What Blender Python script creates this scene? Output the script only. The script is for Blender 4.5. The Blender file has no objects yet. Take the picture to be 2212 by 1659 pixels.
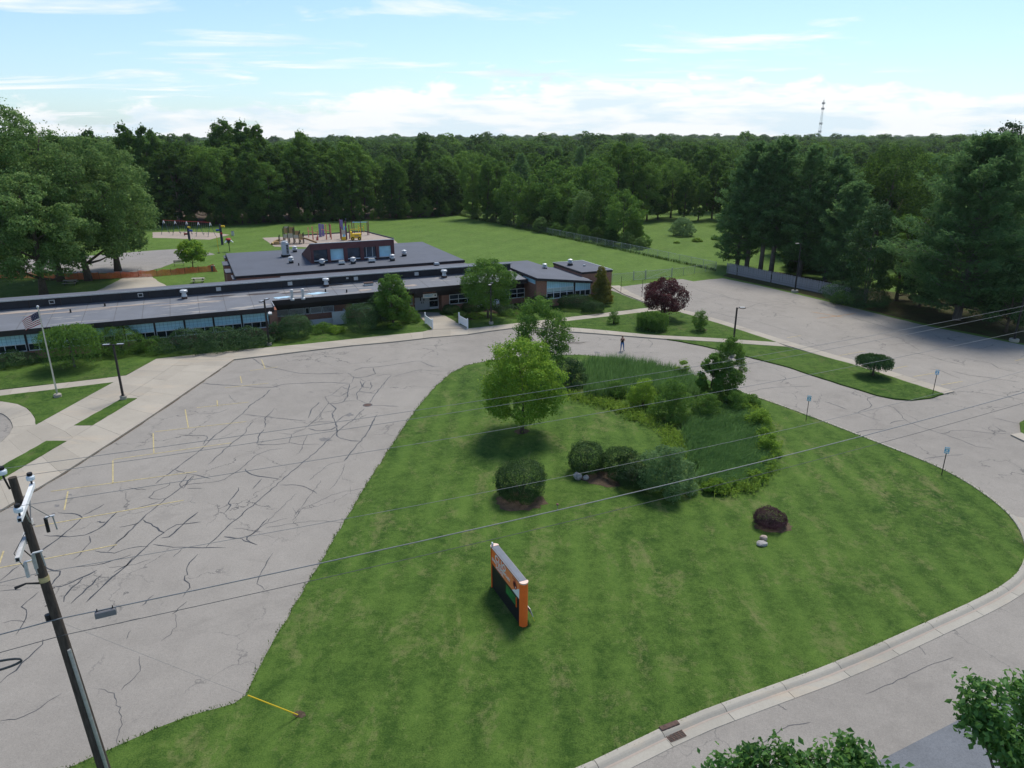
import bpy, bmesh, math, random
import numpy as np
from mathutils import Vector
from mathutils.geometry import tessellate_polygon

sc = bpy.context.scene
C = sc.collection
R = math.radians

# ------------------------------------------------------------------ camera, sky, sun, exposure
CAM_H = 22.0
PITCH = R(19.243)
cam_d = bpy.data.cameras.new('camera')
cam_d.sensor_width = 36.0
cam_d.lens = 36.0 * 1534.0 / 2212.0
cam_d.clip_start = 0.1
cam_d.clip_end = 20000.0
cam = bpy.data.objects.new('camera', cam_d)
C.objects.link(cam)
cam.location = (0, 0, CAM_H)
cam.rotation_euler = (R(90) - PITCH, 0, 0)
sc.camera = cam

SUN_EL, SUN_AZ = R(58), R(24)          # azimuth from +Y towards +X: the sun stands behind the school, to the right
world = bpy.data.worlds.new('World')
sc.world = world
world.use_nodes = True
SKY_STRENGTH = 0.105
CLOUD_SHADE, CLOUD_LIT, AIR_LOW = (5.0, 5.9, 6.4), (6.7, 6.8, 6.8), (3.4, 5.2, 6.4)
SUN_STRENGTH = 2.8
EXPOSURE = 0.60
HAZE = 0.00006

sun_d = bpy.data.lights.new('sun', 'SUN')
sun_d.energy = SUN_STRENGTH
sun_d.angle = R(18)
sun_d.color = (1.0, 0.935, 0.83)
sun = bpy.data.objects.new('sun', sun_d)
C.objects.link(sun)
to_sun = Vector((math.sin(SUN_AZ) * math.cos(SUN_EL), math.cos(SUN_AZ) * math.cos(SUN_EL), math.sin(SUN_EL)))
sun.rotation_euler = to_sun.to_track_quat('Z', 'Y').to_euler()

sc.view_settings.view_transform = 'Standard'
sc.view_settings.look = 'None'
sc.view_settings.gamma = 1.0
sc.view_settings.exposure = EXPOSURE
sc.view_settings.use_curve_mapping = False
sc.render.engine = 'CYCLES'
sc.cycles.max_bounces = 6
sc.cycles.diffuse_bounces = 3
sc.cycles.glossy_bounces = 2
sc.cycles.transmission_bounces = 3
sc.cycles.transparent_max_bounces = 12
sc.cycles.use_denoising = True
sc.cycles.sample_clamp_indirect = 3.0
sc.cycles.use_light_tree = True


class NT:
    """small helper around a node tree"""
    def __init__(self, tree):
        self.t = tree
        self.n = tree.nodes
        self.l = tree.links

    def add(self, kind, **kw):
        nd = self.n.new(kind)
        for k, v in kw.items():
            if k == 'ins':
                for a, b in v.items():
                    s = nd.inputs[a]
                    if isinstance(b, bpy.types.NodeSocket):
                        self.l.new(b, s)
                    else:
                        s.default_value = b
            else:
                setattr(nd, k, v)
        return nd

    def math(self, op, a, b=None, c=None, clamp=False):
        nd = self.n.new('ShaderNodeMath')
        nd.operation = op
        nd.use_clamp = clamp
        for i, x in enumerate((a, b, c)):
            if x is None:
                continue
            if isinstance(x, bpy.types.NodeSocket):
                self.l.new(x, nd.inputs[i])
            else:
                nd.inputs[i].default_value = x
        return nd.outputs[0]

    def ramp(self, fac, stops, interp='LINEAR'):
        nd = self.n.new('ShaderNodeValToRGB')
        cr = nd.color_ramp
        cr.interpolation = interp
        while len(cr.elements) < len(stops):
            cr.elements.new(0.5)
        for e, (p, c) in zip(cr.elements, stops):
            e.position = p
            e.color = c if len(c) == 4 else (*c, 1)
        self.l.new(fac, nd.inputs[0])
        return nd.outputs[0]

    def mix(self, fac, a, b, blend='MIX'):
        nd = self.n.new('ShaderNodeMix')
        nd.data_type = 'RGBA'
        nd.blend_type = blend
        for i, x in ((0, fac), (6, a), (7, b)):
            if isinstance(x, bpy.types.NodeSocket):
                self.l.new(x, nd.inputs[i])
            elif i == 0:
                nd.inputs[i].default_value = x
            else:
                nd.inputs[i].default_value = x if len(x) == 4 else (*x, 1)
        return nd.outputs[2]

    def noise(self, vec, scale, detail=4, rough=0.55, dist=0.0, out=0):
        nd = self.n.new('ShaderNodeTexNoise')
        nd.inputs['Scale'].default_value = scale
        nd.inputs['Detail'].default_value = detail
        nd.inputs['Roughness'].default_value = rough
        nd.inputs['Distortion'].default_value = dist
        if vec is not None:
            self.l.new(vec, nd.inputs['Vector'])
        return nd.outputs[out]

    def mapping(self, vec, scale=(1, 1, 1), rot=(0, 0, 0), loc=(0, 0, 0)):
        nd = self.n.new('ShaderNodeMapping')
        nd.inputs['Scale'].default_value = scale
        nd.inputs['Rotation'].default_value = rot
        nd.inputs['Location'].default_value = loc
        self.l.new(vec, nd.inputs['Vector'])
        return nd.outputs[0]


def build_sky():
    T = NT(world.node_tree)
    T.n.clear()
    sky = T.add('ShaderNodeTexSky', sky_type='NISHITA', sun_disc=False, sun_elevation=SUN_EL, sun_rotation=SUN_AZ,
                altitude=220.0, air_density=1.0, dust_density=0.6, ozone_density=3.0)
    geo = T.add('ShaderNodeTexCoord')
    vec = geo.outputs['Generated']
    sep = T.add('ShaderNodeSeparateXYZ', ins={0: vec})
    x, y, z = sep.outputs
    az = T.math('ARCTAN2', x, y)
    el = T.math('ARCSINE', z)
    # bank of cumulus low over the horizon: puffed tops, flat greyer bases
    pv = T.add('ShaderNodeCombineXYZ', ins={0: T.math('MULTIPLY', az, 8.0), 1: T.math('MULTIPLY', el, 19.0), 2: 3.7}).outputs[0]
    puff = T.noise(pv, 1.6, 9, 0.58, 0.25)
    edge = T.noise(T.add('ShaderNodeCombineXYZ', ins={0: T.math('MULTIPLY', az, 2.6), 1: 0.0, 2: 8.3}).outputs[0], 1.0, 3, 0.55)
    top = T.math('MULTIPLY_ADD', edge, 0.15, -0.024)           # height of the bank in radians
    fall = T.math('DIVIDE', T.math('SUBTRACT', top, el), 0.032)
    bank = T.math('MULTIPLY_ADD', T.math('SUBTRACT', puff, 0.5), 4.2, fall)
    bankm = T.ramp(bank, [(0.0, (0, 0, 0)), (0.34, (1, 1, 1))])
    thick = T.math('MULTIPLY', bank, 0.45, clamp=True)
    # wind-drawn wisps and patches higher up, laid out on a flat cloud layer
    h = T.math('MAXIMUM', T.math('ADD', z, 0.05), 0.02)
    cv = T.add('ShaderNodeCombineXYZ', ins={0: T.math('DIVIDE', x, h), 1: T.math('DIVIDE', y, h), 2: 0.0}).outputs[0]
    cv2 = T.mapping(cv, (0.55, 0.95, 1), (0, 0, R(20)), (2.0, 1.5, 0))
    n2 = T.noise(cv2, 0.80, 9, 0.62, 0.5)
    wisp = T.ramp(n2, [(0.53, (0, 0, 0)), (0.64, (1, 1, 1))])
    m = T.math('MAXIMUM', bankm, T.math('MULTIPLY', wisp, 0.92), clamp=True)
    # bright edges, faintly blue-grey thick parts with soft structure
    sh = T.noise(T.mapping(pv, (0.7, 1.9, 1), (0, 0, 0), (0.4, 0.5, 2)), 1.5, 7, 0.58, 0.2)
    ccol = T.ramp(T.math('ADD', sh, T.math('MULTIPLY', T.math('SUBTRACT', 0.5, thick), 0.08)), [(0.40, CLOUD_SHADE), (0.55, CLOUD_LIT)])
    # pale moist air near the horizon
    low = T.ramp(el, [(0.0, (1, 1, 1)), (0.26, (0, 0, 0))])
    base = T.mix(T.math('MULTIPLY', low, 0.42), T.mix(1.0, sky.outputs[0], (0.90, 0.965, 1.0), 'MULTIPLY'), AIR_LOW)
    col = T.mix(T.math('MULTIPLY', m, 0.95), base, ccol)
    bg = T.add('ShaderNodeBackground', ins={'Color': col, 'Strength': SKY_STRENGTH})
    out = T.add('ShaderNodeOutputWorld', ins={0: bg.outputs[0]})


build_sky()

# ------------------------------------------------------------------ site survey: picture point -> place on the ground
FPX = 1534.0
CP, SP = math.cos(PITCH), math.sin(PITCH)


def gp(u, v, z=0.0):
    """the point of the level plane z that lies on the sight line (u, v) of the 2212 x 1659 survey picture"""
    a, b = (u - 1106.0) / FPX, -(v - 829.5) / FPX
    k = (CAM_H - z) / (SP - b * CP)
    return Vector((a * k, (CP + b * SP) * k, z))


def gps(pts, z=0.0):
    return [gp(u, v, z) for u, v in pts]


def height_at(v, y):
    b = -(v - 829.5) / FPX
    return CAM_H + y * (b * CP - SP) / (CP + b * SP)


def dist_f(p):
    return p.y * CP - (p.z - CAM_H) * SP


# ------------------------------------------------------------------ materials
MATS = {}


def new_mat(name):
    m = bpy.data.materials.new(name)
    m.use_nodes = True
    T = NT(m.node_tree)
    T.n.clear()
    return m, T


def finish(T, shader):
    T.add('ShaderNodeOutputMaterial', ins={0: shader})


def bump(T, h, strength=0.3, dist=0.02):
    return T.add('ShaderNodeBump', ins={'Strength': strength, 'Distance': dist, 'Height': h}).outputs[0]


def simple(name, col, rough=0.6, metal=0.0, var=0.10, scale=2.0, spec=0.3, bmp=0.0):
    m, T = new_mat(name)
    co = T.add('ShaderNodeTexCoord').outputs['Object']
    n = T.noise(co, scale, 5, 0.6)
    lo = tuple(c * (1 - var) for c in col)
    hi = tuple(min(1, c * (1 + var)) for c in col)
    c = T.ramp(n, [(0.3, lo), (0.7, hi)])
    p = T.add('ShaderNodeBsdfPrincipled', ins={'Base Color': c, 'Roughness': rough, 'Metallic': metal, 'Specular IOR Level': spec})
    if bmp:
        T.l.new(bump(T, T.noise(co, scale * 6, 4), bmp, 0.01), p.inputs['Normal'])
    finish(T, p.outputs[0])
    MATS[name] = m
    return m


def grass_mat(name, dark, light, dry, dryness=0.52, stripe=0.0, stripe_ang=0.0, stripe_scale=1.0, grain=1.0):
    m, T = new_mat(name)
    co = T.add('ShaderNodeTexCoord').outputs['Object']
    big = T.noise(co, 0.09, 4, 0.6)
    mid = T.noise(co, 0.75, 6, 0.68, 0.4)
    fine = T.noise(co, 7.0 * grain, 4, 0.75)
    n3 = T.noise(co, 3.2 * grain, 4, 0.7)
    n11 = T.noise(co, 12.0 * grain, 3, 0.75)
    v = T.math('ADD', T.math('MULTIPLY', mid, 0.38), T.math('ADD', T.math('MULTIPLY', n3, 0.30), T.math('MULTIPLY', n11, 0.32)))
    v = T.math('MULTIPLY_ADD', T.math('SUBTRACT', v, 0.5), 2.6, 0.5)
    c = T.ramp(v, [(0.12, tuple(x * 0.75 for x in dark)), (0.34, dark), (0.52, tuple((a + b) / 2 for a, b in zip(dark, light))), (0.78, light), (0.95, tuple(x * 1.3 for x in light))])
    if stripe:
        sp = T.add('ShaderNodeSeparateXYZ', ins={0: T.mapping(co, (1, 1, 1), (0, 0, stripe_ang))})
        ph = T.math('ADD', T.math('MULTIPLY', sp.outputs[0], stripe_scale), T.math('MULTIPLY', T.noise(co, 0.10, 2), 2.5))
        wv = T.math('MULTIPLY_ADD', T.math('SINE', ph), 0.5, 0.5)
        wv = T.math('MULTIPLY', wv, T.ramp(T.noise(co, 0.17, 3), [(0.36, (0.15, 0.15, 0.15)), (0.62, (1, 1, 1))]))
        c = T.mix(T.math('MULTIPLY', wv, stripe), c, tuple(x * 1.5 for x in light))
    pd = T.math('MULTIPLY_ADD', T.noise(T.mapping(co, (1.2, 0.55, 1), (0, 0, stripe_ang)), 0.42, 8, 0.74, 0.5), 0.70, T.math('MULTIPLY', T.noise(co, 3.0, 4, 0.7), 0.30))
    dm = T.ramp(pd, [(dryness, (0, 0, 0)), (dryness + 0.16, (1, 1, 1))])
    c = T.mix(T.math('MULTIPLY', dm, 0.75), c, dry)
    c = T.mix(T.ramp(big, [(0.35, (0, 0, 0)), (0.7, (0.35, 0.35, 0.35))]), c, tuple(x * 1.25 for x in light))
    spk = T.noise(co, 24.0 * grain, 3, 0.8)
    c = T.mix(T.ramp(spk, [(0.30, (0.55, 0.55, 0.55)), (0.48, (0, 0, 0))]), c, tuple(x * 0.45 for x in dark))
    p = T.add('ShaderNodeBsdfPrincipled', ins={'Base Color': c, 'Roughness': 0.9, 'Specular IOR Level': 0.08})
    T.l.new(bump(T, T.math('ADD', T.math('MULTIPLY', fine, 0.6), T.math('MULTIPLY', T.noise(co, 16.0 * grain, 4, 0.75), 0.6)), 0.85, 0.09), p.inputs['Normal'])
    finish(T, p.outputs[0])
    MATS[name] = m


def asphalt_mat(name, col, crack=0.0, warm=(1.08, 1.005, 0.90), coarse=1.0):
    m, T = new_mat(name)
    co = T.add('ShaderNodeTexCoord').outputs['Object']
    big = T.noise(co, 0.07, 5, 0.6, 0.3)
    mid = T.noise(co, 0.6, 6, 0.7)
    agg = T.noise(co, 26.0 * coarse, 3, 0.8)
    g = [tuple(col * w * k for w in warm) for k in (0.80, 1.0, 1.16)]
    c = T.ramp(T.math('MULTIPLY_ADD', big, 0.55, T.math('MULTIPLY', mid, 0.45)), [(0.30, g[0]), (0.5, g[1]), (0.7, g[2])])
    c = T.mix(T.ramp(agg, [(0.34, (0.42, 0.42, 0.42)), (0.50, (0, 0, 0))]), c, tuple(col * 0.45 * w for w in warm))
    c = T.mix(T.ramp(agg, [(0.56, (0, 0, 0)), (0.72, (0.3, 0.3, 0.3))]), c, tuple(min(1, col * 1.8 * w) for w in warm))
    ag2 = T.noise(co, 9.0 * coarse, 4, 0.75)
    c = T.mix(T.ramp(ag2, [(0.36, (0.26, 0.26, 0.26)), (0.52, (0, 0, 0))]), c, tuple(col * 0.62 * w for w in warm))
    # oil and damp stains
    st = T.noise(co, 0.22, 6, 0.7, 1.2)
    c = T.mix(T.ramp(st, [(0.54, (0, 0, 0)), (0.74, (0.45, 0.45, 0.45))]), c, tuple(col * 0.6 * w for w in warm))
    if crack:
        wob = T.add('ShaderNodeVectorMath', operation='ADD', ins={0: co})
        nv = T.noise(co, 0.9, 4, 0.6, out=1)
        sv = T.add('ShaderNodeVectorMath', operation='SCALE', ins={0: nv, 'Scale': 1.6})
        T.l.new(sv.outputs[0], wob.inputs[1])
        vo = T.add('ShaderNodeTexVoronoi', feature='DISTANCE_TO_EDGE', ins={'Vector': wob.outputs[0], 'Scale': 0.21})
        gate = T.ramp(T.noise(co, 0.16, 3, 0.6), [(0.46, (0, 0, 0)), (0.60, (1, 1, 1))])
        ln = T.ramp(vo.outputs[0], [(0.0035, (1, 1, 1)), (0.008, (0, 0, 0))])
        c = T.mix(T.math('MULTIPLY', T.math('MULTIPLY', ln, gate), crack), c, (col * 0.3, col * 0.3, col * 0.3))
    p = T.add('ShaderNodeBsdfPrincipled', ins={'Base Color': c, 'Roughness': 0.88, 'Specular IOR Level': 0.25})
    T.l.new(bump(T, agg, 0.5, 0.012), p.inputs['Normal'])
    finish(T, p.outputs[0])
    MATS[name] = m


def concrete_mat(name, col, stain=(0.45, 0.36, 0.26)):
    m, T = new_mat(name)
    geo = T.add('ShaderNodeNewGeometry')
    co = T.add('ShaderNodeTexCoord').outputs['Object']
    big = T.noise(co, 0.25, 5, 0.65)
    fine = T.noise(co, 9.0, 4, 0.7)
    c = T.ramp(T.math('MULTIPLY_ADD', big, 0.6, T.math('MULTIPLY', fine, 0.4)),
               [(0.3, tuple(x * 0.82 for x in col)), (0.7, tuple(x * 1.1 for x in col))])
    st = T.noise(T.mapping(co, (0.35, 1.3, 1), (0, 0, R(-40))), 0.5, 6, 0.7, 0.6)
    c = T.mix(T.ramp(st, [(0.54, (0, 0, 0)), (0.76, (0.55, 0.55, 0.55))]), c, stain)
    ri = T.math('MULTIPLY_ADD', geo.outputs['Random Per Island'], 0.14, 0.93)
    oi = T.math('MULTIPLY_ADD', T.add('ShaderNodeObjectInfo').outputs['Random'], 0.14, 0.93)
    c = T.mix(1.0, c, T.add('ShaderNodeCombineXYZ', ins={0: oi, 1: oi, 2: oi}).outputs[0], 'MULTIPLY')
    p = T.add('ShaderNodeBsdfPrincipled', ins={'Base Color': c, 'Roughness': 0.9, 'Specular IOR Level': 0.2})
    T.l.new(bump(T, fine, 0.3, 0.01), p.inputs['Normal'])
    finish(T, p.outputs[0])
    MATS[name] = m


def brick_mat(name):
    m, T = new_mat(name)
    co = T.add('ShaderNodeTexCoord').outputs['Object']
    sep = T.add('ShaderNodeSeparateXYZ', ins={0: co})
    v = T.add('ShaderNodeCombineXYZ', ins={0: T.math('ADD', sep.outputs[0], sep.outputs[1]), 1: sep.outputs[2], 2: 0.0}).outputs[0]
    b = T.add('ShaderNodeTexBrick', ins={'Vector': v, 'Color1': (0.30, 0.115, 0.075, 1), 'Color2': (0.22, 0.085, 0.06, 1),
                                        'Mortar': (0.34, 0.29, 0.25, 1), 'Scale': 1.0, 'Brick Width': 0.22, 'Row Height': 0.075, 'Mortar Size': 0.008})
    c = T.mix(T.ramp(T.noise(co, 0.8, 5), [(0.4, (0, 0, 0)), (0.75, (0.4, 0.4, 0.4))]), b.outputs[0], (0.40, 0.22, 0.16))
    p = T.add('ShaderNodeBsdfPrincipled', ins={'Base Color': c, 'Roughness': 0.9, 'Specular IOR Level': 0.15})
    T.l.new(bump(T, b.outputs[1], -0.4, 0.01), p.inputs['Normal'])
    finish(T, p.outputs[0])
    MATS[name] = m


def roof_mat(name, col, pale=(0.33, 0.30, 0.27), amount=0.62):
    m, T = new_mat(name)
    co = T.add('ShaderNodeTexCoord').outputs['Object']
    big = T.noise(co, 0.3, 5, 0.6, 0.4)
    fine = T.noise(co, 14.0, 3, 0.8)
    c = T.ramp(T.math('MULTIPLY_ADD', big, 0.6, T.math('MULTIPLY', fine, 0.4)),
               [(0.3, tuple(x * 0.80 for x in col)), (0.7, tuple(x * 1.2 for x in col))])
    pond = T.noise(T.mapping(co, (0.09, 0.55, 1)), 1.0, 6, 0.6, 0.9)
    c = T.mix(T.ramp(pond, [(amount, (0, 0, 0)), (amount + 0.05, (0.7, 0.7, 0.7))]), c, pale)
    c = T.mix(T.ramp(T.noise(co, 0.5, 6, 0.7, 1.0), [(0.58, (0, 0, 0)), (0.75, (0.4, 0.4, 0.4))]), c, tuple(x * 0.5 for x in col))
    p = T.add('ShaderNodeBsdfPrincipled', ins={'Base Color': c, 'Roughness': 0.75, 'Specular IOR Level': 0.35})
    T.l.new(bump(T, fine, 0.25, 0.01), p.inputs['Normal'])
    finish(T, p.outputs[0])
    MATS[name] = m


def glass_mat(name, col, rough=0.08):
    m, T = new_mat(name)
    co = T.add('ShaderNodeTexCoord').outputs['Object']
    n = T.noise(co, 0.7, 2)
    c = T.ramp(n, [(0.3, tuple(x * 0.5 for x in col)), (0.7, tuple(x * 1.5 for x in col))])
    p = T.add('ShaderNodeBsdfPrincipled', ins={'Base Color': c, 'Roughness': rough, 'Specular IOR Level': 0.5})
    finish(T, p.outputs[0])
    MATS[name] = m


def leaf_mat(name, dark, mid, light, trans=0.30, gloss=0.04, hue=0.25):
    """leaf colours vary from leaf to leaf, from clump to clump and from plant to plant"""
    m, T = new_mat(name)
    geo = T.add('ShaderNodeNewGeometry')
    co = T.add('ShaderNodeTexCoord').outputs['Object']
    oi = T.add('ShaderNodeObjectInfo').outputs['Random']
    nz = T.math('MULTIPLY_ADD', T.math('SUBTRACT', T.noise(co, 0.5, 4, 0.6), 0.5), 2.0, 0.5)
    f = T.math('MULTIPLY_ADD', geo.outputs['Random Per Island'], 0.40, T.math('MULTIPLY', nz, 0.60))
    f = T.math('ADD', f, T.math('MULTIPLY', T.math('SUBTRACT', oi, 0.5), hue))
    c = T.ramp(f, [(0.15, dark), (0.5, mid), (0.85, light)])
    d = T.add('ShaderNodeBsdfDiffuse', ins={'Color': c})
    tr = T.add('ShaderNodeBsdfTranslucent', ins={'Color': T.mix(0.5, c, tuple(min(1, x * 1.5) for x in light))})
    s = T.add('ShaderNodeMixShader', ins={0: trans, 1: d.outputs[0], 2: tr.outputs[0]})
    g = T.add('ShaderNodeBsdfGlossy', ins={'Color': (0.55, 0.65, 0.6, 1), 'Roughness': 0.55})
    s2 = T.add('ShaderNodeMixShader', ins={0: gloss, 1: s.outputs[0], 2: g.outputs[0]})
    finish(T, s2.outputs[0])
    MATS[name] = m


def bark_mat(name, col):
    m, T = new_mat(name)
    co = T.add('ShaderNodeTexCoord').outputs['Object']
    n = T.noise(T.mapping(co, (6, 6, 1.2)), 1.5, 6, 0.7)
    c = T.ramp(n, [(0.3, tuple(x * 0.55 for x in col)), (0.7, tuple(x * 1.3 for x in col))])
    p = T.add('ShaderNodeBsdfPrincipled', ins={'Base Color': c, 'Roughness': 0.95, 'Specular IOR Level': 0.1})
    T.l.new(bump(T, n, 0.6, 0.03), p.inputs['Normal'])
    finish(T, p.outputs[0])
    MATS[name] = m


def net_mat(name, col, scale, cover, diag=True, rough=0.5, metal=0.0):
    """woven wire or plastic netting: threads with open holes between them"""
    m, T = new_mat(name)
    uv = T.add('ShaderNodeTexCoord').outputs['UV']
    v = T.mapping(uv, (scale, scale, 1), (0, 0, R(45) if diag else 0))
    sep = T.add('ShaderNodeSeparateXYZ', ins={0: v})
    a = T.math('ABSOLUTE', T.math('SUBTRACT', T.math('FRACT', sep.outputs[0]), 0.5))
    b = T.math('ABSOLUTE', T.math('SUBTRACT', T.math('FRACT', sep.outputs[1]), 0.5))
    th = T.math('GREATER_THAN', T.math('MAXIMUM', a, b), 0.5 - cover / 2)
    n = T.noise(uv, 0.8, 4)
    c = T.ramp(n, [(0.3, tuple(x * 0.75 for x in col)), (0.7, tuple(min(1, x * 1.2) for x in col))])
    p = T.add('ShaderNodeBsdfPrincipled', ins={'Base Color': c, 'Roughness': rough, 'Metallic': metal})
    t = T.add('ShaderNodeBsdfTransparent')
    mx = T.add('ShaderNodeMixShader', ins={0: th, 1: t.outputs[0], 2: p.outputs[0]})
    finish(T, mx.outputs[0])
    MATS[name] = m


GR_D, GR_L = (0.023, 0.060, 0.010), (0.086, 0.146, 0.028)
grass_mat('grass_island', GR_D, GR_L, (0.215, 0.200, 0.095), 0.520, 0.36, R(3), 3.6)
grass_mat('grass_field', (0.058, 0.112, 0.020), (0.108, 0.175, 0.038), (0.20, 0.19, 0.09), 0.56, 0.20, R(30), 0.9, 0.5)
grass_mat('grass_lawn', GR_D, GR_L, (0.13, 0.125, 0.06), 0.535)
grass_mat('needle_litter', (0.030, 0.032, 0.014), (0.075, 0.062, 0.030), (0.05, 0.085, 0.02), 0.47)
grass_mat('soil', (0.05, 0.038, 0.026), (0.12, 0.09, 0.062), (0.06, 0.09, 0.025), 0.62)
asphalt_mat('asphalt_lot', 0.245, 0.85)
asphalt_mat('asphalt_street', 0.245, 0.45)
asphalt_mat('asphalt_road', 0.17, 0.2, (0.93, 1.0, 1.1), 0.7)
asphalt_mat('asphalt_court', 0.24, 0.8, (1.05, 0.99, 0.93))
concrete_mat('concrete', (0.345, 0.315, 0.265))
concrete_mat('kerb_concrete', (0.345, 0.325, 0.28))
concrete_mat('gravel', (0.33, 0.28, 0.24))
simple('tar', (0.030, 0.033, 0.038), 0.55, spec=0.45, scale=0.7, var=0.25)
simple('stain', (0.16, 0.155, 0.15), 0.85, var=0.3)
simple('tar_worn', (0.075, 0.076, 0.08), 0.7, var=0.3)
simple('paint_yellow', (0.40, 0.335, 0.17), 0.8, var=0.35, scale=5)
simple('paint_orange', (0.36, 0.20, 0.09), 0.8, var=0.3, scale=4)
simple('paint_white', (0.76, 0.78, 0.80), 0.45, var=0.04)
simple('grey_paint', (0.40, 0.43, 0.48), 0.5, var=0.06)
simple('metal_white', (0.50, 0.52, 0.54), 0.4, 0.2, var=0.12, scale=6)
simple('galvanised', (0.42, 0.44, 0.46), 0.42, 0.6, var=0.2, scale=8)
simple('alu', (0.60, 0.61, 0.62), 0.33, 0.75, var=0.1)
simple('dark_metal', (0.028, 0.026, 0.027), 0.5, 0.2, var=0.2)
simple('rust_iron', (0.085, 0.052, 0.042), 0.75, 0.2, var=0.35, scale=9)
simple('black', (0.012, 0.012, 0.014), 0.6)
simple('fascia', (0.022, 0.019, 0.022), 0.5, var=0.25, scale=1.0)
simple('soffit', (0.05, 0.045, 0.045), 0.7)
simple('panel_blue', (0.40, 0.66, 0.78), 0.5, var=0.12, scale=1.2, spec=0.4)
simple('panel_blue_line', (0.10, 0.26, 0.40), 0.5)
simple('blind', (0.42, 0.54, 0.53), 0.6, var=0.1)
simple('frame_white', (0.62, 0.66, 0.70), 0.45, var=0.06)
simple('maroon', (0.105, 0.040, 0.044), 0.6, var=0.18, scale=1.5)
simple('louvre', (0.17, 0.17, 0.18), 0.5)
simple('stone_grey', (0.30, 0.29, 0.28), 0.9, var=0.45, scale=3.5, bmp=0.6)
simple('stone_pink', (0.36, 0.29, 0.25), 0.9, var=0.45, scale=3.5, bmp=0.6)
simple('wood_weathered', (0.27, 0.265, 0.275), 0.9, var=0.35, scale=4, bmp=0.3)
simple('wood_bench', (0.33, 0.31, 0.28), 0.85, var=0.2)
simple('sign_orange', (0.88, 0.165, 0.032), 0.42, var=0.07)
simple('sign_orange_light', (0.88, 0.25, 0.09), 0.5, var=0.06)
simple('sign_cap', (0.78, 0.55, 0.46), 0.5, var=0.05)
simple('sign_white', (0.78, 0.77, 0.75), 0.5, var=0.03)
simple('sign_grey_top', (0.125, 0.145, 0.175), 0.5, var=0.12)
simple('red', (0.42, 0.03, 0.035), 0.5)
simple('dark_red', (0.20, 0.022, 0.018), 0.5)
simple('blue', (0.02, 0.06, 0.32), 0.45)
simple('light_blue', (0.16, 0.42, 0.62), 0.5)
simple('yellow', (0.75, 0.50, 0.03), 0.45, var=0.06)
simple('tan_plastic', (0.40, 0.27, 0.12), 0.5, var=0.1)
simple('beige_plastic', (0.46, 0.42, 0.36), 0.5, var=0.08)
simple('brown_plastic', (0.24, 0.13, 0.05), 0.5)
simple('salmon', (0.62, 0.24, 0.17), 0.5, var=0.1)
simple('purple', (0.20, 0.16, 0.38), 0.5, var=0.1)
simple('plum', (0.17, 0.055, 0.075), 0.5)
simple('navy', (0.028, 0.033, 0.07), 0.5)
simple('clerestory_panel', (0.020, 0.023, 0.032), 0.5, var=0.2)
simple('teal', (0.03, 0.09, 0.12), 0.5)
simple('insulator', (0.66, 0.72, 0.78), 0.3, var=0.04)
simple('crossarm_grey', (0.46, 0.46, 0.45), 0.7, var=0.2, scale=5)
simple('crossarm_white', (0.66, 0.68, 0.70), 0.6, var=0.12, scale=5)
simple('cable_light', (0.21, 0.215, 0.22), 0.5, 0.3)
simple('cable_dark', (0.07, 0.075, 0.08), 0.6)
simple('skin', (0.50, 0.29, 0.22), 0.6)
simple('jeans', (0.05, 0.14, 0.33), 0.9, var=0.2, scale=8)
simple('shirt_black', (0.010, 0.009, 0.012), 0.9)
simple('hair', (0.14, 0.085, 0.05), 0.7)
simple('siding', (0.62, 0.68, 0.74), 0.6)
simple('shingle', (0.10, 0.095, 0.10), 0.9, var=0.2)
simple('roof_tarp', (0.38, 0.56, 0.68), 0.5, var=0.15)
simple('roof_stain_dark', (0.055, 0.045, 0.045), 0.6, var=0.4)
simple('flag_red', (0.30, 0.02, 0.03), 0.8)
simple('flag_white', (0.76, 0.74, 0.74), 0.8)
simple('flag_blue', (0.030, 0.032, 0.075), 0.8)
brick_mat('brick')
roof_mat('roof_front', (0.135, 0.145, 0.165), (0.36, 0.33, 0.29), 0.575)
roof_mat('roof_gym', (0.075, 0.085, 0.110), (0.26, 0.23, 0.21), 0.70)
roof_mat('roof_dark', (0.095, 0.105, 0.130), (0.24, 0.22, 0.21), 0.72)
glass_mat('glass_dark', (0.012, 0.018, 0.022))
glass_mat('glass_blue', (0.03, 0.05, 0.075))
m_, T_ = new_mat('led_green')
co_ = T_.add('ShaderNodeTexCoord').outputs['Object']
led = T_.ramp(T_.noise(co_, 4.5, 4, 0.7), [(0.35, (0.002, 0.03, 0.01)), (0.65, (0.015, 0.32, 0.06))])
p_ = T_.add('ShaderNodeBsdfPrincipled', ins={'Base Color': (0.01, 0.02, 0.015, 1), 'Roughness': 0.4, 'Emission Color': led, 'Emission Strength': 0.16})
finish(T_, p_.outputs[0])
MATS['led_green'] = m_
bark_mat('bark', (0.115, 0.095, 0.075))
bark_mat('bark_grey', (0.17, 0.155, 0.145))
bark_mat('pole_wood', (0.075, 0.062, 0.052))
leaf_mat('leaf_maple', (0.042, 0.120, 0.016), (0.108, 0.240, 0.028), (0.265, 0.390, 0.052), 0.42, 0.01)
leaf_mat('leaf_mid', (0.036, 0.096, 0.018), (0.086, 0.190, 0.032), (0.180, 0.300, 0.058), 0.35, 0.015)
leaf_mat('leaf_wood', (0.020, 0.054, 0.012), (0.052, 0.130, 0.022), (0.135, 0.235, 0.038), 0.32, 0.015, 0.75)
leaf_mat('leaf_wood_light', (0.030, 0.084, 0.016), (0.076, 0.172, 0.028), (0.165, 0.275, 0.050), 0.34, 0.015, 0.6)
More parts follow.
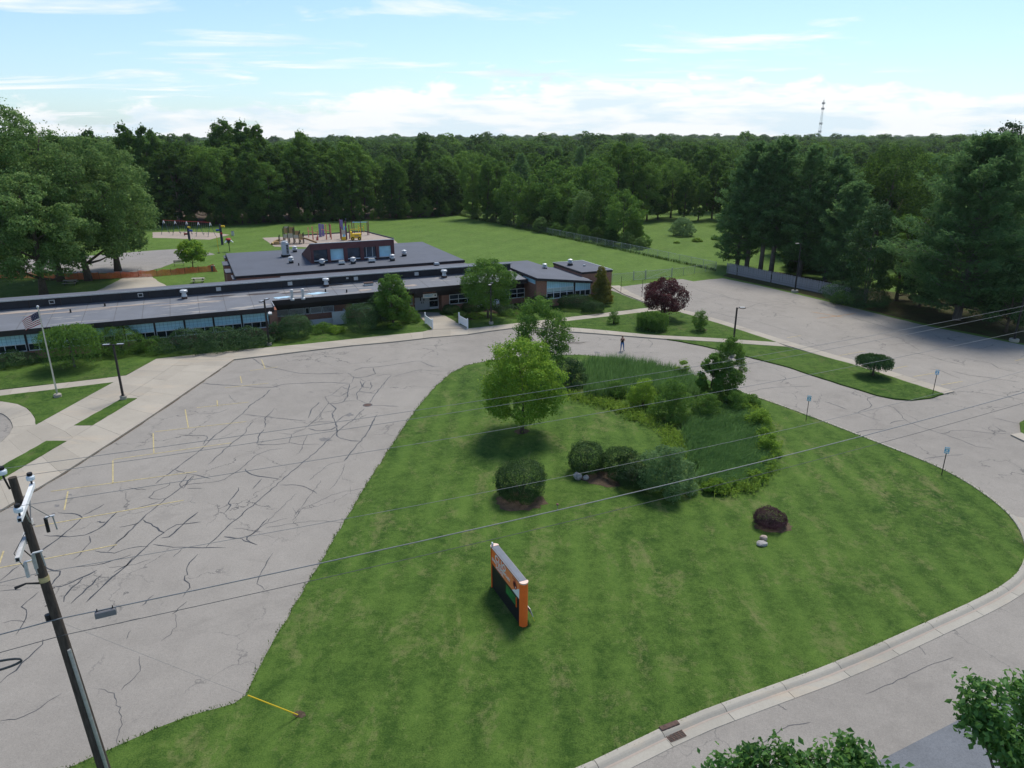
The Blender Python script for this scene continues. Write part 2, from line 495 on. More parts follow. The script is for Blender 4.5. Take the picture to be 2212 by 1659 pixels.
leaf_mat('leaf_silver', (0.026, 0.072, 0.014), (0.082, 0.176, 0.032), (0.240, 0.345, 0.120), 0.34, 0.02)
leaf_mat('leaf_dark', (0.017, 0.046, 0.017), (0.037, 0.092, 0.025), (0.085, 0.162, 0.041), 0.15, 0.04)
leaf_mat('leaf_yew', (0.013, 0.035, 0.011), (0.029, 0.072, 0.016), (0.077, 0.144, 0.029), 0.12, 0.03)
leaf_mat('leaf_pine', (0.036, 0.092, 0.034), (0.086, 0.182, 0.064), (0.165, 0.280, 0.098), 0.38, 0.01)
leaf_mat('leaf_gold', (0.046, 0.065, 0.013), (0.124, 0.137, 0.018), (0.312, 0.260, 0.031), 0.22, 0.03)
leaf_mat('leaf_red', (0.026, 0.008, 0.012), (0.072, 0.016, 0.022), (0.176, 0.039, 0.047), 0.22, 0.03)
leaf_mat('leaf_barberry', (0.029, 0.013, 0.018), (0.058, 0.023, 0.034), (0.111, 0.046, 0.058), 0.15, 0.03)
leaf_mat('leaf_lime', (0.080, 0.175, 0.022), (0.165, 0.290, 0.038), (0.280, 0.410, 0.062), 0.40, 0.01)
leaf_mat('leaf_grey', (0.066, 0.140, 0.046), (0.130, 0.235, 0.085), (0.230, 0.335, 0.160), 0.32, 0.015)
leaf_mat('leaf_oak_near', (0.032, 0.095, 0.022), (0.075, 0.185, 0.040), (0.165, 0.300, 0.075), 0.42, 0.03)
leaf_mat('reed', (0.040, 0.108, 0.032), (0.082, 0.180, 0.052), (0.155, 0.275, 0.085), 0.42, 0.01, 0.0)
leaf_mat('weeds', (0.090, 0.180, 0.026), (0.165, 0.280, 0.040), (0.270, 0.380, 0.060), 0.38, 0.01, 0.0)
leaf_mat('grass_blade', (0.030, 0.070, 0.010), (0.065, 0.125, 0.018), (0.120, 0.180, 0.035), 0.25, 0.02, 0.0)
net_mat('chain_link', (0.40, 0.42, 0.44), 9.0, 0.10, True, 0.45, 0.5)
net_mat('chain_link_dark', (0.05, 0.055, 0.06), 9.0, 0.13, True, 0.6, 0.2)
net_mat('orange_net', (0.78, 0.16, 0.05), 12.0, 0.52, False)


def M(n):
    return MATS[n]

# ------------------------------------------------------------------ object helpers
def mesh_from(name, verts, faces, mats, mat_idx=None, smooth=False, uvs=None):
    me = bpy.data.meshes.new(name)
    me.from_pydata([tuple(v) for v in verts], [], [tuple(f) for f in faces])
    for m in (mats if isinstance(mats, (list, tuple)) else [mats]):
        me.materials.append(M(m))
    if mat_idx is not None:
        me.polygons.foreach_set('material_index', mat_idx)
    if smooth:
        me.polygons.foreach_set('use_smooth', [True] * len(me.polygons))
    if uvs is not None:
        ul = me.uv_layers.new(name='UVMap')
        for lp in me.loops:
            ul.data[lp.index].uv = uvs[lp.vertex_index]
    me.update()
    return me


def link(name, me, parent=None, loc=None, rotz=None):
    o = bpy.data.objects.new(name, me)
    C.objects.link(o)
    if parent is not None:
        o.parent = parent
    if loc is not None:
        o.location = loc
    if rotz is not None:
        o.rotation_euler = (0, 0, rotz)
    return o


def tag(o, label=None, cat=None, group=None, kind=None):
    if label:
        o['label'] = label
    if cat:
        o['category'] = cat
    if group:
        o['group'] = group
    if kind:
        o['kind'] = kind
    return o


def thing(name, label, cat, loc=(0, 0, 0), rotz=0.0, group=None):
    o = bpy.data.objects.new(name, None)
    o.empty_display_size = 0.3
    C.objects.link(o)
    o.location = loc
    o.rotation_euler = (0, 0, rotz)
    return tag(o, label, cat, group)


def copy_tree(root, label=None, loc=None, rotz=None, scale=None):
    r = root.copy()
    C.objects.link(r)
    if label:
        r['label'] = label
    if loc is not None:
        r.location = loc
    if rotz is not None:
        r.rotation_euler = (0, 0, rotz)
    if scale is not None:
        r.scale = (scale, scale, scale)
    for ch in list(root.children):
        c = ch.copy()
        C.objects.link(c)
        c.parent = r
        for g in list(ch.children):
            d = g.copy()
            C.objects.link(d)
            d.parent = c
    return r


class MB:
    """collects simple solids and links them as one mesh"""
    def __init__(self):
        self.v, self.f, self.m = [], [], []
        self.mats = []
        self.cur = 0

    def mat(self, name):
        if name not in self.mats:
            self.mats.append(name)
        self.cur = self.mats.index(name)
        return self

    def _add(self, vs, fs):
        o = len(self.v)
        self.v += [tuple(x) for x in vs]
        self.f += [tuple(i + o for i in f) for f in fs]
        self.m += [self.cur] * len(fs)
        return self

    def box(self, x0, x1, y0, y1, z0, z1):
        vs = [(x0, y0, z0), (x1, y0, z0), (x1, y1, z0), (x0, y1, z0), (x0, y0, z1), (x1, y0, z1), (x1, y1, z1), (x0, y1, z1)]
        return self._add(vs, [(3, 2, 1, 0), (4, 5, 6, 7), (0, 1, 5, 4), (1, 2, 6, 5), (2, 3, 7, 6), (3, 0, 4, 7)])

    def bevel_box(self, x0, x1, y0, y1, z0, z1, b=0.02):
        """box with chamfered top edges"""
        self.box(x0, x1, y0, y1, z0, z1 - b)
        vs = [(x0, y0, z1 - b), (x1, y0, z1 - b), (x1, y1, z1 - b), (x0, y1, z1 - b),
              (x0 + b, y0 + b, z1), (x1 - b, y0 + b, z1), (x1 - b, y1 - b, z1), (x0 + b, y1 - b, z1)]
        return self._add(vs, [(4, 5, 6, 7), (0, 1, 5, 4), (1, 2, 6, 5), (2, 3, 7, 6), (3, 0, 4, 7)])

    def hexa(self, bot, top):
        vs = list(bot) + list(top)
        n = len(bot)
        fs = [tuple(range(n - 1, -1, -1)), tuple(range(n, 2 * n))]
        fs += [(i, (i + 1) % n, n + (i + 1) % n, n + i) for i in range(n)]
        return self._add(vs, fs)

    def bar(self, a, b, w, d=None, up=(0, 0, 1)):
        a, b = Vector(a), Vector(b)
        d = w if d is None else d
        ax = (b - a).normalized()
        u = Vector(up)
        if abs(ax.dot(u)) > 0.98:
            u = Vector((1, 0, 0))
        s = ax.cross(u).normalized() * (w / 2)
        t = ax.cross(s).normalized() * (d / 2)
        q = [-s - t, s - t, s + t, -s + t]
        return self.hexa([a + x for x in q], [b + x for x in q])

    def tube(self, pts, rad, n=8, caps=True):
        pts = [Vector(p) for p in pts]
        rad = rad if isinstance(rad, (list, tuple)) else [rad] * len(pts)
        vs, fs = [], []
        prev = None
        for i, p in enumerate(pts):
            ax = (pts[min(i + 1, len(pts) - 1)] - pts[max(i - 1, 0)]).normalized()
            if prev is None:
                u = Vector((0, 0, 1)) if abs(ax.z) < 0.9 else Vector((1, 0, 0))
                s = ax.cross(u).normalized()
            else:
                s = (prev - ax * prev.dot(ax)).normalized()
            prev = s
            t = ax.cross(s)
            for k in range(n):
                a = 2 * math.pi * k / n
                vs.append(p + (s * math.cos(a) + t * math.sin(a)) * rad[i])
        for i in range(len(pts) - 1):
            for k in range(n):
                k2 = (k + 1) % n
                fs.append((i * n + k, i * n + k2, (i + 1) * n + k2, (i + 1) * n + k))
        if caps:
            fs.append(tuple(range(n - 1, -1, -1)))
            fs.append(tuple((len(pts) - 1) * n + k for k in range(n)))
        return self._add(vs, fs)

    def lathe(self, prof, c=(0, 0, 0), n=14):
        """profile of (radius, z) turned round the vertical axis through c"""
        vs, fs = [], []
        for r, z in prof:
            for k in range(n):
                a = 2 * math.pi * k / n
                vs.append((c[0] + r * math.cos(a), c[1] + r * math.sin(a), c[2] + z))
        for i in range(len(prof) - 1):
            for k in range(n):
                k2 = (k + 1) % n
                fs.append((i * n + k, i * n + k2, (i + 1) * n + k2, (i + 1) * n + k))
        fs.append(tuple(range(n - 1, -1, -1)))
        fs.append(tuple((len(prof) - 1) * n + k for k in range(n)))
        return self._add(vs, fs)

    def prism(self, poly, z0, z1):
        return self.hexa([(p[0], p[1], z0) for p in poly], [(p[0], p[1], z1) for p in poly])

    def quad(self, a, b, c, d):
        return self._add([a, b, c, d], [(0, 1, 2, 3)])

    def build(self, name, mat=None, parent=None, loc=None, rotz=None, smooth=False):
        mats = self.mats or [mat]
        me = mesh_from(name, self.v, self.f, mats, self.m if self.mats else None, smooth)
        return link(name, me, parent, loc, rotz)


def poly_area(p):
    return 0.5 * sum(p[i - 1][0] * p[i][1] - p[i][0] * p[i - 1][1] for i in range(len(p)))


def ragged(poly, step, amp, rng):
    """walks round an outline and leaves it a little uneven, as turf edges are"""
    out = []
    n = len(poly)
    for i in range(n):
        a, b = Vector(poly[i][:2]), Vector(poly[(i + 1) % n][:2])
        L = (b - a).length
        k = max(1, min(400, int(L / step)))
        nrm = Vector((-(b - a).y, (b - a).x)).normalized() if L > 1e-6 else Vector((0, 0))
        for j in range(k):
            p = a + (b - a) * (j / k)
            if 0 < j:
                p += nrm * rng.uniform(-amp, amp)
            out.append((p.x, p.y))
    return out


def smooth_line(pts, it=2, closed=False):
    pts = [Vector(p) for p in pts]
    for _ in range(it):
        new = []
        n = len(pts)
        rng_ = range(n if closed else n - 1)
        if not closed:
            new.append(pts[0])
        for i in rng_:
            a, b = pts[i], pts[(i + 1) % n]
            new += [a * 0.75 + b * 0.25, a * 0.25 + b * 0.75]
        if not closed:
            new.append(pts[-1])
        pts = new
    return pts


def sheet(name, poly, z, mat, skirt=0.0, parent=None):
    """flat sheet over an outline, with an optional skirt down its edge"""
    p = [Vector((a[0], a[1], 0)) for a in poly]
    if poly_area(p) < 0:
        p.reverse()
    tris = tessellate_polygon([p])
    vs = [(a.x, a.y, z) for a in p]
    fs = []
    for t in tris:
        a, b, c = (p[i] for i in t)
        fs.append(t if (b - a).cross(c - a).z > 0 else t[::-1])
    if skirt:
        n = len(p)
        vs += [(a.x, a.y, z - skirt) for a in p]
        fs += [(i, n + i, n + (i + 1) % n, (i + 1) % n) for i in range(n)]
    return link(name, mesh_from(name, vs, fs, mat), parent)


def resample(line, n):
    line = [Vector(p) for p in line]
    d = [0.0]
    for i in range(1, len(line)):
        d.append(d[-1] + (line[i] - line[i - 1]).length)
    out = []
    for k in range(n + 1):
        t = d[-1] * k / n
        i = max(1, next((j for j in range(1, len(d)) if d[j] >= t - 1e-9), len(d) - 1))
        f = (t - d[i - 1]) / max(1e-9, d[i] - d[i - 1])
        out.append(line[i - 1].lerp(line[i], f))
    return out


def line_len(line):
    return sum((Vector(line[i]) - Vector(line[i - 1])).length for i in range(1, len(line)))


def slabs(parent, ea, eb, step, z, mat='concrete', name='slab', gap=0.012, bottom=0.0, skip=None, rng=random.Random(5)):
    """paving slabs laid between two edges, a joint between each pair"""
    n = max(1, round(max(line_len(ea), line_len(eb)) / step))
    A, B = resample(ea, n), resample(eb, n)
    for i in range(n):
        q = [A[i], A[i + 1], B[i + 1], B[i]]
        c = sum(q, Vector()) / 4
        if skip and skip(c):
            continue
        q = [p + (c - p).normalized() * gap for p in q]
        if poly_area(q) < 0:
            q.reverse()
        zz = z + rng.uniform(-0.006, 0.006)
        mb = MB()
        mb.hexa([(p.x, p.y, bottom) for p in q], [(p.x, p.y, zz) for p in q])
        o = mb.build(name, mat, parent)


def offset_line(line, d):
    out = []
    for i, p in enumerate(line):
        a, b = line[max(0, i - 1)], line[min(len(line) - 1, i + 1)]
        t = (Vector(b) - Vector(a))
        t.z = 0
        t.normalize()
        out.append(Vector((p[0] + t.y * d, p[1] - t.x * d, p[2] if len(p) > 2 else 0)))
    return out


def ribbon(name, line, width, z, mat, parent, rng=None, taper=True):
    """a poured or painted line lying on a surface"""
    L = line
    vs, fs = [], []
    n = len(L)
    for i, p in enumerate(L):
        a, b = L[max(0, i - 1)], L[min(n - 1, i + 1)]
        t = Vector((b[0] - a[0], b[1] - a[1]))
        t.normalize()
        w = width * (rng.uniform(0.55, 1.35) if rng else 1.0)
        if taper and i in (0, n - 1):
            w *= 0.3
        vs += [(p[0] - t.y * w / 2, p[1] + t.x * w / 2, z), (p[0] + t.y * w / 2, p[1] - t.x * w / 2, z)]
    for i in range(n - 1):
        fs.append((2 * i + 1, 2 * i + 3, 2 * i + 2, 2 * i))
    return link(name, mesh_from(name, vs, fs, mat), parent)


# ------------------------------------------------------------------ foliage
def leaves(P, N, size, rng, aspect=0.62, svar=0.35, fold=0.18, N_up=0.0):
    """leaf-sized folded faces at points P facing N"""
    n = len(P)
    N = N / (np.linalg.norm(N, axis=1, keepdims=True) + 1e-9)
    r = rng.normal(size=(n, 3))
    T = r - N * np.sum(r * N, 1, keepdims=True)
    T /= np.linalg.norm(T, axis=1, keepdims=True) + 1e-9
    B = np.cross(N, T)
    s = size * (1 + svar * rng.uniform(-1, 1, (n, 1)))
    w = s * aspect * 0.5
    base = P - T * s * 0.5
    tip = P + T * s * 0.5 - N * s * 0.10
    lf = P + B * w + N * s * fold
    rt = P - B * w + N * s * fold
    V = np.stack([base, lf, tip, rt], 1).reshape(-1, 3)
    i = np.arange(n)[:, None] * 4
    Fc = np.concatenate([i + np.array([[0, 2, 1]]), i + np.array([[0, 3, 2]])], 1).reshape(-1, 3)
    return V, Fc


def np_mesh(name, groups):
    """groups: list of (verts, triangles, material)"""
    me = bpy.data.meshes.new(name)
    V = np.concatenate([g[0] for g in groups]).astype(np.float32)
    off, Fs, mi = 0, [], []
    for k, (v, f, m) in enumerate(groups):
        Fs.append(f + off)
        mi.append(np.full(len(f), k))
        off += len(v)
        me.materials.append(M(m))
    F_ = np.concatenate(Fs).astype(np.int32)
    mi = np.concatenate(mi).astype(np.int32)
    me.vertices.add(len(V))
    me.vertices.foreach_set('co', V.ravel())
    me.loops.add(F_.size)
    me.loops.foreach_set('vertex_index', F_.ravel())
    me.polygons.add(len(F_))
    me.polygons.foreach_set('loop_start', np.arange(0, F_.size, 3, dtype=np.int32))
    me.polygons.foreach_set('loop_total', np.full(len(F_), 3, dtype=np.int32))
    me.polygons.foreach_set('material_index', mi)
    me.update(calc_edges=True)
    me.validate()
    return me


def mb_tris(mb):
    fs = []
    for f in mb.f:
        for k in range(1, len(f) - 1):
            fs.append((f[0], f[k], f[k + 1]))
    return np.array(mb.v, dtype=float), np.array(fs, dtype=int)


def unit(rng, n):
    d = rng.normal(size=(n, 3))
    return d / np.linalg.norm(d, axis=1, keepdims=True)


def lobe_points(lobes, n, rng, shell=0.35, cull=0.86, up=0.35, rand=0.40, droop=-0.55):
    """points on the outer faces of overlapping leafy lobes, each with an outward direction"""
    L = np.array(lobes, float)
    c, r = L[:, :3], L[:, 3:6]
    w = (r[:, 0] * r[:, 1] + r[:, 0] * r[:, 2] + r[:, 1] * r[:, 2])
    P, N = [], []
    need = n
    tries = 0
    while need > 0 and tries < 12:
        tries += 1
        m = int(need * 1.8) + 50
        k = rng.choice(len(L), m, p=w / w.sum())
        d = unit(rng, m)
        keep = d[:, 2] > droop - rng.uniform(0, 0.6, m)
        k, d = k[keep], d[keep]
        rad = 1 - shell * rng.random(len(k)) ** 1.6
        rad *= 1 + 0.10 * np.sin(d[:, 0] * 7 + k) * np.sin(d[:, 1] * 6 + 2 * k) + 0.08 * np.sin(d[:, 2] * 11 + k * 3)
        p = c[k] + d * r[k] * rad[:, None]
        inside = np.zeros(len(p), bool)
        for j in range(len(L)):
            q = (p - c[j]) / r[j]
            inside |= (np.sum(q * q, 1) < cull * cull) & (k != j)
        p, d = p[~inside], d[~inside]
        P.append(p)
        N.append(d)
        need -= len(p)
    P, N = np.concatenate(P)[:n], np.concatenate(N)[:n]
    N = N * 0.8 + np.array([0, 0, up]) + rng.normal(size=N.shape) * rand
    return P, N


def crown_lobes(rng, rx, ry, z0, z1, k, shape='round', lobe=0.36, lean=(0, 0), flat=0.62):
    """lobe centres spread through a crown outline"""
    out = []
    h = z1 - z0
    for i in range(k):
        t = (i + rng.uniform(0.1, 0.9)) / k           # height fraction
        if shape == 'round':
            prof = math.sqrt(max(0.03, 1 - (2 * t - 0.85) ** 2 / 1.35))
        elif shape == 'oval':
            prof = math.sin(math.pi * min(1, 0.12 + 0.86 * t)) ** 0.7 * 0.95
        elif shape == 'cone':
            prof = (1 - t) * 1.0 + 0.08
        elif shape == 'vase':
            prof = 0.45 + 0.6 * t if t < 0.7 else 0.9 * math.sqrt(max(0.05, 1 - ((t - 0.7) / 0.36) ** 2))
        elif shape == 'dome':
            prof = math.sqrt(max(0.03, 1 - t * t * 0.95))
        else:
            prof = 0.85
        a = i * 2.399 + rng.uniform(-0.5, 0.5)
        q = prof * math.sqrt(rng.uniform(0.30, 1.0)) * 0.86
        lr = lobe * rng.uniform(0.72, 1.3) * (0.55 + 0.45 * prof)
        R0 = (rx + ry) / 2
        hz = min(lr * R0 * rng.uniform(0.8, 1.2) * flat, h * 0.34)
        z = z0 + hz * 0.6 + t * max(0.05, h - hz * 1.5)
        out.append((math.cos(a) * q * rx + lean[0] * t, math.sin(a) * q * ry + lean[1] * t, z, lr * R0, lr * R0, hz))
    return out


def trunk_mb(rng, h, r0, lobes, nb=9, crown0=0.35, bend=0.04, stems=1):
    """tapered trunk with limbs that reach into the crown's lobes"""
    mb = MB()
    top = h * 0.82
    for s in range(stems):
        ph = rng.uniform(0, 6.28)
        sx, sy = (0, 0) if stems == 1 else (math.cos(ph + s * 2.1) * r0 * 1.3, math.sin(ph + s * 2.1) * r0 * 1.3)
        pts, rad = [], []
        for i in range(7):
            t = i / 6
            k = 1 if stems == 1 else 1 + 3.0 * t
            pts.append((sx * k + math.sin(t * 4 + ph) * bend * h * t, sy * k + math.cos(t * 3 + ph) * bend * h * t, top * t - 0.1 * (i == 0)))
            rad.append(r0 * (1.35 if i == 0 else 1.0) * (1 - 0.86 * t))
        mb.tube(pts, rad, 8)
    order = sorted(lobes, key=lambda l: l[2])
    stepk = max(1, len(order) // nb)
    for l in order[::stepk]:
        zb = max(h * crown0 * 0.75, l[2] - math.hypot(l[0], l[1]) * 0.75)
        zb = min(zb, top * 0.9)
        t = zb / top
        a = Vector((math.sin(t * 4) * bend * h * t * (stems == 1) * 0, 0, zb))
        b = Vector(l[:3])
        mid = a.lerp(b, 0.5) + Vector((0, 0, -0.04 * h * rng.uniform(0, 1)))
        r = r0 * (1 - 0.8 * t) * 0.55
        mb.tube([a, mid, b], [r, r * 0.6, r * 0.18], 6)
    return mb


def broad_mesh(seed, h, rx, ry, z0, nl, size, mat, shape='round', k=26, lobe=0.36, bark='bark', r0=None, aspect=0.62, shell=0.35,
               lean=(0, 0), stems=1, up=0.35, rand=0.40, split=False, rag=0.05):
    rng = np.random.default_rng(seed)
    lobes = crown_lobes(rng, rx, ry, z0, h, k, shape, lobe, lean)
    P, N = lobe_points(lobes, int(nl * (1 - rag)), rng, shell, up=up, rand=rand)
    # stray twigs that break the outline
    m = int(nl * rag)
    if m > 4:
        idx = rng.choice(len(P), m)
        cc = np.array([0, 0, (z0 + h) / 2])
        d = P[idx] - cc
        d /= np.linalg.norm(d, axis=1, keepdims=True) + 1e-6
        ext = rng.uniform(0.02, 0.13, (m, 1)) * (rx + ry) / 2 * 1.3
        P = np.concatenate([P, P[idx] + d * ext + rng.normal(size=(m, 3)) * size * 0.4])
        N = np.concatenate([N, rng.normal(size=(m, 3))])
    P[:, 2] = np.maximum(P[:, 2], size * 0.3)
    lv = leaves(P, N, size, rng, aspect)
    tr = mb_tris(trunk_mb(rng, h, r0 or h * 0.019, lobes, crown0=z0 / h, stems=stems))
    if split:
        return np_mesh('crown', [(lv[0], lv[1], mat)]), np_mesh('trunk', [(tr[0], tr[1], bark)])
    return np_mesh('tree', [(lv[0], lv[1], mat), (tr[0], tr[1], bark)])


def pine_mesh(seed, h, rmax, z0, nb, size, mat='leaf_pine', bark='bark_grey', tufts=30, r0=None, droop=0.0, split=False, top_sharp=1.0):
    """whorls of reaching boughs, each a flat plate of needle tufts turned up at its end"""
    rng = np.random.default_rng(seed)
    mb = MB()
    r0 = r0 or h * 0.017
    mb.tube([(0, 0, -0.1), (0.02 * h * 0.2, 0, h * 0.35), (-0.02 * h * 0.2, 0.01 * h, h * 0.7), (0, 0, h * 0.985)], [r0 * 1.25, r0 * 0.85, r0 * 0.5, 0.02], 8)
    P, N = [], []
    for i in range(nb):
        t = (i + rng.uniform(0, 1)) / nb
        z = z0 + (h - z0) * t
        prof = (1 - t) ** 0.58 * (0.55 + 0.45 * min(1.0, t / 0.18)) * top_sharp + 0.05
        L = rmax * prof * rng.uniform(0.6, 1.12)
        a = i * 2.399 + rng.uniform(-0.4, 0.4)
        rise = L * (0.05 + 0.42 * t - droop) + rng.uniform(-0.05, 0.12) * L
        e = np.array([math.cos(a) * L, math.sin(a) * L, z + rise])
        b0 = np.array([0, 0, z - 0.1 * L])
        mid = (b0 + e) / 2 - np.array([0, 0, 0.07 * L])
        mb.tube([tuple(b0), tuple(mid), tuple(e)], [max(0.025, r0 * 0.32 * (1 - t)), max(0.018, r0 * 0.18 * (1 - t)), 0.012], 5)
        m = max(6, int(tufts * (0.35 + L / rmax)))
        s = rng.uniform(0.22, 1.06, m) ** 0.8
        ctr = b0 + (e - b0) * s[:, None] - np.array([0, 0, 1]) * (0.28 * L * s * (1 - s))[:, None]
        side = np.array([-math.sin(a), math.cos(a), 0])
        wd = L * 0.34 * np.sin(np.pi * np.clip(s * 0.9, 0, 1)) + 0.25 * size
        off = rng.uniform(-1, 1, m) * wd
        ctr = ctr + side * off[:, None] + np.array([0, 0, 1]) * (rng.uniform(-0.3, 0.55, m) * size)[:, None]
        nn = 7
        for q in range(nn):
            jit = rng.normal(size=(m, 3)) * size * 0.33
            P.append(ctr + jit)
            d = rng.normal(size=(m, 3)) * 0.7 + np.array([0, 0, 0.9])
            N.append(d)
    P, N = np.concatenate(P), np.concatenate(N)
    lv = leaves(P, N, size, rng, 0.24, 0.4, 0.05)
    tr = mb_tris(mb)
    if split:
        return np_mesh('crown', [(lv[0], lv[1], mat)]), np_mesh('trunk', [(tr[0], tr[1], bark)])
    return np_mesh('tree', [(lv[0], lv[1], mat), (tr[0], tr[1], bark)])


def bush_mesh(seed, rx, ry, h, nl, size, mat, k=10, lobe=0.5, aspect=0.6, shell=0.28, shape='dome', clip=False, up=0.3, rand=0.4, z0=0.0, rag=0.04):
    rng = np.random.default_rng(seed)
    if clip:      # sheared to one rounded body, slightly lumpy
        lobes = [(0, 0, h * 0.46, rx * .96, ry * .96, h * 0.53)]
        for i in range(k):
            a = rng.uniform(0, 6.28)
            q = rng.uniform(0.3, 0.62)
            lobes.append((math.cos(a) * q * rx, math.sin(a) * q * ry, h * rng.uniform(0.35, 0.58), rx * 0.44, ry * 0.44, h * 0.38))
    else:
        lobes = crown_lobes(rng, rx, ry, z0, h, k, shape, lobe)
    P, N = lobe_points(lobes, nl, rng, shell, up=up, rand=rand, droop=-0.9)
    m = int(nl * rag)
    if m > 3:
        idx = rng.choice(len(P), m)
        d = P[idx] - np.array([0, 0, h * 0.3])
        d /= np.linalg.norm(d, axis=1, keepdims=True) + 1e-6
        P = np.concatenate([P, P[idx] + d * rng.uniform(0.02, 0.14, (m, 1)) * max(rx, h)])
        N = np.concatenate([N, rng.normal(size=(m, 3))])
    P[:, 2] = np.maximum(P[:, 2], rng.uniform(0.0, 0.12, len(P)))
    lv = leaves(P, N, size, rng, aspect)
    mb = MB()
    for i in range(7):
        a = rng.uniform(0, 6.28)
        mb.tube([(0.05 * math.cos(a), 0.05 * math.sin(a), 0), (rx * 0.35 * math.cos(a), ry * 0.35 * math.sin(a), h * 0.6)], [0.03, 0.01], 5)
    tr = mb_tris(mb)
    return np_mesh('foliage', [(lv[0], lv[1], mat)]), np_mesh('stem', [(tr[0], tr[1], 'bark')])


def weep_mesh(seed, r, h, nstr, mat, size, z_low=0.35, bark='bark', trunk=True):
    """small grafted tree whose twigs arch over and hang"""
    rng = np.random.default_rng(seed)
    P, N = [], []
    mb = MB()
    if trunk:
        mb.tube([(0, 0, -0.05), (0.02, 0, h * 0.45), (0, 0, h * 0.78)], [0.11, 0.085, 0.06], 8)
    for i in range(nstr):
        a = rng.uniform(0, 6.28)
        L = r * math.sqrt(rng.uniform(0.06, 1.0)) * rng.uniform(0.85, 1.06)
        top = h * rng.uniform(0.86, 1.0) * (1 - 0.16 * (L / r) ** 2)
        low = h * (z_low + rng.uniform(-0.1, 0.3) * (1 - z_low))
        n = int(18 + 16 * L / r)
        s = rng.uniform(0, 1, n)
        rad = L * np.minimum(1, s * 1.9) ** 0.7
        z = np.where(s < 0.5, h * 0.78 + (top - h * 0.78) * np.sin(s * math.pi), top - (top - low) * ((s - 0.5) * 2) ** 1.3)
        p = np.stack([np.cos(a) * rad, np.sin(a) * rad, z], 1) + rng.normal(size=(n, 3)) * size * 0.35
        P.append(p)
        N.append(np.stack([np.full(n, math.cos(a)), np.full(n, math.sin(a)), np.full(n, 0.5)], 1) + rng.normal(size=(n, 3)) * 0.5)
        if trunk and i % 9 == 0:
            mb.tube([(0, 0, h * 0.66), (math.cos(a) * L * 0.5, math.sin(a) * L * 0.5, top * 0.97)], [0.035, 0.012], 5)
    P, N = np.concatenate(P), np.concatenate(N)
    P[:, 2] = np.maximum(P[:, 2], 0.03)
    lv = leaves(P, N, size, rng, 0.42)
    if not mb.v:
        mb.tube([(0, 0, 0), (0, 0, h * 0.5)], [0.06, 0.03], 6)
    tr = mb_tris(mb)
    return np_mesh('crown', [(lv[0], lv[1], mat)]), np_mesh('trunk', [(tr[0], tr[1], bark)])


def blade_field(pts, h, w, rng, lean=0.35, hvar=0.35, bias=(0, 0)):
    """upright grass or reed blades at ground points"""
    n = len(pts)
    P = np.array([(p[0], p[1], p[2] if len(p) > 2 else 0.0) for p in pts], float)
    hh = h * (1 + hvar * rng.uniform(-1, 1, n))
    a = rng.uniform(0, 6.28, n)
    s = np.stack([np.cos(a), np.sin(a), np.zeros(n)], 1) * (w / 2) * rng.uniform(0.6, 1.4, (n, 1))
    ln = rng.normal(size=(n, 2)) * lean * 0.5 + np.array(bias)
    mid = P + np.stack([ln[:, 0] * hh * 0.35, ln[:, 1] * hh * 0.35, hh * 0.6], 1)
    tip = P + np.stack([ln[:, 0] * hh, ln[:, 1] * hh, hh * (1 - 0.25 * np.abs(ln).sum(1))], 1)
    V = np.stack([P - s, P + s, mid + s * 0.8, mid - s * 0.8, tip], 1).reshape(-1, 3)
    i = np.arange(n)[:, None] * 5
    Fc = np.concatenate([i + np.array([[0, 1, 2]]), i + np.array([[0, 2, 3]]), i + np.array([[3, 2, 4]])], 1).reshape(-1, 3)
    return V, Fc


def in_poly(x, y, poly):
    c = False
    j = len(poly) - 1
    for i in range(len(poly)):
        xi, yi, xj, yj = poly[i][0], poly[i][1], poly[j][0], poly[j][1]
        if (yi > y) != (yj > y) and x < (xj - xi) * (y - yi) / (yj - yi) + xi:
            c = not c
        j = i
    return c


def fill_poly(poly, n, rng):
    xs, ys = [p[0] for p in poly], [p[1] for p in poly]
    out = []
    while len(out) < n:
        x, y = rng.uniform(min(xs), max(xs)), rng.uniform(min(ys), max(ys))
        if in_poly(x, y, poly):
            out.append((x, y))
    return out

# ------------------------------------------------------------------ the setting: ground, paving, lawns
rnd = random.Random(11)
STREET = R(24.46)
SDIR = Vector((math.cos(STREET), math.sin(STREET), 0))

g = MB()
GS = 3900.0
g.quad((-GS, -300, 0), (GS, -300, 0), (GS, GS, 0), (-GS, GS, 0))
ground = tag(g.build('ground', 'grass_field'), 'mown green grass ground reaching back to the woods', 'ground', kind='structure')

K_LINE = gps([(505, 776), (430, 827.5), (312.5, 907.5), (142.5, 1017.5), (0, 1102), (-110, 1172)])
lot_out = [Vector(p) for p in reversed(K_LINE)] + gps(
    [(600, 765), (700, 752), (800, 741), (880, 732), (934, 725), (1000, 712), (1125, 700), (1323, 622), (1453, 604.5), (1474, 603), (1498, 608),
     (1530, 604), (1561.6, 601.4), (1640, 617), (1733, 638.6), (1851, 667), (1992, 702), (2212, 745.8), (2500, 815)])
lot_out += [Vector((120, 70, 0)), Vector((120, 10, 0)), Vector((30, -30, 0)), Vector((-60, -60, 0)), Vector((-90, -20, 0)), Vector((-75, 30, 0))]
lot = tag(sheet('parking_lot', ragged([(p.x, p.y) for p in lot_out], 1.2, 0.05, rnd), 0.012, 'asphalt_lot'),
          'weathered grey asphalt of the lots and loop drive, seamed with tar', 'asphalt', kind='structure')

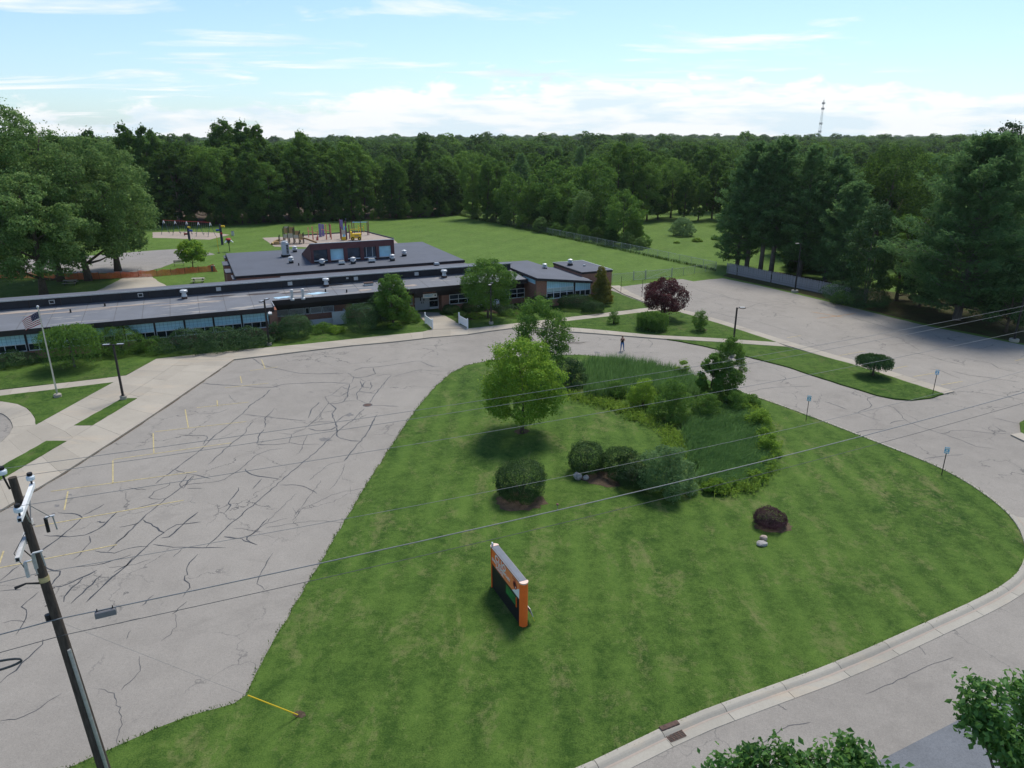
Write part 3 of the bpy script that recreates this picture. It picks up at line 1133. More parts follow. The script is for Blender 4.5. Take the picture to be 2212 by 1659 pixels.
# island lawn between the lot, the loop drive and the street
west = gps([(553, 1457), (590, 1388), (640, 1303), (690, 1222), (740, 1135), (790, 1052), (832, 985), (872, 925), (905, 878), (940, 837), (975, 806), (1010, 790), (1061, 779)])
north = gps([(1110, 774), (1170, 770), (1250, 767.5), (1325, 774), (1400, 789), (1490, 808), (1595, 846)])
east = gps([(1595, 846), (1721, 890), (1846, 938.6), (2005, 1001), (2067, 1031), (2124, 1068), (2172, 1106), (2203, 1145), (2216, 1185), (2213, 1215), (2191, 1253), (2125, 1293), (2008, 1346), (1808, 1436), (1601, 1509.5), (1475, 1556), (1262, 1659)])
east = smooth_line(east, 1)
e_end = east[-1]
ext = [e_end - SDIR * d for d in (8, 20, 45)]
sw = gps([(156, 1659), (228, 1626), (300, 1594), (367, 1565), (440, 1540), (506, 1522), (530, 1505), (542, 1483)])
sw_ext = [sw[0] - Vector((0.93, 0.36, 0)) * d for d in (30, 12)]
isl = [p for p in west + north[:-1]] + east + ext + sw_ext + sw
isl_poly = [(p.x, p.y) for p in isl]
lawn_rng = random.Random(3)
isl_r = ragged(isl_poly, 0.45, 0.05, lawn_rng)
island = tag(sheet('lawn', isl_r, 0.07, 'grass_island', 0.065), 'striped island lawn round the marquee sign and wetland', 'lawn', kind='structure')

# strips of lawn along the school front and between the paths
LZ = 0.125
u_edge = gps([(337.5, 775), (442, 763.8), (553, 752.5), (659, 743), (790, 729), (922, 715.5), (934, 711)], LZ)
front_l = gps([(-60, 848), (0, 841), (150, 825), (272, 810)], LZ) + u_edge + gps([(934, 711), (895, 675), (880, 660), (600, 640), (0, 700), (-60, 710)], LZ)
tag(sheet('lawn', ragged([(p.x, p.y) for p in front_l], 0.7, 0.05, lawn_rng), LZ, 'grass_lawn', 0.12), 'lawn with shrubs in front of the classroom wing', 'lawn', kind='structure')
front_r = gps([(948, 677), (992, 700), (1011, 709.5), (1080, 702), (1147, 694.5), (1188, 689.5), (1280, 678.5), (1364, 668.5), (1416, 663), (1345, 637), (1323, 628), (1290, 630), (1100, 645)], LZ)
tag(sheet('lawn', ragged([(p.x, p.y) for p in front_r], 0.7, 0.05, lawn_rng), LZ, 'grass_lawn', 0.12), 'lawn right of the entrance walk with planting beds', 'lawn', kind='structure')
tri_r = gps([(1205, 703), (1222, 706), (1290, 711.5), (1408, 723), (1526, 728.7), (1677, 738.5), (1615, 718), (1550, 697.5), (1460, 671.5), (1440, 668.5), (1364, 677), (1198, 696.5)], LZ)
tag(sheet('lawn', ragged([(p.x, p.y) for p in tri_r], 0.7, 0.04, lawn_rng), LZ, 'grass_lawn', 0.12), 'triangular lawn with the purple maple between walks', 'lawn', kind='structure')
strip = gps([(1441, 732.5), (1526, 737.5), (1700, 749), (1804, 776.5), (1840, 786), (1940, 818), (2039, 850), (2010, 859), (1968, 863.5), (1935, 861), (1897, 853.5), (1812, 828), (1699, 791), (1595, 764.5), (1526, 748), (1460, 735)], LZ)
tag(sheet('lawn', ragged([(p.x, p.y) for p in strip], 0.6, 0.05, lawn_rng), LZ, 'grass_lawn', 0.12), 'long grass strip between the drive and the right lot', 'lawn', kind='structure')
tri_l = gps([(-60, 862), (0, 855), (245, 825.5), (77.5, 917.5), (75, 900), (60, 882.5), (37.5, 872.5), (0, 866)], LZ)
tag(sheet('lawn', ragged([(p.x, p.y) for p in tri_l], 0.5, 0.04, lawn_rng), LZ + 0.012, 'grass_lawn', 0.13), 'triangle of grass round the flagpole', 'lawn', kind='structure')
med1 = gps([(265, 860.5), (296, 860.5), (200, 919), (160, 919)], LZ)
med2 = gps([(100, 953), (144, 953), (0, 1037.5), (-60, 1073), (-60, 1043), (0, 1009)], LZ)
tag(sheet('lawn', ragged([(p.x, p.y) for p in med1], 0.4, 0.03, lawn_rng), LZ + 0.03, 'grass_lawn', 0.15), 'small grass bed in concrete at the foot of a lamp post', 'lawn', kind='structure')
tag(sheet('lawn', ragged([(p.x, p.y) for p in med2], 0.4, 0.03, lawn_rng), LZ + 0.03, 'grass_lawn', 0.15), 'small grass bed in concrete at the left picture edge', 'lawn', kind='structure')
far_r = gps([(2203, 912), (2226, 900), (2420, 900), (2420, 1000), (2226, 950), (2206, 936)], LZ)
tag(sheet('lawn', [(p.x, p.y) for p in far_r], LZ, 'grass_lawn', 0.12), 'corner of lawn at the right edge across the drive', 'lawn', kind='structure')


def path(name, label):
    o = bpy.data.objects.new(name, None)
    C.objects.link(o)
    return tag(o, label, 'path', kind='structure')


PZ = 0.13
walk = path('pavement', 'concrete pavement along the school front, its kerb dark with shade')
low_edge = gps([(505, 776), (600, 765), (659, 757.5), (760, 746), (848, 738), (901, 732), (934, 728)], PZ)
slabs(walk, u_edge, low_edge, 1.6, PZ)
slabs(walk, gps([(934, 711), (1011, 709.5)], PZ), gps([(934, 728), (969, 725), (1011, 721.5)], PZ), 1.9, PZ - 0.03)
slabs(walk, gps([(1011, 709.5), (1080, 702), (1147, 694.5), (1185, 690)], PZ), gps([(1011, 721.5), (1058, 714.5), (1110, 708), (1145, 706)], PZ), 1.7, PZ)
slabs(walk, gps([(1185, 690), (1198, 696.5), (1210, 703), (1222, 706.4)], PZ), gps([(1145, 706), (1170, 708), (1200, 712), (1226, 715.7)], PZ), 1.6, PZ)
slabs(walk, gps([(1222, 706.4), (1290.6, 711.7), (1408, 723.3), (1526, 729), (1677, 738.8)], PZ), gps([(1226, 715.7), (1290, 720), (1401, 729), (1441, 732), (1526, 736.8), (1700, 748.5)], PZ), 1.6, PZ)
ent = path('entrance_walk', 'concrete walk from the drive up to the front doors')
slabs(ent, gps([(894.7, 673), (915, 692), (934, 711)], PZ), gps([(948, 675), (980, 692), (1011, 709.5)], PZ), 1.8, PZ)
rw = path('side_walk', 'narrow concrete walk crossing the lawn to the right lot')
slabs(rw, gps([(1185, 690), (1280, 679), (1364, 669), (1425, 661)], PZ), gps([(1198, 696.5), (1280, 687), (1364, 677.3), (1444, 668)], PZ), 1.5, PZ)
lw = path('lot_walk', 'pale concrete walk bordering the right lot')
lw_l = gps([(1318, 617), (1345, 634), (1416, 661), (1460, 671.6), (1550, 697.5), (1677, 738.8), (1804, 776.5), (1840, 786), (1940, 818), (2039, 850)], PZ)
slabs(lw, lw_l, offset_line(lw_l, -1.5), 1.7, PZ - 0.02)
pl = path('flagpole_walk', 'concrete path above the flagpole triangle')
slabs(pl, gps([(-60, 849), (0, 842.5), (150, 825.5), (272.5, 811)], PZ), gps([(-60, 862), (0, 855), (150, 837.5), (245, 825.5)], PZ), 1.6, PZ)
apron = path('apron', 'broad concrete apron beside the main lot')
Kc = gps([(505, 776), (430, 827.5), (312.5, 907.5), (142.5, 1017.5), (0, 1102), (-110, 1172)], PZ)
Mr = gps([(428, 775.6), (385, 805), (296, 860.5), (200, 919), (144, 953), (0, 1037.5), (-110, 1102)], PZ)
Ml = gps([(395, 775.4), (340, 812), (265, 860.5), (160, 919), (100, 953), (0, 1009), (-110, 1070)], PZ)
L3 = gps([(337.5, 775), (272, 811), (245, 825.5), (77.5, 917.5), (0, 960), (-110, 1022)], PZ)
slabs(apron, Kc, Mr, 2.2, PZ)
slabs(apron, Mr, Ml, 2.2, PZ - 0.004)
slabs(apron, Ml, L3, 2.2, PZ + 0.002)
ring = path('ring_walk', 'curved concrete walk at the left picture edge')
slabs(ring, gps([(-60, 862), (0, 866), (37.5, 872.5), (60, 882.5), (75, 900), (77.5, 917.5)], PZ), gps([(-60, 888), (0, 890), (12.5, 897.5), (22.5, 907.5), (27, 917), (27.5, 922.5)], PZ), 1.6, PZ - 0.005)
slabs(ring, gps([(27.5, 922.5), (22.5, 935), (12.5, 945), (0, 957.5), (-60, 990)], PZ), gps([(77.5, 917.5), (50, 932.8), (20, 949.2), (0, 960.2), (-60, 994)], PZ), 1.8, PZ - 0.005)
tag(sheet('turning_circle', [(p.x, p.y) for p in gps([(-80, 884), (0, 889.5), (12.5, 897), (22.5, 907), (27.8, 922.5), (23, 936), (13, 946), (0, 958.5), (-80, 1000)])], 0.05, 'asphalt_lot'),
    'asphalt turning circle at the left picture edge', 'asphalt', kind='structure')
k2 = path('right_kerb', 'pale concrete corner across the drive at the right edge')
slabs(k2, gps([(2183, 938), (2212, 953), (2300, 990)], PZ), gps([(2206, 934), (2230, 948), (2320, 985)], PZ), 2.0, PZ)

# kerb with gutter pan along the drive and the street
def kerb_run(parent, line, sec, step, name):
    n = max(1, round(line_len(line) / step))
    P = resample(line, n * 3)
    offs = [offset_line(P, -d) for d, _ in sec]
    for i in range(n):
        idx = [3 * i, 3 * i + 1, 3 * i + 2, 3 * i + 3]
        rings = []
        for j, k in enumerate(idx):
            r = []
            for (d, z), ol in zip(sec, offs):
                q = ol[k]
                if j == 0:
                    q = q.lerp(ol[k + 1], 0.012)
                if j == 3:
                    q = q.lerp(ol[k - 1], 0.012)
                r.append((q.x, q.y, z))
            rings.append(r)
        m = len(sec)
        vs = [p for r in rings for p in r]
        fs = []
        for j in range(3):
            for q in range(m):
                q2 = (q + 1) % m
                fs.append((j * m + q, (j + 1) * m + q, (j + 1) * m + q2, j * m + q2))
        fs.append(tuple(range(m)))
        fs.append(tuple(3 * m + q for q in range(m - 1, -1, -1)))
        link(name, mesh_from(name, vs, fs, 'kerb_concrete'), parent)


i_split = min(range(len(east)), key=lambda i: (east[i] - gp(2172, 1106)).length)
kerb = path('kerb', 'jointed concrete kerb and gutter round the island lawn')
kerb['category'] = 'kerb'
kerb_run(kerb, [Vector(p) for p in east[:i_split + 1]], [(0, 0), (0, 0.10), (0.16, 0.11), (0.22, 0.03), (0.26, 0)], 3.0, 'kerb_stone')
street_line = [Vector(p) for p in east[i_split:]] + [e_end - SDIR * d for d in (3, 8, 15)]
kerb_run(kerb, street_line, [(-0.03, 0), (-0.03, 0.135), (0.04, 0.155), (0.20, 0.15), (0.27, 0.12), (0.38, 0.045), (0.85, 0.035), (0.86, 0)], 3.05, 'kerb_stone')

# the street proper, and the older coarser road beyond it
ro = gp(1881, 1653)
def along(p, d, off=0.0):
    return Vector((p.x + SDIR.x * d + SDIR.y * off, p.y + SDIR.y * d - SDIR.x * off, 0))
tag(sheet('road', [(p.x, p.y) for p in (along(ro, -60), along(ro, -20, -0.05), along(ro, -4, 0.06), along(ro, 0), along(ro, 5, -0.08), along(ro, 120), along(ro, 120, 12), along(ro, -60, 12))], 0.02, 'asphalt_road'),
    'darker coarse asphalt road at the lower right', 'road', kind='structure')
sk = gp(1475, 1556)
so = along(sk, 0, 0.9)
tag(sheet('street', [(p.x, p.y) for p in (along(so, -60), along(so, 14), along(so, 20, 0.3), along(so, 26, 1.2), along(so, 120, 1.2), along(so, 120, 14), along(so, -60, 14))], 0.016, 'asphalt_street'),
    'grey asphalt lane along the kerb', 'street', kind='structure')
verge = [along(ro, -80, 12), along(ro, 150, 12), along(ro, 150, 80), along(ro, -80, 80)]
tag(sheet('verge', [(p.x, p.y) for p in verge], 0.05, 'grass_lawn', 0.05), 'grass verge on the near side of the road', 'verge', kind='structure')

# tar poured into the cracks
crk = random.Random(7)
cracks = [
    [(545.4, 773.5), (568.6, 789.8), (610.4, 799.1), (647.6, 807.0), (694.1, 807.9), (745.3, 806.1)],
    [(436.1, 828.4), (494.2, 832.6), (554.7, 836.3), (591.9, 836.3), (610.4, 830.3), (656.9, 827.9), (703.4, 826.1), (754.6, 828.4)],
    [(584.9, 841.0), (568.6, 857.2), (543.0, 873.5), (522.1, 895.4), (489.6, 922.3), (454.7, 949.3), (443.1, 964.2), (410.5, 989.7), (368.7, 1019.9), (352.4, 1033.0), (336.2, 1045.5)],
    [(524.4, 895.4), (568.6, 900.5), (615.1, 904.6), (661.6, 909.8)],
    [(591.9, 882.8), (573.3, 903.7), (571.9, 924.6)],
    [(547.7, 910.7), (533.7, 924.6), (533.7, 933.9), (517.5, 945.6), (503.5, 954.9), (475.6, 980.4), (450.1, 1003.7)],
    [(382.6, 938.6), (415.2, 940.9), (443.1, 940.9), (448.7, 945.6), (438.4, 961.8)],
    [(749.9, 805.2), (763.9, 815.4), (761.5, 827.0), (740.6, 834.0), (726.7, 845.6), (715.1, 854.9), (699.7, 857.2), (710.4, 871.2), (694.1, 892.1), (670.9, 915.3), (656.9, 927.0), (629.0, 938.6), (601.2, 935.3)],
    [(689.5, 868.9), (670.9, 887.4), (666.2, 903.7)],
    [(710.4, 871.2), (726.7, 881.4), (717.4, 894.4), (724.3, 913.0), (729.0, 922.3), (712.7, 929.3), (689.5, 931.6), (666.2, 926.0)],
    [(763.9, 801.4), (782.5, 794.5), (810.4, 793.5), (852.2, 787.5), (905.7, 779.6), (933.6, 792.1), (958.7, 793.1)],
    [(805.7, 794.5), (810.4, 808.4), (787.1, 815.4), (763.9, 815.4)],
    [(845.2, 809.8), (829.0, 829.3), (810.4, 852.6), (798.7, 871.2)],
    [(845.2, 809.8), (833.6, 808.4), (810.4, 813.1)],
    [(847.5, 814.5), (903.3, 799.1), (958.7, 802.4)],
    [(777.8, 822.4), (782.5, 836.3), (770.8, 850.3), (773.2, 864.2), (791.8, 871.2)],
    [(754.6, 829.3), (752.2, 845.6), (749.9, 859.6), (740.6, 868.9), (722.0, 873.5), (710.4, 871.2)],
    [(773.2, 834.0), (754.6, 843.3), (740.6, 836.3)],
    [(740.6, 868.9), (754.6, 865.6), (773.2, 866.5)],
    [(773.2, 845.6), (810.4, 850.3)],
    [(794.1, 875.8), (833.6, 876.8), (861.5, 878.1)],
    [(729.0, 922.3), (726.7, 938.6), (736.0, 947.9), (759.2, 952.5), (780.1, 953.5)],
    [(815.0, 895.8), (803.4, 913.0), (794.1, 933.9), (777.8, 954.9), (754.6, 980.4), (742.9, 996.7)],
    [(787.1, 882.8), (763.9, 906.0), (736.0, 927.0), (715.1, 945.6), (684.8, 973.5), (652.3, 1001.3), (610.4, 1036.2), (568.6, 1073.4), (529.1, 1106.0), (494.2, 1136.2), (445.4, 1182.7)],
    [(610.4, 968.8), (587.2, 971.1), (554.7, 982.8), (540.7, 994.4), (526.8, 1008.3), (503.5, 1024.6), (480.3, 1038.5), (457.0, 1041.8), (410.5, 1045.5), (387.3, 1048.8)],
    [(529.1, 1013.0), (540.7, 1025.5), (568.6, 1030.6), (605.8, 1036.2)],
    [(566.3, 1033.9), (545.4, 1057.1)],
    [(603.5, 1047.8), (652.3, 1048.8), (684.8, 1066.4)],
    [(515.1, 1053.4), (516.5, 1059.5), (491.9, 1085.0), (497.9, 1093.4), (484.9, 1108.3)],
    [(378.0, 1014.4), (403.6, 1023.7), (424.5, 1026.9), (454.7, 1034.8)],
    [(403.6, 1026.9), (387.3, 1047.8), (396.6, 1057.1), (419.8, 1026.9)],
    [(650.0, 1101.3), (631.4, 1124.5)],
    [(619.7, 1119.9), (573.3, 1131.5), (543.0, 1154.8), (522.1, 1164.1), (484.9, 1159.4)],
    [(522.1, 1164.1), (531.4, 1171.0), (557.0, 1178.0)],
    [(629.0, 938.6), (624.4, 957.2), (647.6, 960.4), (689.5, 960.4)],
    [(554.7, 959.5), (559.3, 940.9), (570.9, 927.0)],
    [(429.1, 894.4), (471.0, 892.1), (494.2, 882.8)],
    [(554.7, 959.5), (577.9, 961.8), (605.8, 959.5), (624.4, 957.2)],
    [(689.5, 892.1), (708.1, 889.8), (724.3, 887.4)],
    [(670.9, 915.3), (694.1, 910.7), (722.0, 913.0)],
    [(715.1, 854.9), (736.0, 857.2), (752.2, 845.6)],
    [(789.4, 824.7), (782.5, 836.3), (801.1, 838.6)],
    [(694.1, 892.1), (689.5, 903.7), (673.2, 913.0)],
    [(656.9, 927.0), (647.6, 929.3), (633.7, 933.9)],
    [(763.9, 815.4), (777.8, 819.1), (789.4, 824.7), (808.0, 820.0)],
    [(801.1, 824.7), (803.4, 836.3), (798.7, 843.3)],
    [(724.3, 913.0), (740.6, 899.1), (759.2, 892.1)],
    [(663.9, 940.9), (647.6, 978.1), (638.3, 983.7)],
    [(418.4, 1027.6), (399.8, 1048.5), (371.9, 1067.1), (344.0, 1090.3), (306.8, 1120.6), (278.9, 1148.5), (232.5, 1192.6)],
    [(367.3, 1041.5), (364.9, 1050.8), (334.7, 1060.1), (320.8, 1076.4), (339.4, 1079.7), (358.0, 1076.4)],
    [(404.5, 1055.5), (437.0, 1055.5)],
    [(278.9, 1054.1), (316.1, 1058.7)],
    [(309.2, 1122.9), (330.1, 1134.5), (353.3, 1150.8), (320.8, 1176.4), (283.6, 1211.2), (223.2, 1264.7), (186.0, 1301.9)],
    [(353.3, 1150.8), (381.2, 1134.5), (434.7, 1127.5)],
    [(427.7, 1106.6), (395.2, 1132.2), (367.3, 1160.1), (348.7, 1162.4)],
    [(258.0, 1139.2), (288.2, 1133.6), (299.9, 1129.9)],
    [(330.1, 1176.4), (390.5, 1183.3), (441.7, 1183.3), (488.1, 1183.3)],
    [(392.8, 1185.6), (374.2, 1204.2)],
    [(427.7, 1197.3), (404.5, 1218.2), (404.5, 1241.4), (395.2, 1241.4), (399.8, 1255.4), (411.4, 1264.7), (395.2, 1290.3)],
    [(404.5, 1299.5), (371.9, 1327.4)],
    [(332.4, 1285.6), (306.8, 1308.8)],
    [(125.5, 1108.0), (162.7, 1109.9), (179.0, 1116.8), (158.1, 1139.2), (120.9, 1167.1), (81.4, 1197.3)],
    [(225.5, 1088.9), (195.3, 1106.6), (179.0, 1113.6)],
    [(95.3, 1156.8), (139.5, 1160.1), (190.6, 1155.4), (218.5, 1139.2), (253.4, 1106.6)],
    [(209.2, 1127.5), (227.8, 1128.5)],
    [(192.9, 1157.8), (195.3, 1171.7), (176.7, 1194.9), (158.1, 1208.9)],
    [(204.6, 1190.3), (246.4, 1195.9), (278.9, 1183.3), (320.8, 1181.0)],
    [(153.4, 1226.6), (190.6, 1222.8), (223.2, 1218.2), (260.3, 1206.6), (283.6, 1198.7)],
    [(209.2, 1232.1), (176.7, 1248.4), (139.5, 1265.6), (111.6, 1268.4)],
    [(97.6, 1222.8), (106.9, 1232.1), (132.5, 1234.5), (111.6, 1264.7)],
    [(179.0, 1248.4), (153.4, 1274.0), (136.2, 1288.9), (138.1, 1300.9)],
    [(220.8, 1241.4), (199.9, 1260.0), (176.7, 1285.6), (153.4, 1304.2)],
    [(0.0, 1255.4), (23.2, 1234.5), (41.8, 1222.8)],
    [(0.0, 1277.2), (46.5, 1274.9)],
    [(83.7, 1278.6), (48.8, 1308.8), (60.4, 1322.8), (55.8, 1339.1), (34.9, 1371.6)],
    [(590.0, 1194.9), (567.2, 1232.1), (553.2, 1260.0), (571.8, 1274.9)],
    [(578.8, 1120.6), (553.2, 1148.5), (525.3, 1164.7), (553.2, 1176.4)],
    [(483.5, 1160.1), (525.3, 1164.7)],
    [(246.4, 1236.8), (274.3, 1222.8), (288.2, 1204.2)],
    [(297.5, 1097.3), (325.4, 1090.3), (344.0, 1083.4)],
    [(278.9, 1148.5), (265.0, 1162.4), (246.4, 1176.4)],
    [(93, 1381), (95, 1389), (42, 1440), (0, 1476)],
    [(1614, 848), (1650, 840), (1679, 836.5), (1755, 834)], [(1684, 828), (1700, 817), (1684, 809)], [(1897, 854), (1872, 862), (1883, 875), (1878, 881), (1852, 892), (1903, 910)],
    [(1908, 875), (1928, 880), (1942, 890), (1950, 903), (1954, 907), (1982, 921), (2039, 938), (2080, 953), (2110, 965), (2152, 971)], [(1922, 916), (1940, 909), (1954, 909)],
    [(2030, 936), (2046, 936), (2056, 930), (2084, 929), (2140, 936), (2183, 938)], [(1843, 937), (1870, 930), (1914, 927)], [(1781, 868), (1805, 875), (1829, 885)], [(2146, 903), (2203, 916)],
    [(1996, 992), (2040, 985), (2081, 982)], [(2070, 845), (2110, 848), (2166, 856), (2212, 864)], [(1965, 761), (2005, 768), (2040, 780), (2078, 788)], [(1897, 720), (1930, 727), (1951, 733), (1956, 740), (1988, 757)],
    [(2056, 802), (2095, 811), (2150, 818), (2203, 826)], [(2081, 774), (2141, 785), (2160, 797), (2195, 803)], [(2104, 754), (2125, 752), (2149, 744)], [(2006, 797), (2030, 800), (2074, 818)],
    [(1628, 692), (1680, 708), (1727, 723)], [(1840, 686), (1900, 703), (1948, 717)], [(1990, 741), (2040, 752)], [(1690, 660), (1725, 652), (1740, 659)], [(1600, 670), (1640, 655), (1690, 650)],
    [(1550, 633), (1580, 645), (1640, 655), (1700, 668)], [(1480, 640), (1520, 646), (1560, 640)], [(1500, 625), (1560, 640), (1600, 650)], [(1530, 672), (1580, 684), (1620, 690)],
    [(1400, 733), (1410, 742), (1402, 752)], [(1341, 775), (1350, 769), (1356, 764)], [(1150, 742), (1180, 738), (1224, 737)],
    [(1048, 748), (1067, 750), (1073, 762), (1080, 768)],
]
for c in cracks:
    L = gps(c)
    n = max(4, int(line_len(L) / 0.40))
    L = resample(L, n)
    for i in range(1, len(L) - 1):
        L[i] = L[i] + Vector((crk.uniform(-0.06, 0.06), crk.uniform(-0.06, 0.06), 0))
    far = L[0].y > 66
    ribbon('tar_seam', L, (0.064 if far else 0.072) * crk.uniform(0.65, 1.35), 0.018, 'tar' if crk.random() < 0.82 else 'tar_worn', lot, crk)
fine = [[(742.9, 996.7), (712.7, 1001.3), (689.5, 1019.9), (666.2, 1038.5)], [(745.3, 1001.3), (736.0, 1029.2), (715.1, 1057.1)], [(791.8, 1054.8), (731.3, 1064.1), (694.1, 1080.4), (652.3, 1099.0)], [(745.3, 1129.2), (694.1, 1124.5), (638.3, 1129.2), (573.3, 1140.8)], [(494.2, 852.6), (508.2, 871.2), (522.1, 868.9)], [(503.5, 1140.8), (536.1, 1143.1), (564.0, 1150.1)], [(640.7, 1066.4), (610.4, 1094.3), (573.3, 1131.5)], [(694.1, 1038.5), (666.2, 1075.7), (638.3, 1112.9)], [(381.2, 1325.1), (383.5, 1348.4), (367.3, 1371.6), (348.7, 1385.6)], [(281.3, 1362.3), (274.3, 1380.9)], [(223.2, 1355.3), (269.6, 1343.7), (302.2, 1334.4)], [(325.4, 1208.9), (278.9, 1222.8), (232.5, 1227.5)], [(0.0, 1348.4), (27.9, 1339.1), (55.8, 1343.7)],
        [(215, 1488), (249, 1501), (255, 1529), (266, 1554), (253, 1609)], [(298, 1420), (306, 1455), (260, 1490)], [(0, 1560), (60, 1548), (130, 1500)]]
for c in fine:
    L = resample(smooth_line(gps(c), 1), max(4, int(line_len(gps(c)) / 0.25)))
    L = [p + Vector((crk.uniform(-0.06, 0.06), crk.uniform(-0.06, 0.06), 0)) for p in L]
    ribbon('crack', L, 0.035, 0.018, 'tar_worn', lot, crk)
for c in ([(1640, 1610), (1700, 1570), (1750, 1560)], [(1700, 1535), (1640, 1500)], [(1980, 1390), (2000, 1415)], [(1870, 1500), (1920, 1480), (2000, 1440), (2060, 1420)]):
    L = resample(gps(c), 14)
    L = [p + Vector((crk.uniform(-0.03, 0.03), crk.uniform(-0.03, 0.03), 0)) for p in L]
    ribbon('crack', L, 0.03, 0.024, 'tar_worn', lot, crk)

# drain cover and stains in the lot
mh = bpy.data.objects.new('drain_cover', None)
C.objects.link(mh)
mh.location = gp(794, 875, .012)
tag(mh, 'small dark round drain cover among the cracks of the lot', 'drain cover')
MB().lathe([(.42, 0), (.42, .008), (.33, .010)], n=20).build('ring', 'tar_worn', mh)
MB().lathe([(.33, .004), (.33, .013), (.05, .015)], n=20).build('lid', 'rust_iron', mh)
for cx, cy, r1, r2 in ((123, 1093, 7, 3), (116, 1110, 5, 2), (152, 1069, 5, 2), (140, 1076, 4, 2), (705, 950, 14, 5), (755, 896, 9, 4), (1290, 762, 9, 2)):
    pts = []
    for k in range(16):
        a_ = 2 * math.pi * k / 16
        f_ = crk.uniform(.55, 1.2)
        p = gp(cx + r1 * f_ * math.cos(a_), cy + r2 * f_ * math.sin(a_))
        pts.append((p.x, p.y))
    sheet('oil_stain', pts, .0165, 'stain', parent=lot)
# faded parking bay lines
bays = [[(519, 813), (522.5, 828)], [(469, 865), (470, 878)], [(425, 881), (537, 869)], [(400, 885), (407, 924)], [(335, 933), (532, 911)], [(331, 936), (332.5, 979)],
        [(245, 993), (500, 957)], [(244, 995), (244, 1045)], [(110, 1062), (425, 1019)], [(147, 1062), (139, 1102)], [(76, 1138), (397, 1081)], [(8, 1191), (-4, 1226)], [(0, 1227), (253, 1177)],
        [(565, 777), (573, 797)], [(540, 801), (600, 793)], [(486, 838), (580, 828)]]
for b in bays:
    ribbon('parking_line', resample(gps(b), 6), 0.085, 0.0235, 'paint_yellow', lot, None, False)
for b in ([(1812, 768.5), (1869, 758.6)], [(1928, 797), (1960, 791)], [(1973, 814), (2019, 806)], [(2033, 832), (2079, 824)], [(2192, 780), (2225, 772)], [(1700, 730), (1730, 725)], [(1880, 783), (1915, 776)]):
    ribbon('parking_line', resample(gps(b), 6), 0.085, 0.0235, 'paint_yellow', lot, None, False)
for b in ([(1764, 688), (1800, 684), (1850, 677)], [(1753, 674), (1790, 680), (1822, 686)]):
    ribbon('tar_seam', resample(gps(b), 8), 0.15, 0.0235, 'paint_orange', lot, crk)

# play surfaces behind the school
def flat(name, px, z, mat, label, cat):
    return tag(sheet(name, ragged([(p.x, p.y) for p in gps(px)], 1.5, 0.12, rnd), z, mat), label, cat, kind='structure')
flat('playground_gravel', [(566, 514), (613, 512), (700, 507), (788, 501), (850, 517), (880, 545), (653, 534), (593, 533)], 0.03, 'gravel', 'pale pea gravel bed of the climbing playground', 'gravel')
flat('swing_gravel', [(330, 502), (395, 500.5), (464, 502.5), (496, 507.6), (453, 518), (370, 515), (330, 514)], 0.03, 'gravel', 'pale gravel bed under the swings', 'gravel')
flat('play_court', [(-60, 566), (0, 564), (200, 552), (333, 541), (381, 538), (453, 546), (464, 550), (400, 558), (347, 579), (293, 592), (227, 590), (0, 592), (-60, 594)], 0.02, 'asphalt_court', 'cracked asphalt play court behind the big trees', 'asphalt')
flat('back_path', [(262, 602), (293, 590), (327, 592), (330, 600), (360, 618), (330, 640), (180, 640), (225, 622)], 0.024, 'concrete', 'worn path from the play court to the school', 'path')
flat('needle_bed', [(1561, 596), (1600, 580), (1700, 590), (1850, 620), (2000, 640), (2300, 660), (2500, 790), (2212, 742), (1992, 698), (1851, 664), (1733, 635)], 0.006, 'needle_litter', 'brown needle litter under the pines', 'ground')
flat('woodland_floor', [(-400, 470), (380, 487), (960, 467), (990, 455), (990, 440), (-400, 420)], 0.006, 'soil', 'shaded woodland floor behind the playing field', 'ground')
for cx, cy, rx, ry, lab in ((1127, 934, 16, 6, 'bare soil ring under the round maple'), (1124, 1085, 56, 22, 'bare mulch under the big clipped yew'), (1320, 1036, 70, 18, 'bare mulch under the yew clump'),
                            (1012, 683, 30, 10, 'mulched planting bed right of the doors'), (648, 1546, 14, 8, 'bare soil round the guy anchor'), (1100, 672, 60, 9, 'mulched bed by the brick block'),
                            (1515, 715, 12, 3, 'soil ring under the upright shrub'), (1672, 1142, 42, 12, 'worn bare turf round the barberry')):
    pts = []
    for k in range(26):
        a = 2 * math.pi * k / 26
        f = rnd.uniform(0.8, 1.15)
        p = gp(cx + rx * f * math.cos(a), cy + ry * f * math.sin(a))
        pts.append((p.x, p.y))
    tag(sheet('soil_patch', pts, 0.082 if cy > 770 else LZ + 0.01, 'soil'), lab, 'soil', kind='structure')

# turf blades that fray the lawn edges
frng = np.random.default_rng(4)
pts = []
for poly, z, n in ((isl_r, 0.06, 26), ):
    for i in range(len(poly)):
        a, b = Vector(poly[i]), Vector(poly[(i + 1) % len(poly)])
        L = (b - a).length
        c = (a + b) / 2
        if L > 3 or not (12 < c.y < 80):
            continue
        for k in range(int(L * n)):
            q = a.lerp(b, frng.random())
            pts.append((q.x + frng.normal() * 0.07, q.y + frng.normal() * 0.07, z))
V, Fc = blade_field(pts, 0.11, 0.035, frng, 0.9, 0.5)
tag(link('grass_fringe', np_mesh('grass_fringe', [(V, Fc, 'grass_blade')])), 'ragged grass blades along the island edge', 'grass', kind='stuff')
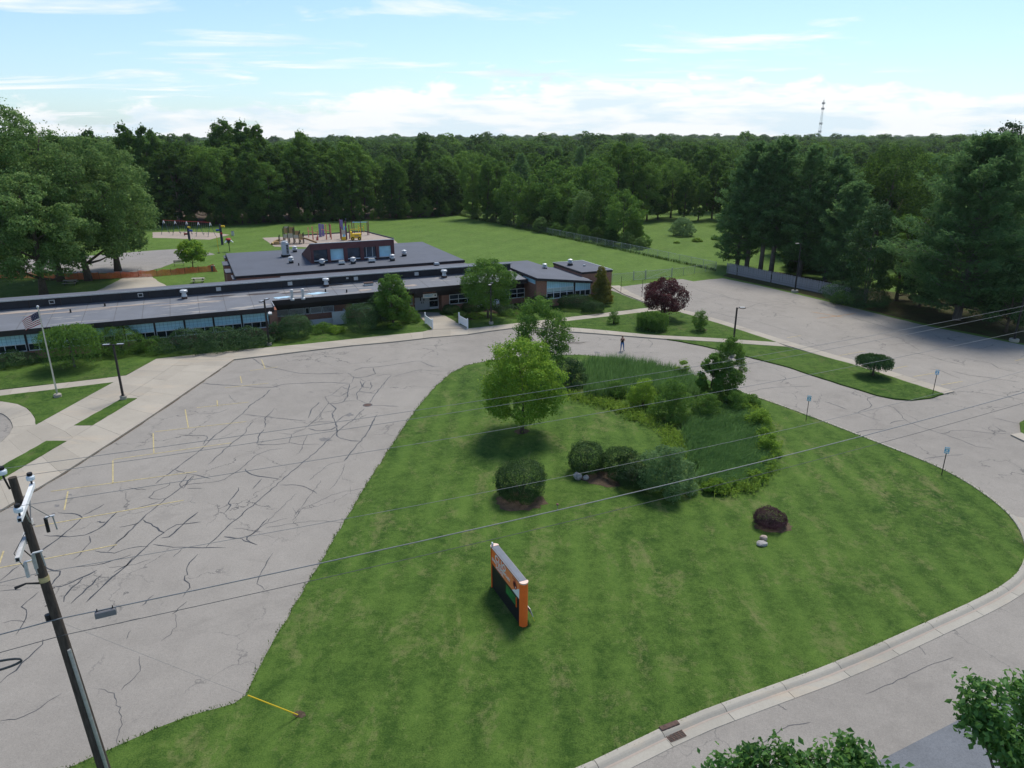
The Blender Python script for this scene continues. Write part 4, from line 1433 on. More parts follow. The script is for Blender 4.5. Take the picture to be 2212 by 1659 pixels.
# dirt and dead weeds along the foot of the kerbs
for ln, w in ((K_LINE, .34), (gps([(505, 776), (600, 765.5), (659, 758), (760, 746.5), (848, 738.5), (901, 732.5), (950, 727)]), .30), (gps([(1015, 721.5), (1058, 715), (1110, 708.5), (1145, 706.5), (1200, 712.5), (1226, 716), (1290, 720.5), (1401, 729.5), (1441, 732.5)]), .30)):
    L = resample(ln, max(8, int(line_len(ln) / .8)))
    L = offset_line(L, .06) if ln is not K_LINE else offset_line(L, -.10)
    ribbon('kerb_dirt', L, w, 0.0225, 'soil', lot, crk, False)
gut = offset_line(resample(street_line, 60), -.42)
ribbon('gutter_grit', gut, .10, .0475, 'gravel', kerb, crk, False)

# ------------------------------------------------------------------ the school
BA = R(24)
BE1, BE2 = Vector((math.cos(BA), math.sin(BA), 0)), Vector((-math.sin(BA), math.cos(BA), 0))


def bw(s, t, z=0.0):
    p = BE1 * s + BE2 * t
    return Vector((p.x, p.y, z))


school = thing('school_building', 'long low brick school with flat dark roofs and blue window panels', 'school', (0, 0, 0), BA)


def part(name, mat, fn, parent=None, smooth=False):
    mb = MB()
    fn(mb)
    return mb.build(name, mat, parent or school, smooth=smooth)


def sbox(name, mat, x0, x1, y0, y1, z0, z1, parent=None):
    return part(name, mat, lambda m: m.box(x0, x1, y0, y1, z0, z1), parent)


# classroom wing -------------------------------------------------
SW = -62.0
sbox('brick_wall', 'brick', SW, 6.95, 84.8, 85.1, 0, 0.98)
sbox('brick_pier', 'brick', 6.95, 7.85, 84.62, 89.0, 0, 3.02)
sbox('header', 'fascia', SW, 6.95, 84.85, 85.05, 2.72, 3.05)
sbox('back_wall', 'brick', SW, 40.9, 98.7, 98.95, 0, 4.0)
# one window bay, three metres long, copied along the wing
win0 = part('window', 'frame_white', lambda m: [
    m.box(0.09, 2.91, -0.03, 0.10, 0.98, 1.06), m.box(0.09, 2.91, -0.01, 0.08, 1.70, 1.78), m.box(0.09, 0.15, -0.01, 0.08, 1.06, 1.70),
    m.box(2.85, 2.91, -0.01, 0.08, 1.06, 1.70), m.box(1.00, 1.06, -0.01, 0.08, 1.06, 1.70), m.box(1.94, 2.00, -0.01, 0.08, 1.06, 1.70)])
pane_m = [MB().box(a, b, 0.03, 0.05, 1.06, 1.70) for a, b in ((0.15, 1.0), (1.06, 1.94), (2.0, 2.85))]
win_children = [m.build('pane', 'glass_dark', win0) for m in pane_m]
pa = MB().mat('panel_blue').box(0.10, 2.90, 0.02, 0.06, 1.78, 2.72)
pa.mat('panel_blue_line')
for k in range(1, 7):
    pa.box(0.10 + k * 0.40 - 0.012, 0.10 + k * 0.40 + 0.012, 0.008, 0.02, 1.79, 2.71)
for z in (2.10, 2.42):
    pa.box(0.11, 2.89, 0.010, 0.0195, z - 0.010, z + 0.010)
pa.build('panel', None, win0)
post0 = MB().box(-0.09, 0.09, -0.06, 0.10, 0.98, 2.72).build('window_post', 'fascia', school)
rb_ = random.Random(2)
for i in range(20):
    s = 3.95 - 3.0 * i
    w = win0 if i == 0 else win0.copy()
    p = post0 if i == 0 else post0.copy()
    if i:
        C.objects.link(w)
        C.objects.link(p)
        for ch in list(win0.children):
            c = ch.copy()
            C.objects.link(c)
            c.parent = w
    w.location = (s, 84.86, 0)
    p.location = (s, 84.86, 0)
    if rb_.random() < 0.5:
        b = MB().box(0.16, 0.99, 0.015, 0.025, 1.06 + rb_.uniform(0.25, 0.45), 1.695)
        b.build('blind', 'blind', w)


def slope(m, s0, s1, t0, z0, t1, z1, th=0.12):
    m.hexa([(s0, t0, z0 - th), (s1, t0, z0 - th), (s1, t1, z1 - th), (s0, t1, z1 - th)], [(s0, t0, z0), (s1, t0, z0), (s1, t1, z1), (s0, t1, z1)])


fr = part('roof', 'roof_front', lambda m: (slope(m, SW, 7.45, 83.9, 3.5, 86.65, 3.665), slope(m, SW, 40.9, 86.65, 3.665, 92.4, 4.0)))
sbox('fascia', 'fascia', SW, 7.50, 83.82, 83.9, 2.98, 3.52)
sbox('fascia', 'fascia', 7.42, 7.50, 83.9, 86.6, 3.0, 3.60)
sbox('roof_edge', 'metal_white', 7.505, 7.56, 83.83, 86.6, 3.50, 3.68)
sbox('soffit', 'soffit', SW, 7.42, 83.9, 84.8, 3.02, 3.08)
sbox('fascia', 'fascia', 7.5, 40.9, 86.60, 86.68, 3.08, 3.68)
sbox('soffit', 'soffit', 7.5, 40.9, 86.68, 89.4, 3.06, 3.12)
# roof felt seams
for i in range(24):
    s = 5.5 - i * 2.9 + rb_.uniform(-0.2, 0.2)
    part('roof_seam', 'tar_worn', lambda m: m.hexa([(s, 83.95, 3.5), (s + 0.05, 83.95, 3.5), (s + 0.05, 92.3, 3.99), (s, 92.3, 3.99)], [(s, 83.95, 3.512), (s + 0.05, 83.95, 3.512), (s + 0.05, 92.3, 4.002), (s, 92.3, 4.002)]), fr)
for i in range(11):
    s = 9.5 + i * 2.9
    part('roof_seam', 'tar_worn', lambda m: m.hexa([(s, 86.7, 3.67), (s + 0.05, 86.7, 3.67), (s + 0.05, 92.3, 3.99), (s, 92.3, 3.99)], [(s, 86.7, 3.68), (s + 0.05, 86.7, 3.68), (s + 0.05, 92.3, 4.002), (s, 92.3, 4.002)]), fr)


def roof_patch(name, pts, mat, lift=0.02):
    """flat patch on the sloping front roof, outline in wing coordinates"""
    vs = [(a, b, 3.5 + (b - 83.9) * 0.0588 + lift) for a, b in pts]
    link(name, mesh_from(name, vs, [tuple(range(len(vs)))], mat), fr)


def blob(cs, ct, rs, rt, n=22, rg=rb_):
    return [(cs + rs * math.cos(6.283 * k / n) * rg.uniform(0.6, 1.1), ct + rt * math.sin(6.283 * k / n) * rg.uniform(0.55, 1.1)) for k in range(n)]


roof_patch('roof_patch', blob(8.9, 87.7, 1.1, 0.55), 'roof_tarp', 0.030)
roof_patch('roof_patch', blob(13.0, 88.3, 1.6, 0.55), 'roof_tarp', 0.030)
for cs, ct, rs, rt in ((7.0, 90.2, 2.2, 0.5), (2.0, 90.7, 1.9, 0.35), (16.0, 91.6, 1.2, 0.3), (10.5, 89.6, 1.8, 0.3)):
    roof_patch('roof_stain', blob(cs, ct, rs, rt), 'roof_stain_dark', 0.022)
for cs, ct, rs, rt in ((-18, 90.7, 6, 0.35), (-8, 89.8, 5, 0.25), (-1, 88.7, 4.5, 0.22), (-14, 89.2, 5, 0.25), (19, 88.0, 1.1, 0.4), (25, 88.3, 1.0, 0.5)):
    roof_patch('roof_stain', blob(cs, ct, rs, rt), 'gravel', 0.020)

# clerestory band and the rear roof
sbox('clerestory', 'clerestory_panel', SW, 40.9, 92.4, 92.6, 3.95, 4.97)
for i in range(34):
    s = 39.5 - i * 3.0
    if s > SW:
        sbox('clerestory_post', 'fascia', s - 0.06, s + 0.06, 92.33, 92.4, 4.0, 4.95)
for s in (-24.0, -15.3, -6.4, 2.1, 10.5, 18.8, 27.0, 34.5):
    v = sbox('vent_box', 'metal_white', s - 0.27, s + 0.27, 92.22, 92.4, 4.26, 4.70)
    sbox('louvre', 'glass_dark', s - 0.20, s + 0.20, 92.20, 92.22, 4.33, 4.63, v) if s < -5 else None
sbox('vent_box', 'metal_white', 17.55, 17.85, 92.25, 92.4, 4.5, 4.7)
part('roof', 'roof_dark', lambda m: slope(m, SW, 40.9, 92.05, 5.04, 99.2, 4.08, 0.10))
part('roof_edge', 'galvanised', lambda m: m.box(SW, 40.9, 91.95, 92.06, 4.93, 5.07))
sbox('roof', 'roof_dark', 10.2, 37.0, 99.2, 100.5, 3.85, 4.02)
sbox('link_wall', 'brick', 10.2, 37.0, 99.2, 100.4, 0, 3.85)

# recessed front with the main doors
sbox('brick_wall', 'brick', 7.85, 25.4, 89.0, 89.25, 0, 1.12)
sbox('dark_band', 'fascia', 7.85, 25.4, 89.02, 89.2, 1.92, 3.08)  # upper recess wall coloured dark to stand for the overhang's shade
sbox('dark_band', 'fascia', 25.4, 41.0, 88.1, 88.3, 2.15, 3.08)  # shade under the eave put into this band's dark colour too
sbox('brick_wall', 'brick', 15.2, 17.4, 88.96, 89.2, 1.12, 1.92)
for s0, s1, kind in ((7.9, 9.6, 'louvre'), (9.7, 11.5, 'louvre'), (11.6, 12.1, 'glass_dark'), (12.2, 13.6, 'louvre'), (13.7, 15.1, 'louvre'), (17.5, 20.5, 'glass_dark'), (20.6, 23.0, 'glass_dark'), (23.1, 25.3, 'glass_dark')):
    w = part('window', 'frame_white', lambda m: (m.box(s0, s1, 88.93, 89.1, 1.12, 1.2), m.box(s0, s0 + 0.06, 88.95, 89.1, 1.2, 1.9), m.box(s1 - 0.06, s1, 88.95, 89.1, 1.2, 1.9), m.box(s0, s1, 88.95, 89.1, 1.88, 1.93)))
    sbox('pane', 'glass_dark', s0 + 0.06, s1 - 0.06, 89.02, 89.06, 1.2, 1.88, w)
    if kind == 'louvre':
        for k in range(5):
            part('slat', 'metal_white', lambda m: m.box(s0 + 0.06, s1 - 0.06, 88.95, 89.0, 1.24 + k * 0.13, 1.30 + k * 0.13), w)
# entrance
sbox('brick_wall', 'brick', 25.4, 25.55, 89.0, 89.8, 0, 2.2)
dr = part('door', 'grey_paint', lambda m: (m.box(25.80, 26.79, 89.5, 89.56, 0.12, 2.15)))
sbox('door_glass', 'black', 26.50, 26.64, 89.48, 89.5, 1.35, 1.95, dr)
sbox('handle', 'dark_metal', 26.64, 26.72, 89.44, 89.5, 1.0, 1.25, dr)
dr = part('door', 'grey_paint', lambda m: (m.box(26.81, 27.80, 89.5, 89.56, 0.12, 2.15)))
sbox('door_glass', 'black', 26.96, 27.10, 89.48, 89.5, 1.35, 1.95, dr)
sbox('handle', 'dark_metal', 26.88, 26.96, 89.44, 89.5, 1.0, 1.25, dr)
sl = part('side_light', 'frame_white', lambda m: (m.box(27.82, 29.05, 89.47, 89.58, 0.12, 0.42), m.box(27.82, 29.05, 89.47, 89.58, 1.22, 1.30), m.box(28.98, 29.05, 89.47, 89.58, 0.42, 2.15)))
sbox('pane', 'glass_dark', 27.84, 28.97, 89.52, 89.55, 0.42, 1.22, sl)
sbox('pane', 'glass_dark', 27.84, 28.97, 89.52, 89.55, 1.30, 2.15, sl)
sl = part('side_light', 'frame_white', lambda m: (m.box(25.55, 25.79, 89.47, 89.58, 0.12, 0.32), m.box(25.55, 25.79, 89.47, 89.58, 1.0, 1.06)))
sbox('pane', 'glass_dark', 25.56, 25.78, 89.52, 89.55, 0.32, 2.15, sl)
sbox('brick_wall', 'brick', 29.05, 30.1, 88.1, 89.9, 0, 2.15)
sbox('brick_wall', 'brick', 30.1, 41.2, 88.1, 88.35, 0, 0.85)
for s0, s1 in ((30.15, 33.9), (34.0, 37.6), (37.7, 41.1)):
    L = (s1 - s0) / 3
    w = part('window', 'frame_white', lambda m: [m.box(s0, s1, 88.04, 88.2, 0.85, 0.93), m.box(s0, s1, 88.06, 88.2, 1.45, 1.53), m.box(s0, s1, 88.06, 88.2, 2.08, 2.15)] + [m.box(s0 + k * L - 0.03, s0 + k * L + 0.03, 88.06, 88.2, 0.93, 2.08) for k in range(4)])
    for k in range(3):
        sbox('pane', 'glass_dark', s0 + k * L + 0.03, s0 + (k + 1) * L - 0.03, 88.12, 88.15, 0.93, 1.45, w)
        sbox('pane', 'glass_blue', s0 + k * L + 0.03, s0 + (k + 1) * L - 0.03, 88.12, 88.15, 1.53, 2.08, w)
sg = sbox('entrance_sign', 'sign_white', 26.45, 28.35, 87.90, 87.97, 2.02, 2.56)
sbox('emblem', 'navy', 28.02, 28.22, 87.885, 87.90, 2.2, 2.4, sg)
for k, (a, b) in enumerate(((26.6, 27.85), (26.6, 27.7))):
    sbox('text_line', 'light_blue', a, b, 87.887, 87.90, 2.36 - k * 0.16, 2.43 - k * 0.16, sg)


def text_mesh(name, body, size, mat, parent, loc, rot, depth=0.004, align='LEFT', space=1.0, bold=0.0):
    cu = bpy.data.curves.new(name, 'FONT')
    cu.body = body
    cu.size = size
    cu.extrude = depth
    cu.offset = bold
    cu.align_x = align
    cu.space_character = space
    cu.resolution_u = 3
    tmp = bpy.data.objects.new('tmp_text', cu)
    C.objects.link(tmp)
    dg = bpy.context.evaluated_depsgraph_get()
    me = bpy.data.meshes.new_from_object(tmp.evaluated_get(dg))
    bpy.data.objects.remove(tmp)
    me.materials.clear()
    me.materials.append(M(mat))
    o = link(name, me, parent)
    o.location = loc
    o.rotation_euler = rot
    return o


text_mesh('lettering', 'Clio Early Elementary', 0.20, 'salmon', school, (26.45, 87.96, 2.66), (R(90), 0, 0))

# right-hand classroom block with its tilted roof
A, B_, Cc, D_ = (41.0, 83.9, 4.25), (49.55, 83.9, 3.2), (46.0, 97.6, 4.2), (41.0, 97.6, 4.25)
def warped(m, th):
    dn = lambda p: (p[0], p[1], p[2] - th)
    m._add([A, B_, Cc, D_, dn(A), dn(B_), dn(Cc), dn(D_)], [(0, 1, 2), (0, 2, 3), (4, 6, 5), (4, 7, 6), (0, 4, 5, 1), (1, 5, 6, 2), (2, 6, 7, 3), (3, 7, 4, 0)])
part('roof', 'roof_gym', lambda m: warped(m, 0.06))
part('fascia', 'fascia', lambda m: (m.hexa([(41.02, 83.92, 3.88), (49.5, 83.92, 2.86), (49.5, 83.98, 2.86), (41.02, 83.98, 3.88)], [(41.02, 83.92, 4.19), (49.5, 83.92, 3.14), (49.5, 83.98, 3.14), (41.02, 83.98, 4.19)]),
                                    m.box(41.02, 41.1, 83.98, 97.5, 3.86, 4.19)))
zr = lambda s: 4.19 - (s - 41.0) * 0.1228
part('brick_wall', 'brick', lambda m: m.hexa([(41.2, 84.5, 0), (42.75, 84.5, 0), (42.75, 84.8, 0), (41.2, 84.8, 0)], [(41.2, 84.5, zr(41.2) - .1), (42.75, 84.5, zr(42.75) - .1), (42.75, 84.8, zr(42.75) - .1), (41.2, 84.8, zr(41.2) - .1)]))
sbox('brick_wall', 'brick', 42.75, 49.5, 84.5, 84.8, 0, 1.12)
part('brick_wall', 'brick', lambda m: m.box(41.2, 41.5, 84.8, 97.3, 0, 3.30))
sbox('dark_band', 'clerestory_panel', 41.16, 41.45, 88.9, 97.3, 3.30, 3.95)
sw_ = sbox('window', 'panel_blue', 41.17, 41.45, 84.9, 88.6, 3.34, 3.86)
sbox('frame', 'frame_white', 41.14, 41.2, 84.82, 88.7, 3.26, 3.34, sw_)
sbox('window_post', 'fascia', 46.86, 47.1, 84.44, 84.7, 1.12, 3.2)
def block_window(s0, s1, n, zt):
    w = part('window', 'frame_white', lambda m: [m.box(s0, s1, 84.42, 84.6, 1.12, 1.22)] + [m.box(s0 + (s1 - s0) * k / n - 0.035, s0 + (s1 - s0) * k / n + 0.035, 84.46, 84.6, 1.22, zt) for k in range(n + 1)]
             + [m.box(s0, s1, 84.47, 84.6, 1.90, 1.98), m.box(s0, s1, 84.47, 84.6, zt - 0.06, zt)])
    for k in range(n):
        a, b = s0 + (s1 - s0) * k / n + 0.035, s0 + (s1 - s0) * (k + 1) / n - 0.035
        sbox('pane', 'glass_dark', a, b, 84.53, 84.56, 1.22, 1.90, w)
        if zt > 2.2:
            sbox('pane', 'blind', a, b, 84.53, 84.56, 2.06, zt - 0.06, w)
            sbox('pane', 'glass_dark', a, b, 84.54, 84.57, 1.98, 2.06, w)
    mb = MB().mat('panel_blue')
    mb.hexa([(s0, 84.52, zt), (s1, 84.52, zt), (s1, 84.58, zt), (s0, 84.58, zt)], [(s0, 84.52, zr(s0) - .32), (s1, 84.52, zr(s1) - .32), (s1, 84.58, zr(s1) - .32), (s0, 84.58, zr(s0) - .32)])
    mb.mat('panel_blue_line')
    m_ = int((s1 - s0) / 0.27)
    for k in range(1, m_):
        q = s0 + (s1 - s0) * k / m_
        mb.hexa([(q - .01, 84.508, zt + .01), (q + .01, 84.508, zt + .01), (q + .01, 84.52, zt + .01), (q - .01, 84.52, zt + .01)],
                [(q - .01, 84.508, zr(q) - .34), (q + .01, 84.508, zr(q) - .34), (q + .01, 84.52, zr(q) - .34), (q - .01, 84.52, zr(q) - .34)])
    mb.build('panel', None, w)
block_window(42.78, 46.85, 4, 2.62)
block_window(47.12, 49.5, 3, 2.0)
sbox('brick_wall', 'brick', 49.2, 49.5, 84.8, 97.3, 0, 2.8)
sbox('roof', 'roof_dark', 45.5, 50.5, 86.2, 97.3, 2.78, 2.92)
sbox('fascia', 'fascia', 49.5, 50.5, 86.1, 86.2, 2.6, 2.95)
# annex
sbox('brick_wall', 'brick', 50.5, 55.5, 88.7, 97.6, 0, 3.25)
sbox('fascia', 'fascia', 50.42, 55.58, 88.62, 97.68, 3.25, 3.52)
sbox('roof', 'roof_gym', 50.52, 55.48, 88.72, 97.58, 3.52, 3.545)
part('roof_edge', 'metal_white', lambda m: (m.box(50.40, 55.60, 97.56, 97.70, 3.50, 3.60), m.box(55.47, 55.60, 88.6, 97.56, 3.50, 3.60)))
sbox('door', 'grey_paint', 55.5, 55.56, 90.0, 91.0, 0, 2.1)

# gymnasium with its windowed roof monitor
sbox('brick_wall', 'brick', 4.6, 36.9, 100.6, 121.9, 0, 4.1)
for t0, t1, o_ in ((100.55, 103.6, 0.0), (106.0, 109.0, 0.55), (112.5, 116.0, 0.55), (119.5, 122.0, 0.0)):
    sbox('brick_pier', 'brick', 4.6 - 0.35 - o_, 4.62, t0, t1, 0, 3.95)
    sbox('pier_cap', 'roof_gym', 4.6 - 0.45 - o_, 4.62, t0 - 0.1, t1 + 0.1, 3.95, 4.08)
sbox('fascia', 'fascia', 4.5, 37.0, 100.5, 122.0, 4.1, 4.40)
sbox('roof', 'roof_gym', 4.55, 36.95, 100.55, 121.95, 4.40, 4.425)
MS0, MS1, MT = 15.45, 27.85, 106.5
mon = part('roof_monitor', 'maroon', lambda m: (
    m.hexa([(MS0, MT, 6.35), (MS1, MT, 6.35), (MS1, MT + 0.3, 6.35), (MS0, MT + 0.3, 6.35)], [(MS0, MT, 7.28), (MS1, MT, 7.28), (MS1, MT + 0.3, 7.2), (MS0, MT + 0.3, 7.2)]),
    m.hexa([(MS0, MT, 4.42), (MS0 + 0.12, MT, 4.42), (MS0 + 0.12, 116.0, 4.42), (MS0, 116.0, 4.42)], [(MS0, MT + 0.01, 7.25), (MS0 + 0.12, MT + 0.01, 7.25), (MS0 + 0.12, 116.0, 4.46), (MS0, 116.0, 4.46)]),
    m.hexa([(MS1 - 0.12, MT, 4.42), (MS1, MT, 4.42), (MS1, 116.0, 4.42), (MS1 - 0.12, 116.0, 4.42)], [(MS1 - 0.12, MT + 0.01, 7.25), (MS1, MT + 0.01, 7.25), (MS1, 116.0, 4.46), (MS1 - 0.12, 116.0, 4.46)])))
part('roof', 'roof_gym', lambda m: m.hexa([(MS0 - 0.02, MT + 0.1, 7.2), (MS1 + 0.02, MT + 0.1, 7.2), (MS1 + 0.02, 116.1, 4.45), (MS0 - 0.02, 116.1, 4.45)], [(MS0 - 0.02, MT + 0.1, 7.3), (MS1 + 0.02, MT + 0.1, 7.3), (MS1 + 0.02, 116.1, 4.52), (MS0 - 0.02, 116.1, 4.52)]), mon)
sbox('roof_edge', 'metal_white', MS0 - 0.05, MS1 + 0.05, MT - 0.06, MT + 0.1, 7.24, 7.32, mon)
mw = ((15.83, 17.84), (18.26, 20.23), (20.75, 22.66), (23.19, 25.05), (25.50, 27.39))
prev = MS0 + 0.125
for a, b in mw + ((MS1 - 0.125, 0),):
    sbox('column', 'maroon', prev, a, MT - 0.01 if prev > MS0 + 0.2 else MT + 0.005, MT + 0.45, 4.42, 6.35, mon)
    prev = b
sbox('base_wall', 'fascia', MS0 + 0.13, MS1 - 0.13, MT + 0.2, MT + 0.4, 4.42, 4.68, mon)
for k, (a, b) in enumerate(mw):
    sbox('window_sill', 'frame_white', a + 0.01, b - 0.01, MT + 0.12, MT + 0.42, 4.685, 4.80, mon)
    sbox('pane', ('glass_blue', 'panel_blue', 'glass_blue', 'glass_blue', 'panel_blue')[k], a + 0.01, b - 0.01, MT + 0.36, MT + 0.40, 4.81, 6.34, mon)
    if k in (3,):
        for q in (0.22, 0.72):
            sbox('mullion', 'frame_white', a + (b - a) * q, a + (b - a) * q + 0.05, MT + 0.32, MT + 0.355, 4.81, 6.34, mon)

# roof ventilators and plant
def mushroom(s, t, z, k=1.0):
    o = part('roof_vent', 'galvanised', lambda m: (m.mat('black').box(s - .30 * k, s + .30 * k, t - .30 * k, t + .30 * k, z, z + .28 * k),
             m.mat('metal_white').lathe([(.22 * k, .28 * k), (.22 * k, .45 * k), (.42 * k, .47 * k), (.42 * k, .56 * k), (.30 * k, .66 * k), (.16 * k, .70 * k), (.16 * k, .78 * k), (.40 * k, .80 * k), (.38 * k, .88 * k), (.12 * k, .98 * k)], (s, t, z))))
    return o
def hood(s, t, z, k=1.0):
    return part('roof_vent', 'galvanised', lambda m: (m.mat('black').box(s - .38 * k, s + .38 * k, t - .25 * k, t + .25 * k, z, z + .22 * k),
                m.mat('galvanised').hexa([(s - .5 * k, t - .35 * k, z + .22 * k), (s + .5 * k, t - .35 * k, z + .22 * k), (s + .5 * k, t + .35 * k, z + .22 * k), (s - .5 * k, t + .35 * k, z + .22 * k)],
                                                          [(s - .38 * k, t - .3 * k, z + .55 * k), (s + .38 * k, t - .3 * k, z + .55 * k), (s + .38 * k, t + .3 * k, z + .55 * k), (s - .38 * k, t + .3 * k, z + .55 * k)])))
for s, t in ((14.8, 119.0), (12.8, 108.3), (16.6, 104.4), (21.0, 104.1), (29.7, 107.8), (26.9, 104.3)):
    mushroom(s, t, 4.42)
hood(19.3, 104.0, 4.42)
hood(23.7, 104.0, 4.42, 1.1)
mushroom(46.0, 91.7, 3.78, 0.9)
mushroom(51.7, 94.5, 3.54)
hood(32.35, 99.9, 4.02, 0.8)
hood(53.3, 93.0, 3.54, 0.4)
ac = part('roof_unit', 'metal_white', lambda m: (m.mat('black').box(12.2, 13.5, 114.2, 115.2, 4.42, 4.75), m.mat('metal_white').box(12.35, 13.4, 114.3, 115.1, 4.75, 6.5), m.mat('metal_white').lathe([(.5, 0), (.52, .1), (.45, .16), (.46, .3)], (12.87, 114.7, 6.5))))
for k in range(6):
    sbox('grille', 'dark_metal', 12.98, 13.30, 114.27, 114.30, 4.95 + k * .23, 5.12 + k * .23, ac)
for s in (9.9, 11.15):
    part('flue', 'metal_white', lambda m: m.lathe([(.24, 3.6), (.25, 3.78), (.15, 3.86), (.14, 4.62), (.22, 4.64), (.22, 4.70), (.13, 4.72), (.13, 4.80), (.2, 4.82), (.2, 4.88), (.05, 4.93)], (s, 86.3, 0), 12), smooth=False)
def stack(s, t, z):
    part('roof_vent', 'metal_white', lambda m: (m.mat('rust_iron').box(s - .3, s + .3, t - .3, t + .3, z, z + .25), m.mat('metal_white').lathe([(.32, .25), (.24, .6), (.24, .72), (.42, .76), (.42, .98), (.36, 1.02)], (s, t, z))))
stack(-1.75, 91.0, 3.92)
stack(14.8, 91.4, 3.94)
stack(30.5, 91.1, 3.92)
part('roof_vent', 'metal_white', lambda m: (m.mat('metal_white').box(19.4, 20.5, 89.9, 90.5, 3.85, 4.15), m.mat('rust_iron').box(19.35, 20.55, 89.85, 90.55, 4.15, 4.25)))
for s, t in ((14.2, 88.6), (16.6, 87.6), (-20.5, 89.0), (-13.2, 88.9), (-10.0, 90.4), (13.5, 105.7)):
    z = 4.42 if t > 100 else 3.5 + (t - 83.9) * 0.0588
    part('pipe_vent', 'dark_metal', lambda m: m.lathe([(.09, 0), (.09, .32), (.07, .38)], (s, t, z), 8))
part('floodlight', 'metal_white', lambda m: (m.box(6.9, 7.0, 83.5, 83.82, 3.05, 3.12), m.hexa([(6.75, 83.25, 2.75), (7.15, 83.25, 2.75), (7.15, 83.5, 2.98), (6.75, 83.5, 2.98)], [(6.75, 83.15, 2.95), (7.15, 83.15, 2.95), (7.15, 83.4, 3.12), (6.75, 83.4, 3.12)])))

# grey screen walls, bench and rails at the school front
enc = thing('utility_screen', 'grey panel screen by the recessed wall between round shrubs', 'screen', bw(14.4, 86.3), BA)
for a, b in (((0, 0), (1.6, 0)), ((1.6, 0), (1.6, 1.4)), ((-2.6, 0.5), (0, 0.5))):
    m = MB()
    m.box(min(a[0], b[0]) - .05, max(a[0], b[0]) + .05, min(a[1], b[1]) - .05, max(a[1], b[1]) + .05, 0.1, 1.75 if a[0] >= 0 else 0.9)
    m.build('panel', 'grey_paint', enc)
bench = thing('white_bench', 'white slatted bench in the bed right of the doors', 'bench', gp(1045, 664, 0.12), BA + R(10))
for k in range(3):
    MB().box(-.9, .9, -.25 + k * .17, -.11 + k * .17, .42, .46).build('seat_slat', 'paint_white', bench)
for k in range(2):
    MB().box(-.9, .9, .30, .34, .60 + k * .18, .72 + k * .18).build('back_slat', 'paint_white', bench)
for x in (-.8, .8):
    MB().box(x - .04, x + .04, -.25, .30, 0, .42).build('leg', 'paint_white', bench)
    MB().box(x - .04, x + .04, .26, .32, .42, .95).build('leg', 'paint_white', bench)
stone = thing('white_urn', 'white rounded planter beside the white bench', 'planter', gp(1072, 665, 0.1))
MB().lathe([(.25, 0), (.3, .1), (.5, .5), (.55, .9), (.45, .95)], n=16).build('bowl', 'paint_white', stone)
MB().lathe([(.44, .90), (.3, .93), (.1, .95)], n=16).build('soil', 'soil', stone)
def ramp_rail(px0, px1, label):
    a, b = gp(*px0, 0.13), gp(*px1, 0.13)
    L = (b - a).length
    o = thing('entrance_rail', label, 'railing', a, math.atan2(b.y - a.y, b.x - a.x), 'white rails flanking the entrance walk')
    for x in (0, L):
        MB().bevel_box(x - .07, x + .07, -.07, .07, -.05, 1.25 if x else 1.45, .05).build('post', 'paint_white', o)
    MB().box(.07, L - .07, -.03, .03, .95, 1.07).build('rail', 'paint_white', o)
    MB().box(.07, L - .07, -.03, .03, .12, .22).build('rail', 'paint_white', o)
    n = 16
    for k in range(n):
        x = .12 + (L - .24) * k / (n - 1)
        MB().box(x - .045, x + .045, -.015, .015, .22, .95).build('slat', 'paint_white', o)
ramp_rail((919, 699), (934.5, 710.5), 'white slatted rail on the left side of the entrance walk')
ramp_rail((992, 699), (1010, 709.5), 'white slatted rail on the right side of the entrance walk')

# ------------------------------------------------------------------ marquee sign
mL, mR, mH = Vector((-0.86, 31.14, 0.06)), Vector((0.53, 28.14, 0.06)), 2.42
mlen = (mR - mL).length
mq = thing('marquee_sign', 'orange school marquee with rounded end columns on the island lawn', 'sign', mL, math.atan2(mR.y - mL.y, mR.x - mL.x))
def half_col(name, x, sgn):
    r = 0.215
    prof = [(x + sgn * 0.0, -r)] + [(x + sgn * r * 1.05 * math.sin(math.pi * k / 12), -r * math.cos(math.pi * k / 12)) for k in range(1, 12)] + [(x, r)]
    if sgn < 0:
        prof.reverse()
    o = MB().prism(prof, 0, mH - 0.06).build(name, 'sign_orange', mq)
    MB().prism([(a + (sgn * .012 if a != x else 0), b * 1.04) for a, b in prof], mH - 0.06, mH + 0.005).build('cap', 'sign_cap', o)
half_col('column', 0.0, -1)
half_col('column', mlen, 1)
MB().box(0.0, mlen, -0.16, 0.16, 0.0, mH - 0.05).build('cabinet', 'black', mq)
MB().box(0.004, mlen - 0.004, -0.205, 0.205, mH - 0.075, mH - 0.02).build('rim', 'louvre', mq)
tp = MB().box(0.02, mlen - 0.02, -0.145, 0.145, mH - 0.02, mH - 0.006).build('top_panel', 'sign_grey_top', mq)
ban = MB().box(0.03, mlen - 0.03, -0.19, -0.16, 1.46, mH - 0.085).build('banner', 'sign_orange', mq)
MB().box(0.03, mlen - 0.03, 0.16, 0.19, 1.46, mH - 0.085).build('banner', 'sign_orange', mq)
link('banner_field', mesh_from('banner_field', [(1.15, -0.1935, 1.461), (mlen - .031, -0.1935, 1.461), (mlen - .031, -0.1935, mH - .086), (1.75, -0.1935, mH - .086)], [(0, 1, 2, 3)], 'sign_orange_light'), ban)
link('banner_field', mesh_from('banner_field', [(2.45, -0.197, 1.461), (mlen - .031, -0.197, 1.461), (mlen - .031, -0.197, 2.02)], [(0, 1, 2)], 'sign_white'), ban)
text_mesh('lettering', 'CLIO', 0.50, 'sign_white', ban, (0.46, -0.200, 1.94), (R(90), 0, 0), 0.003, space=1.2, bold=.016)
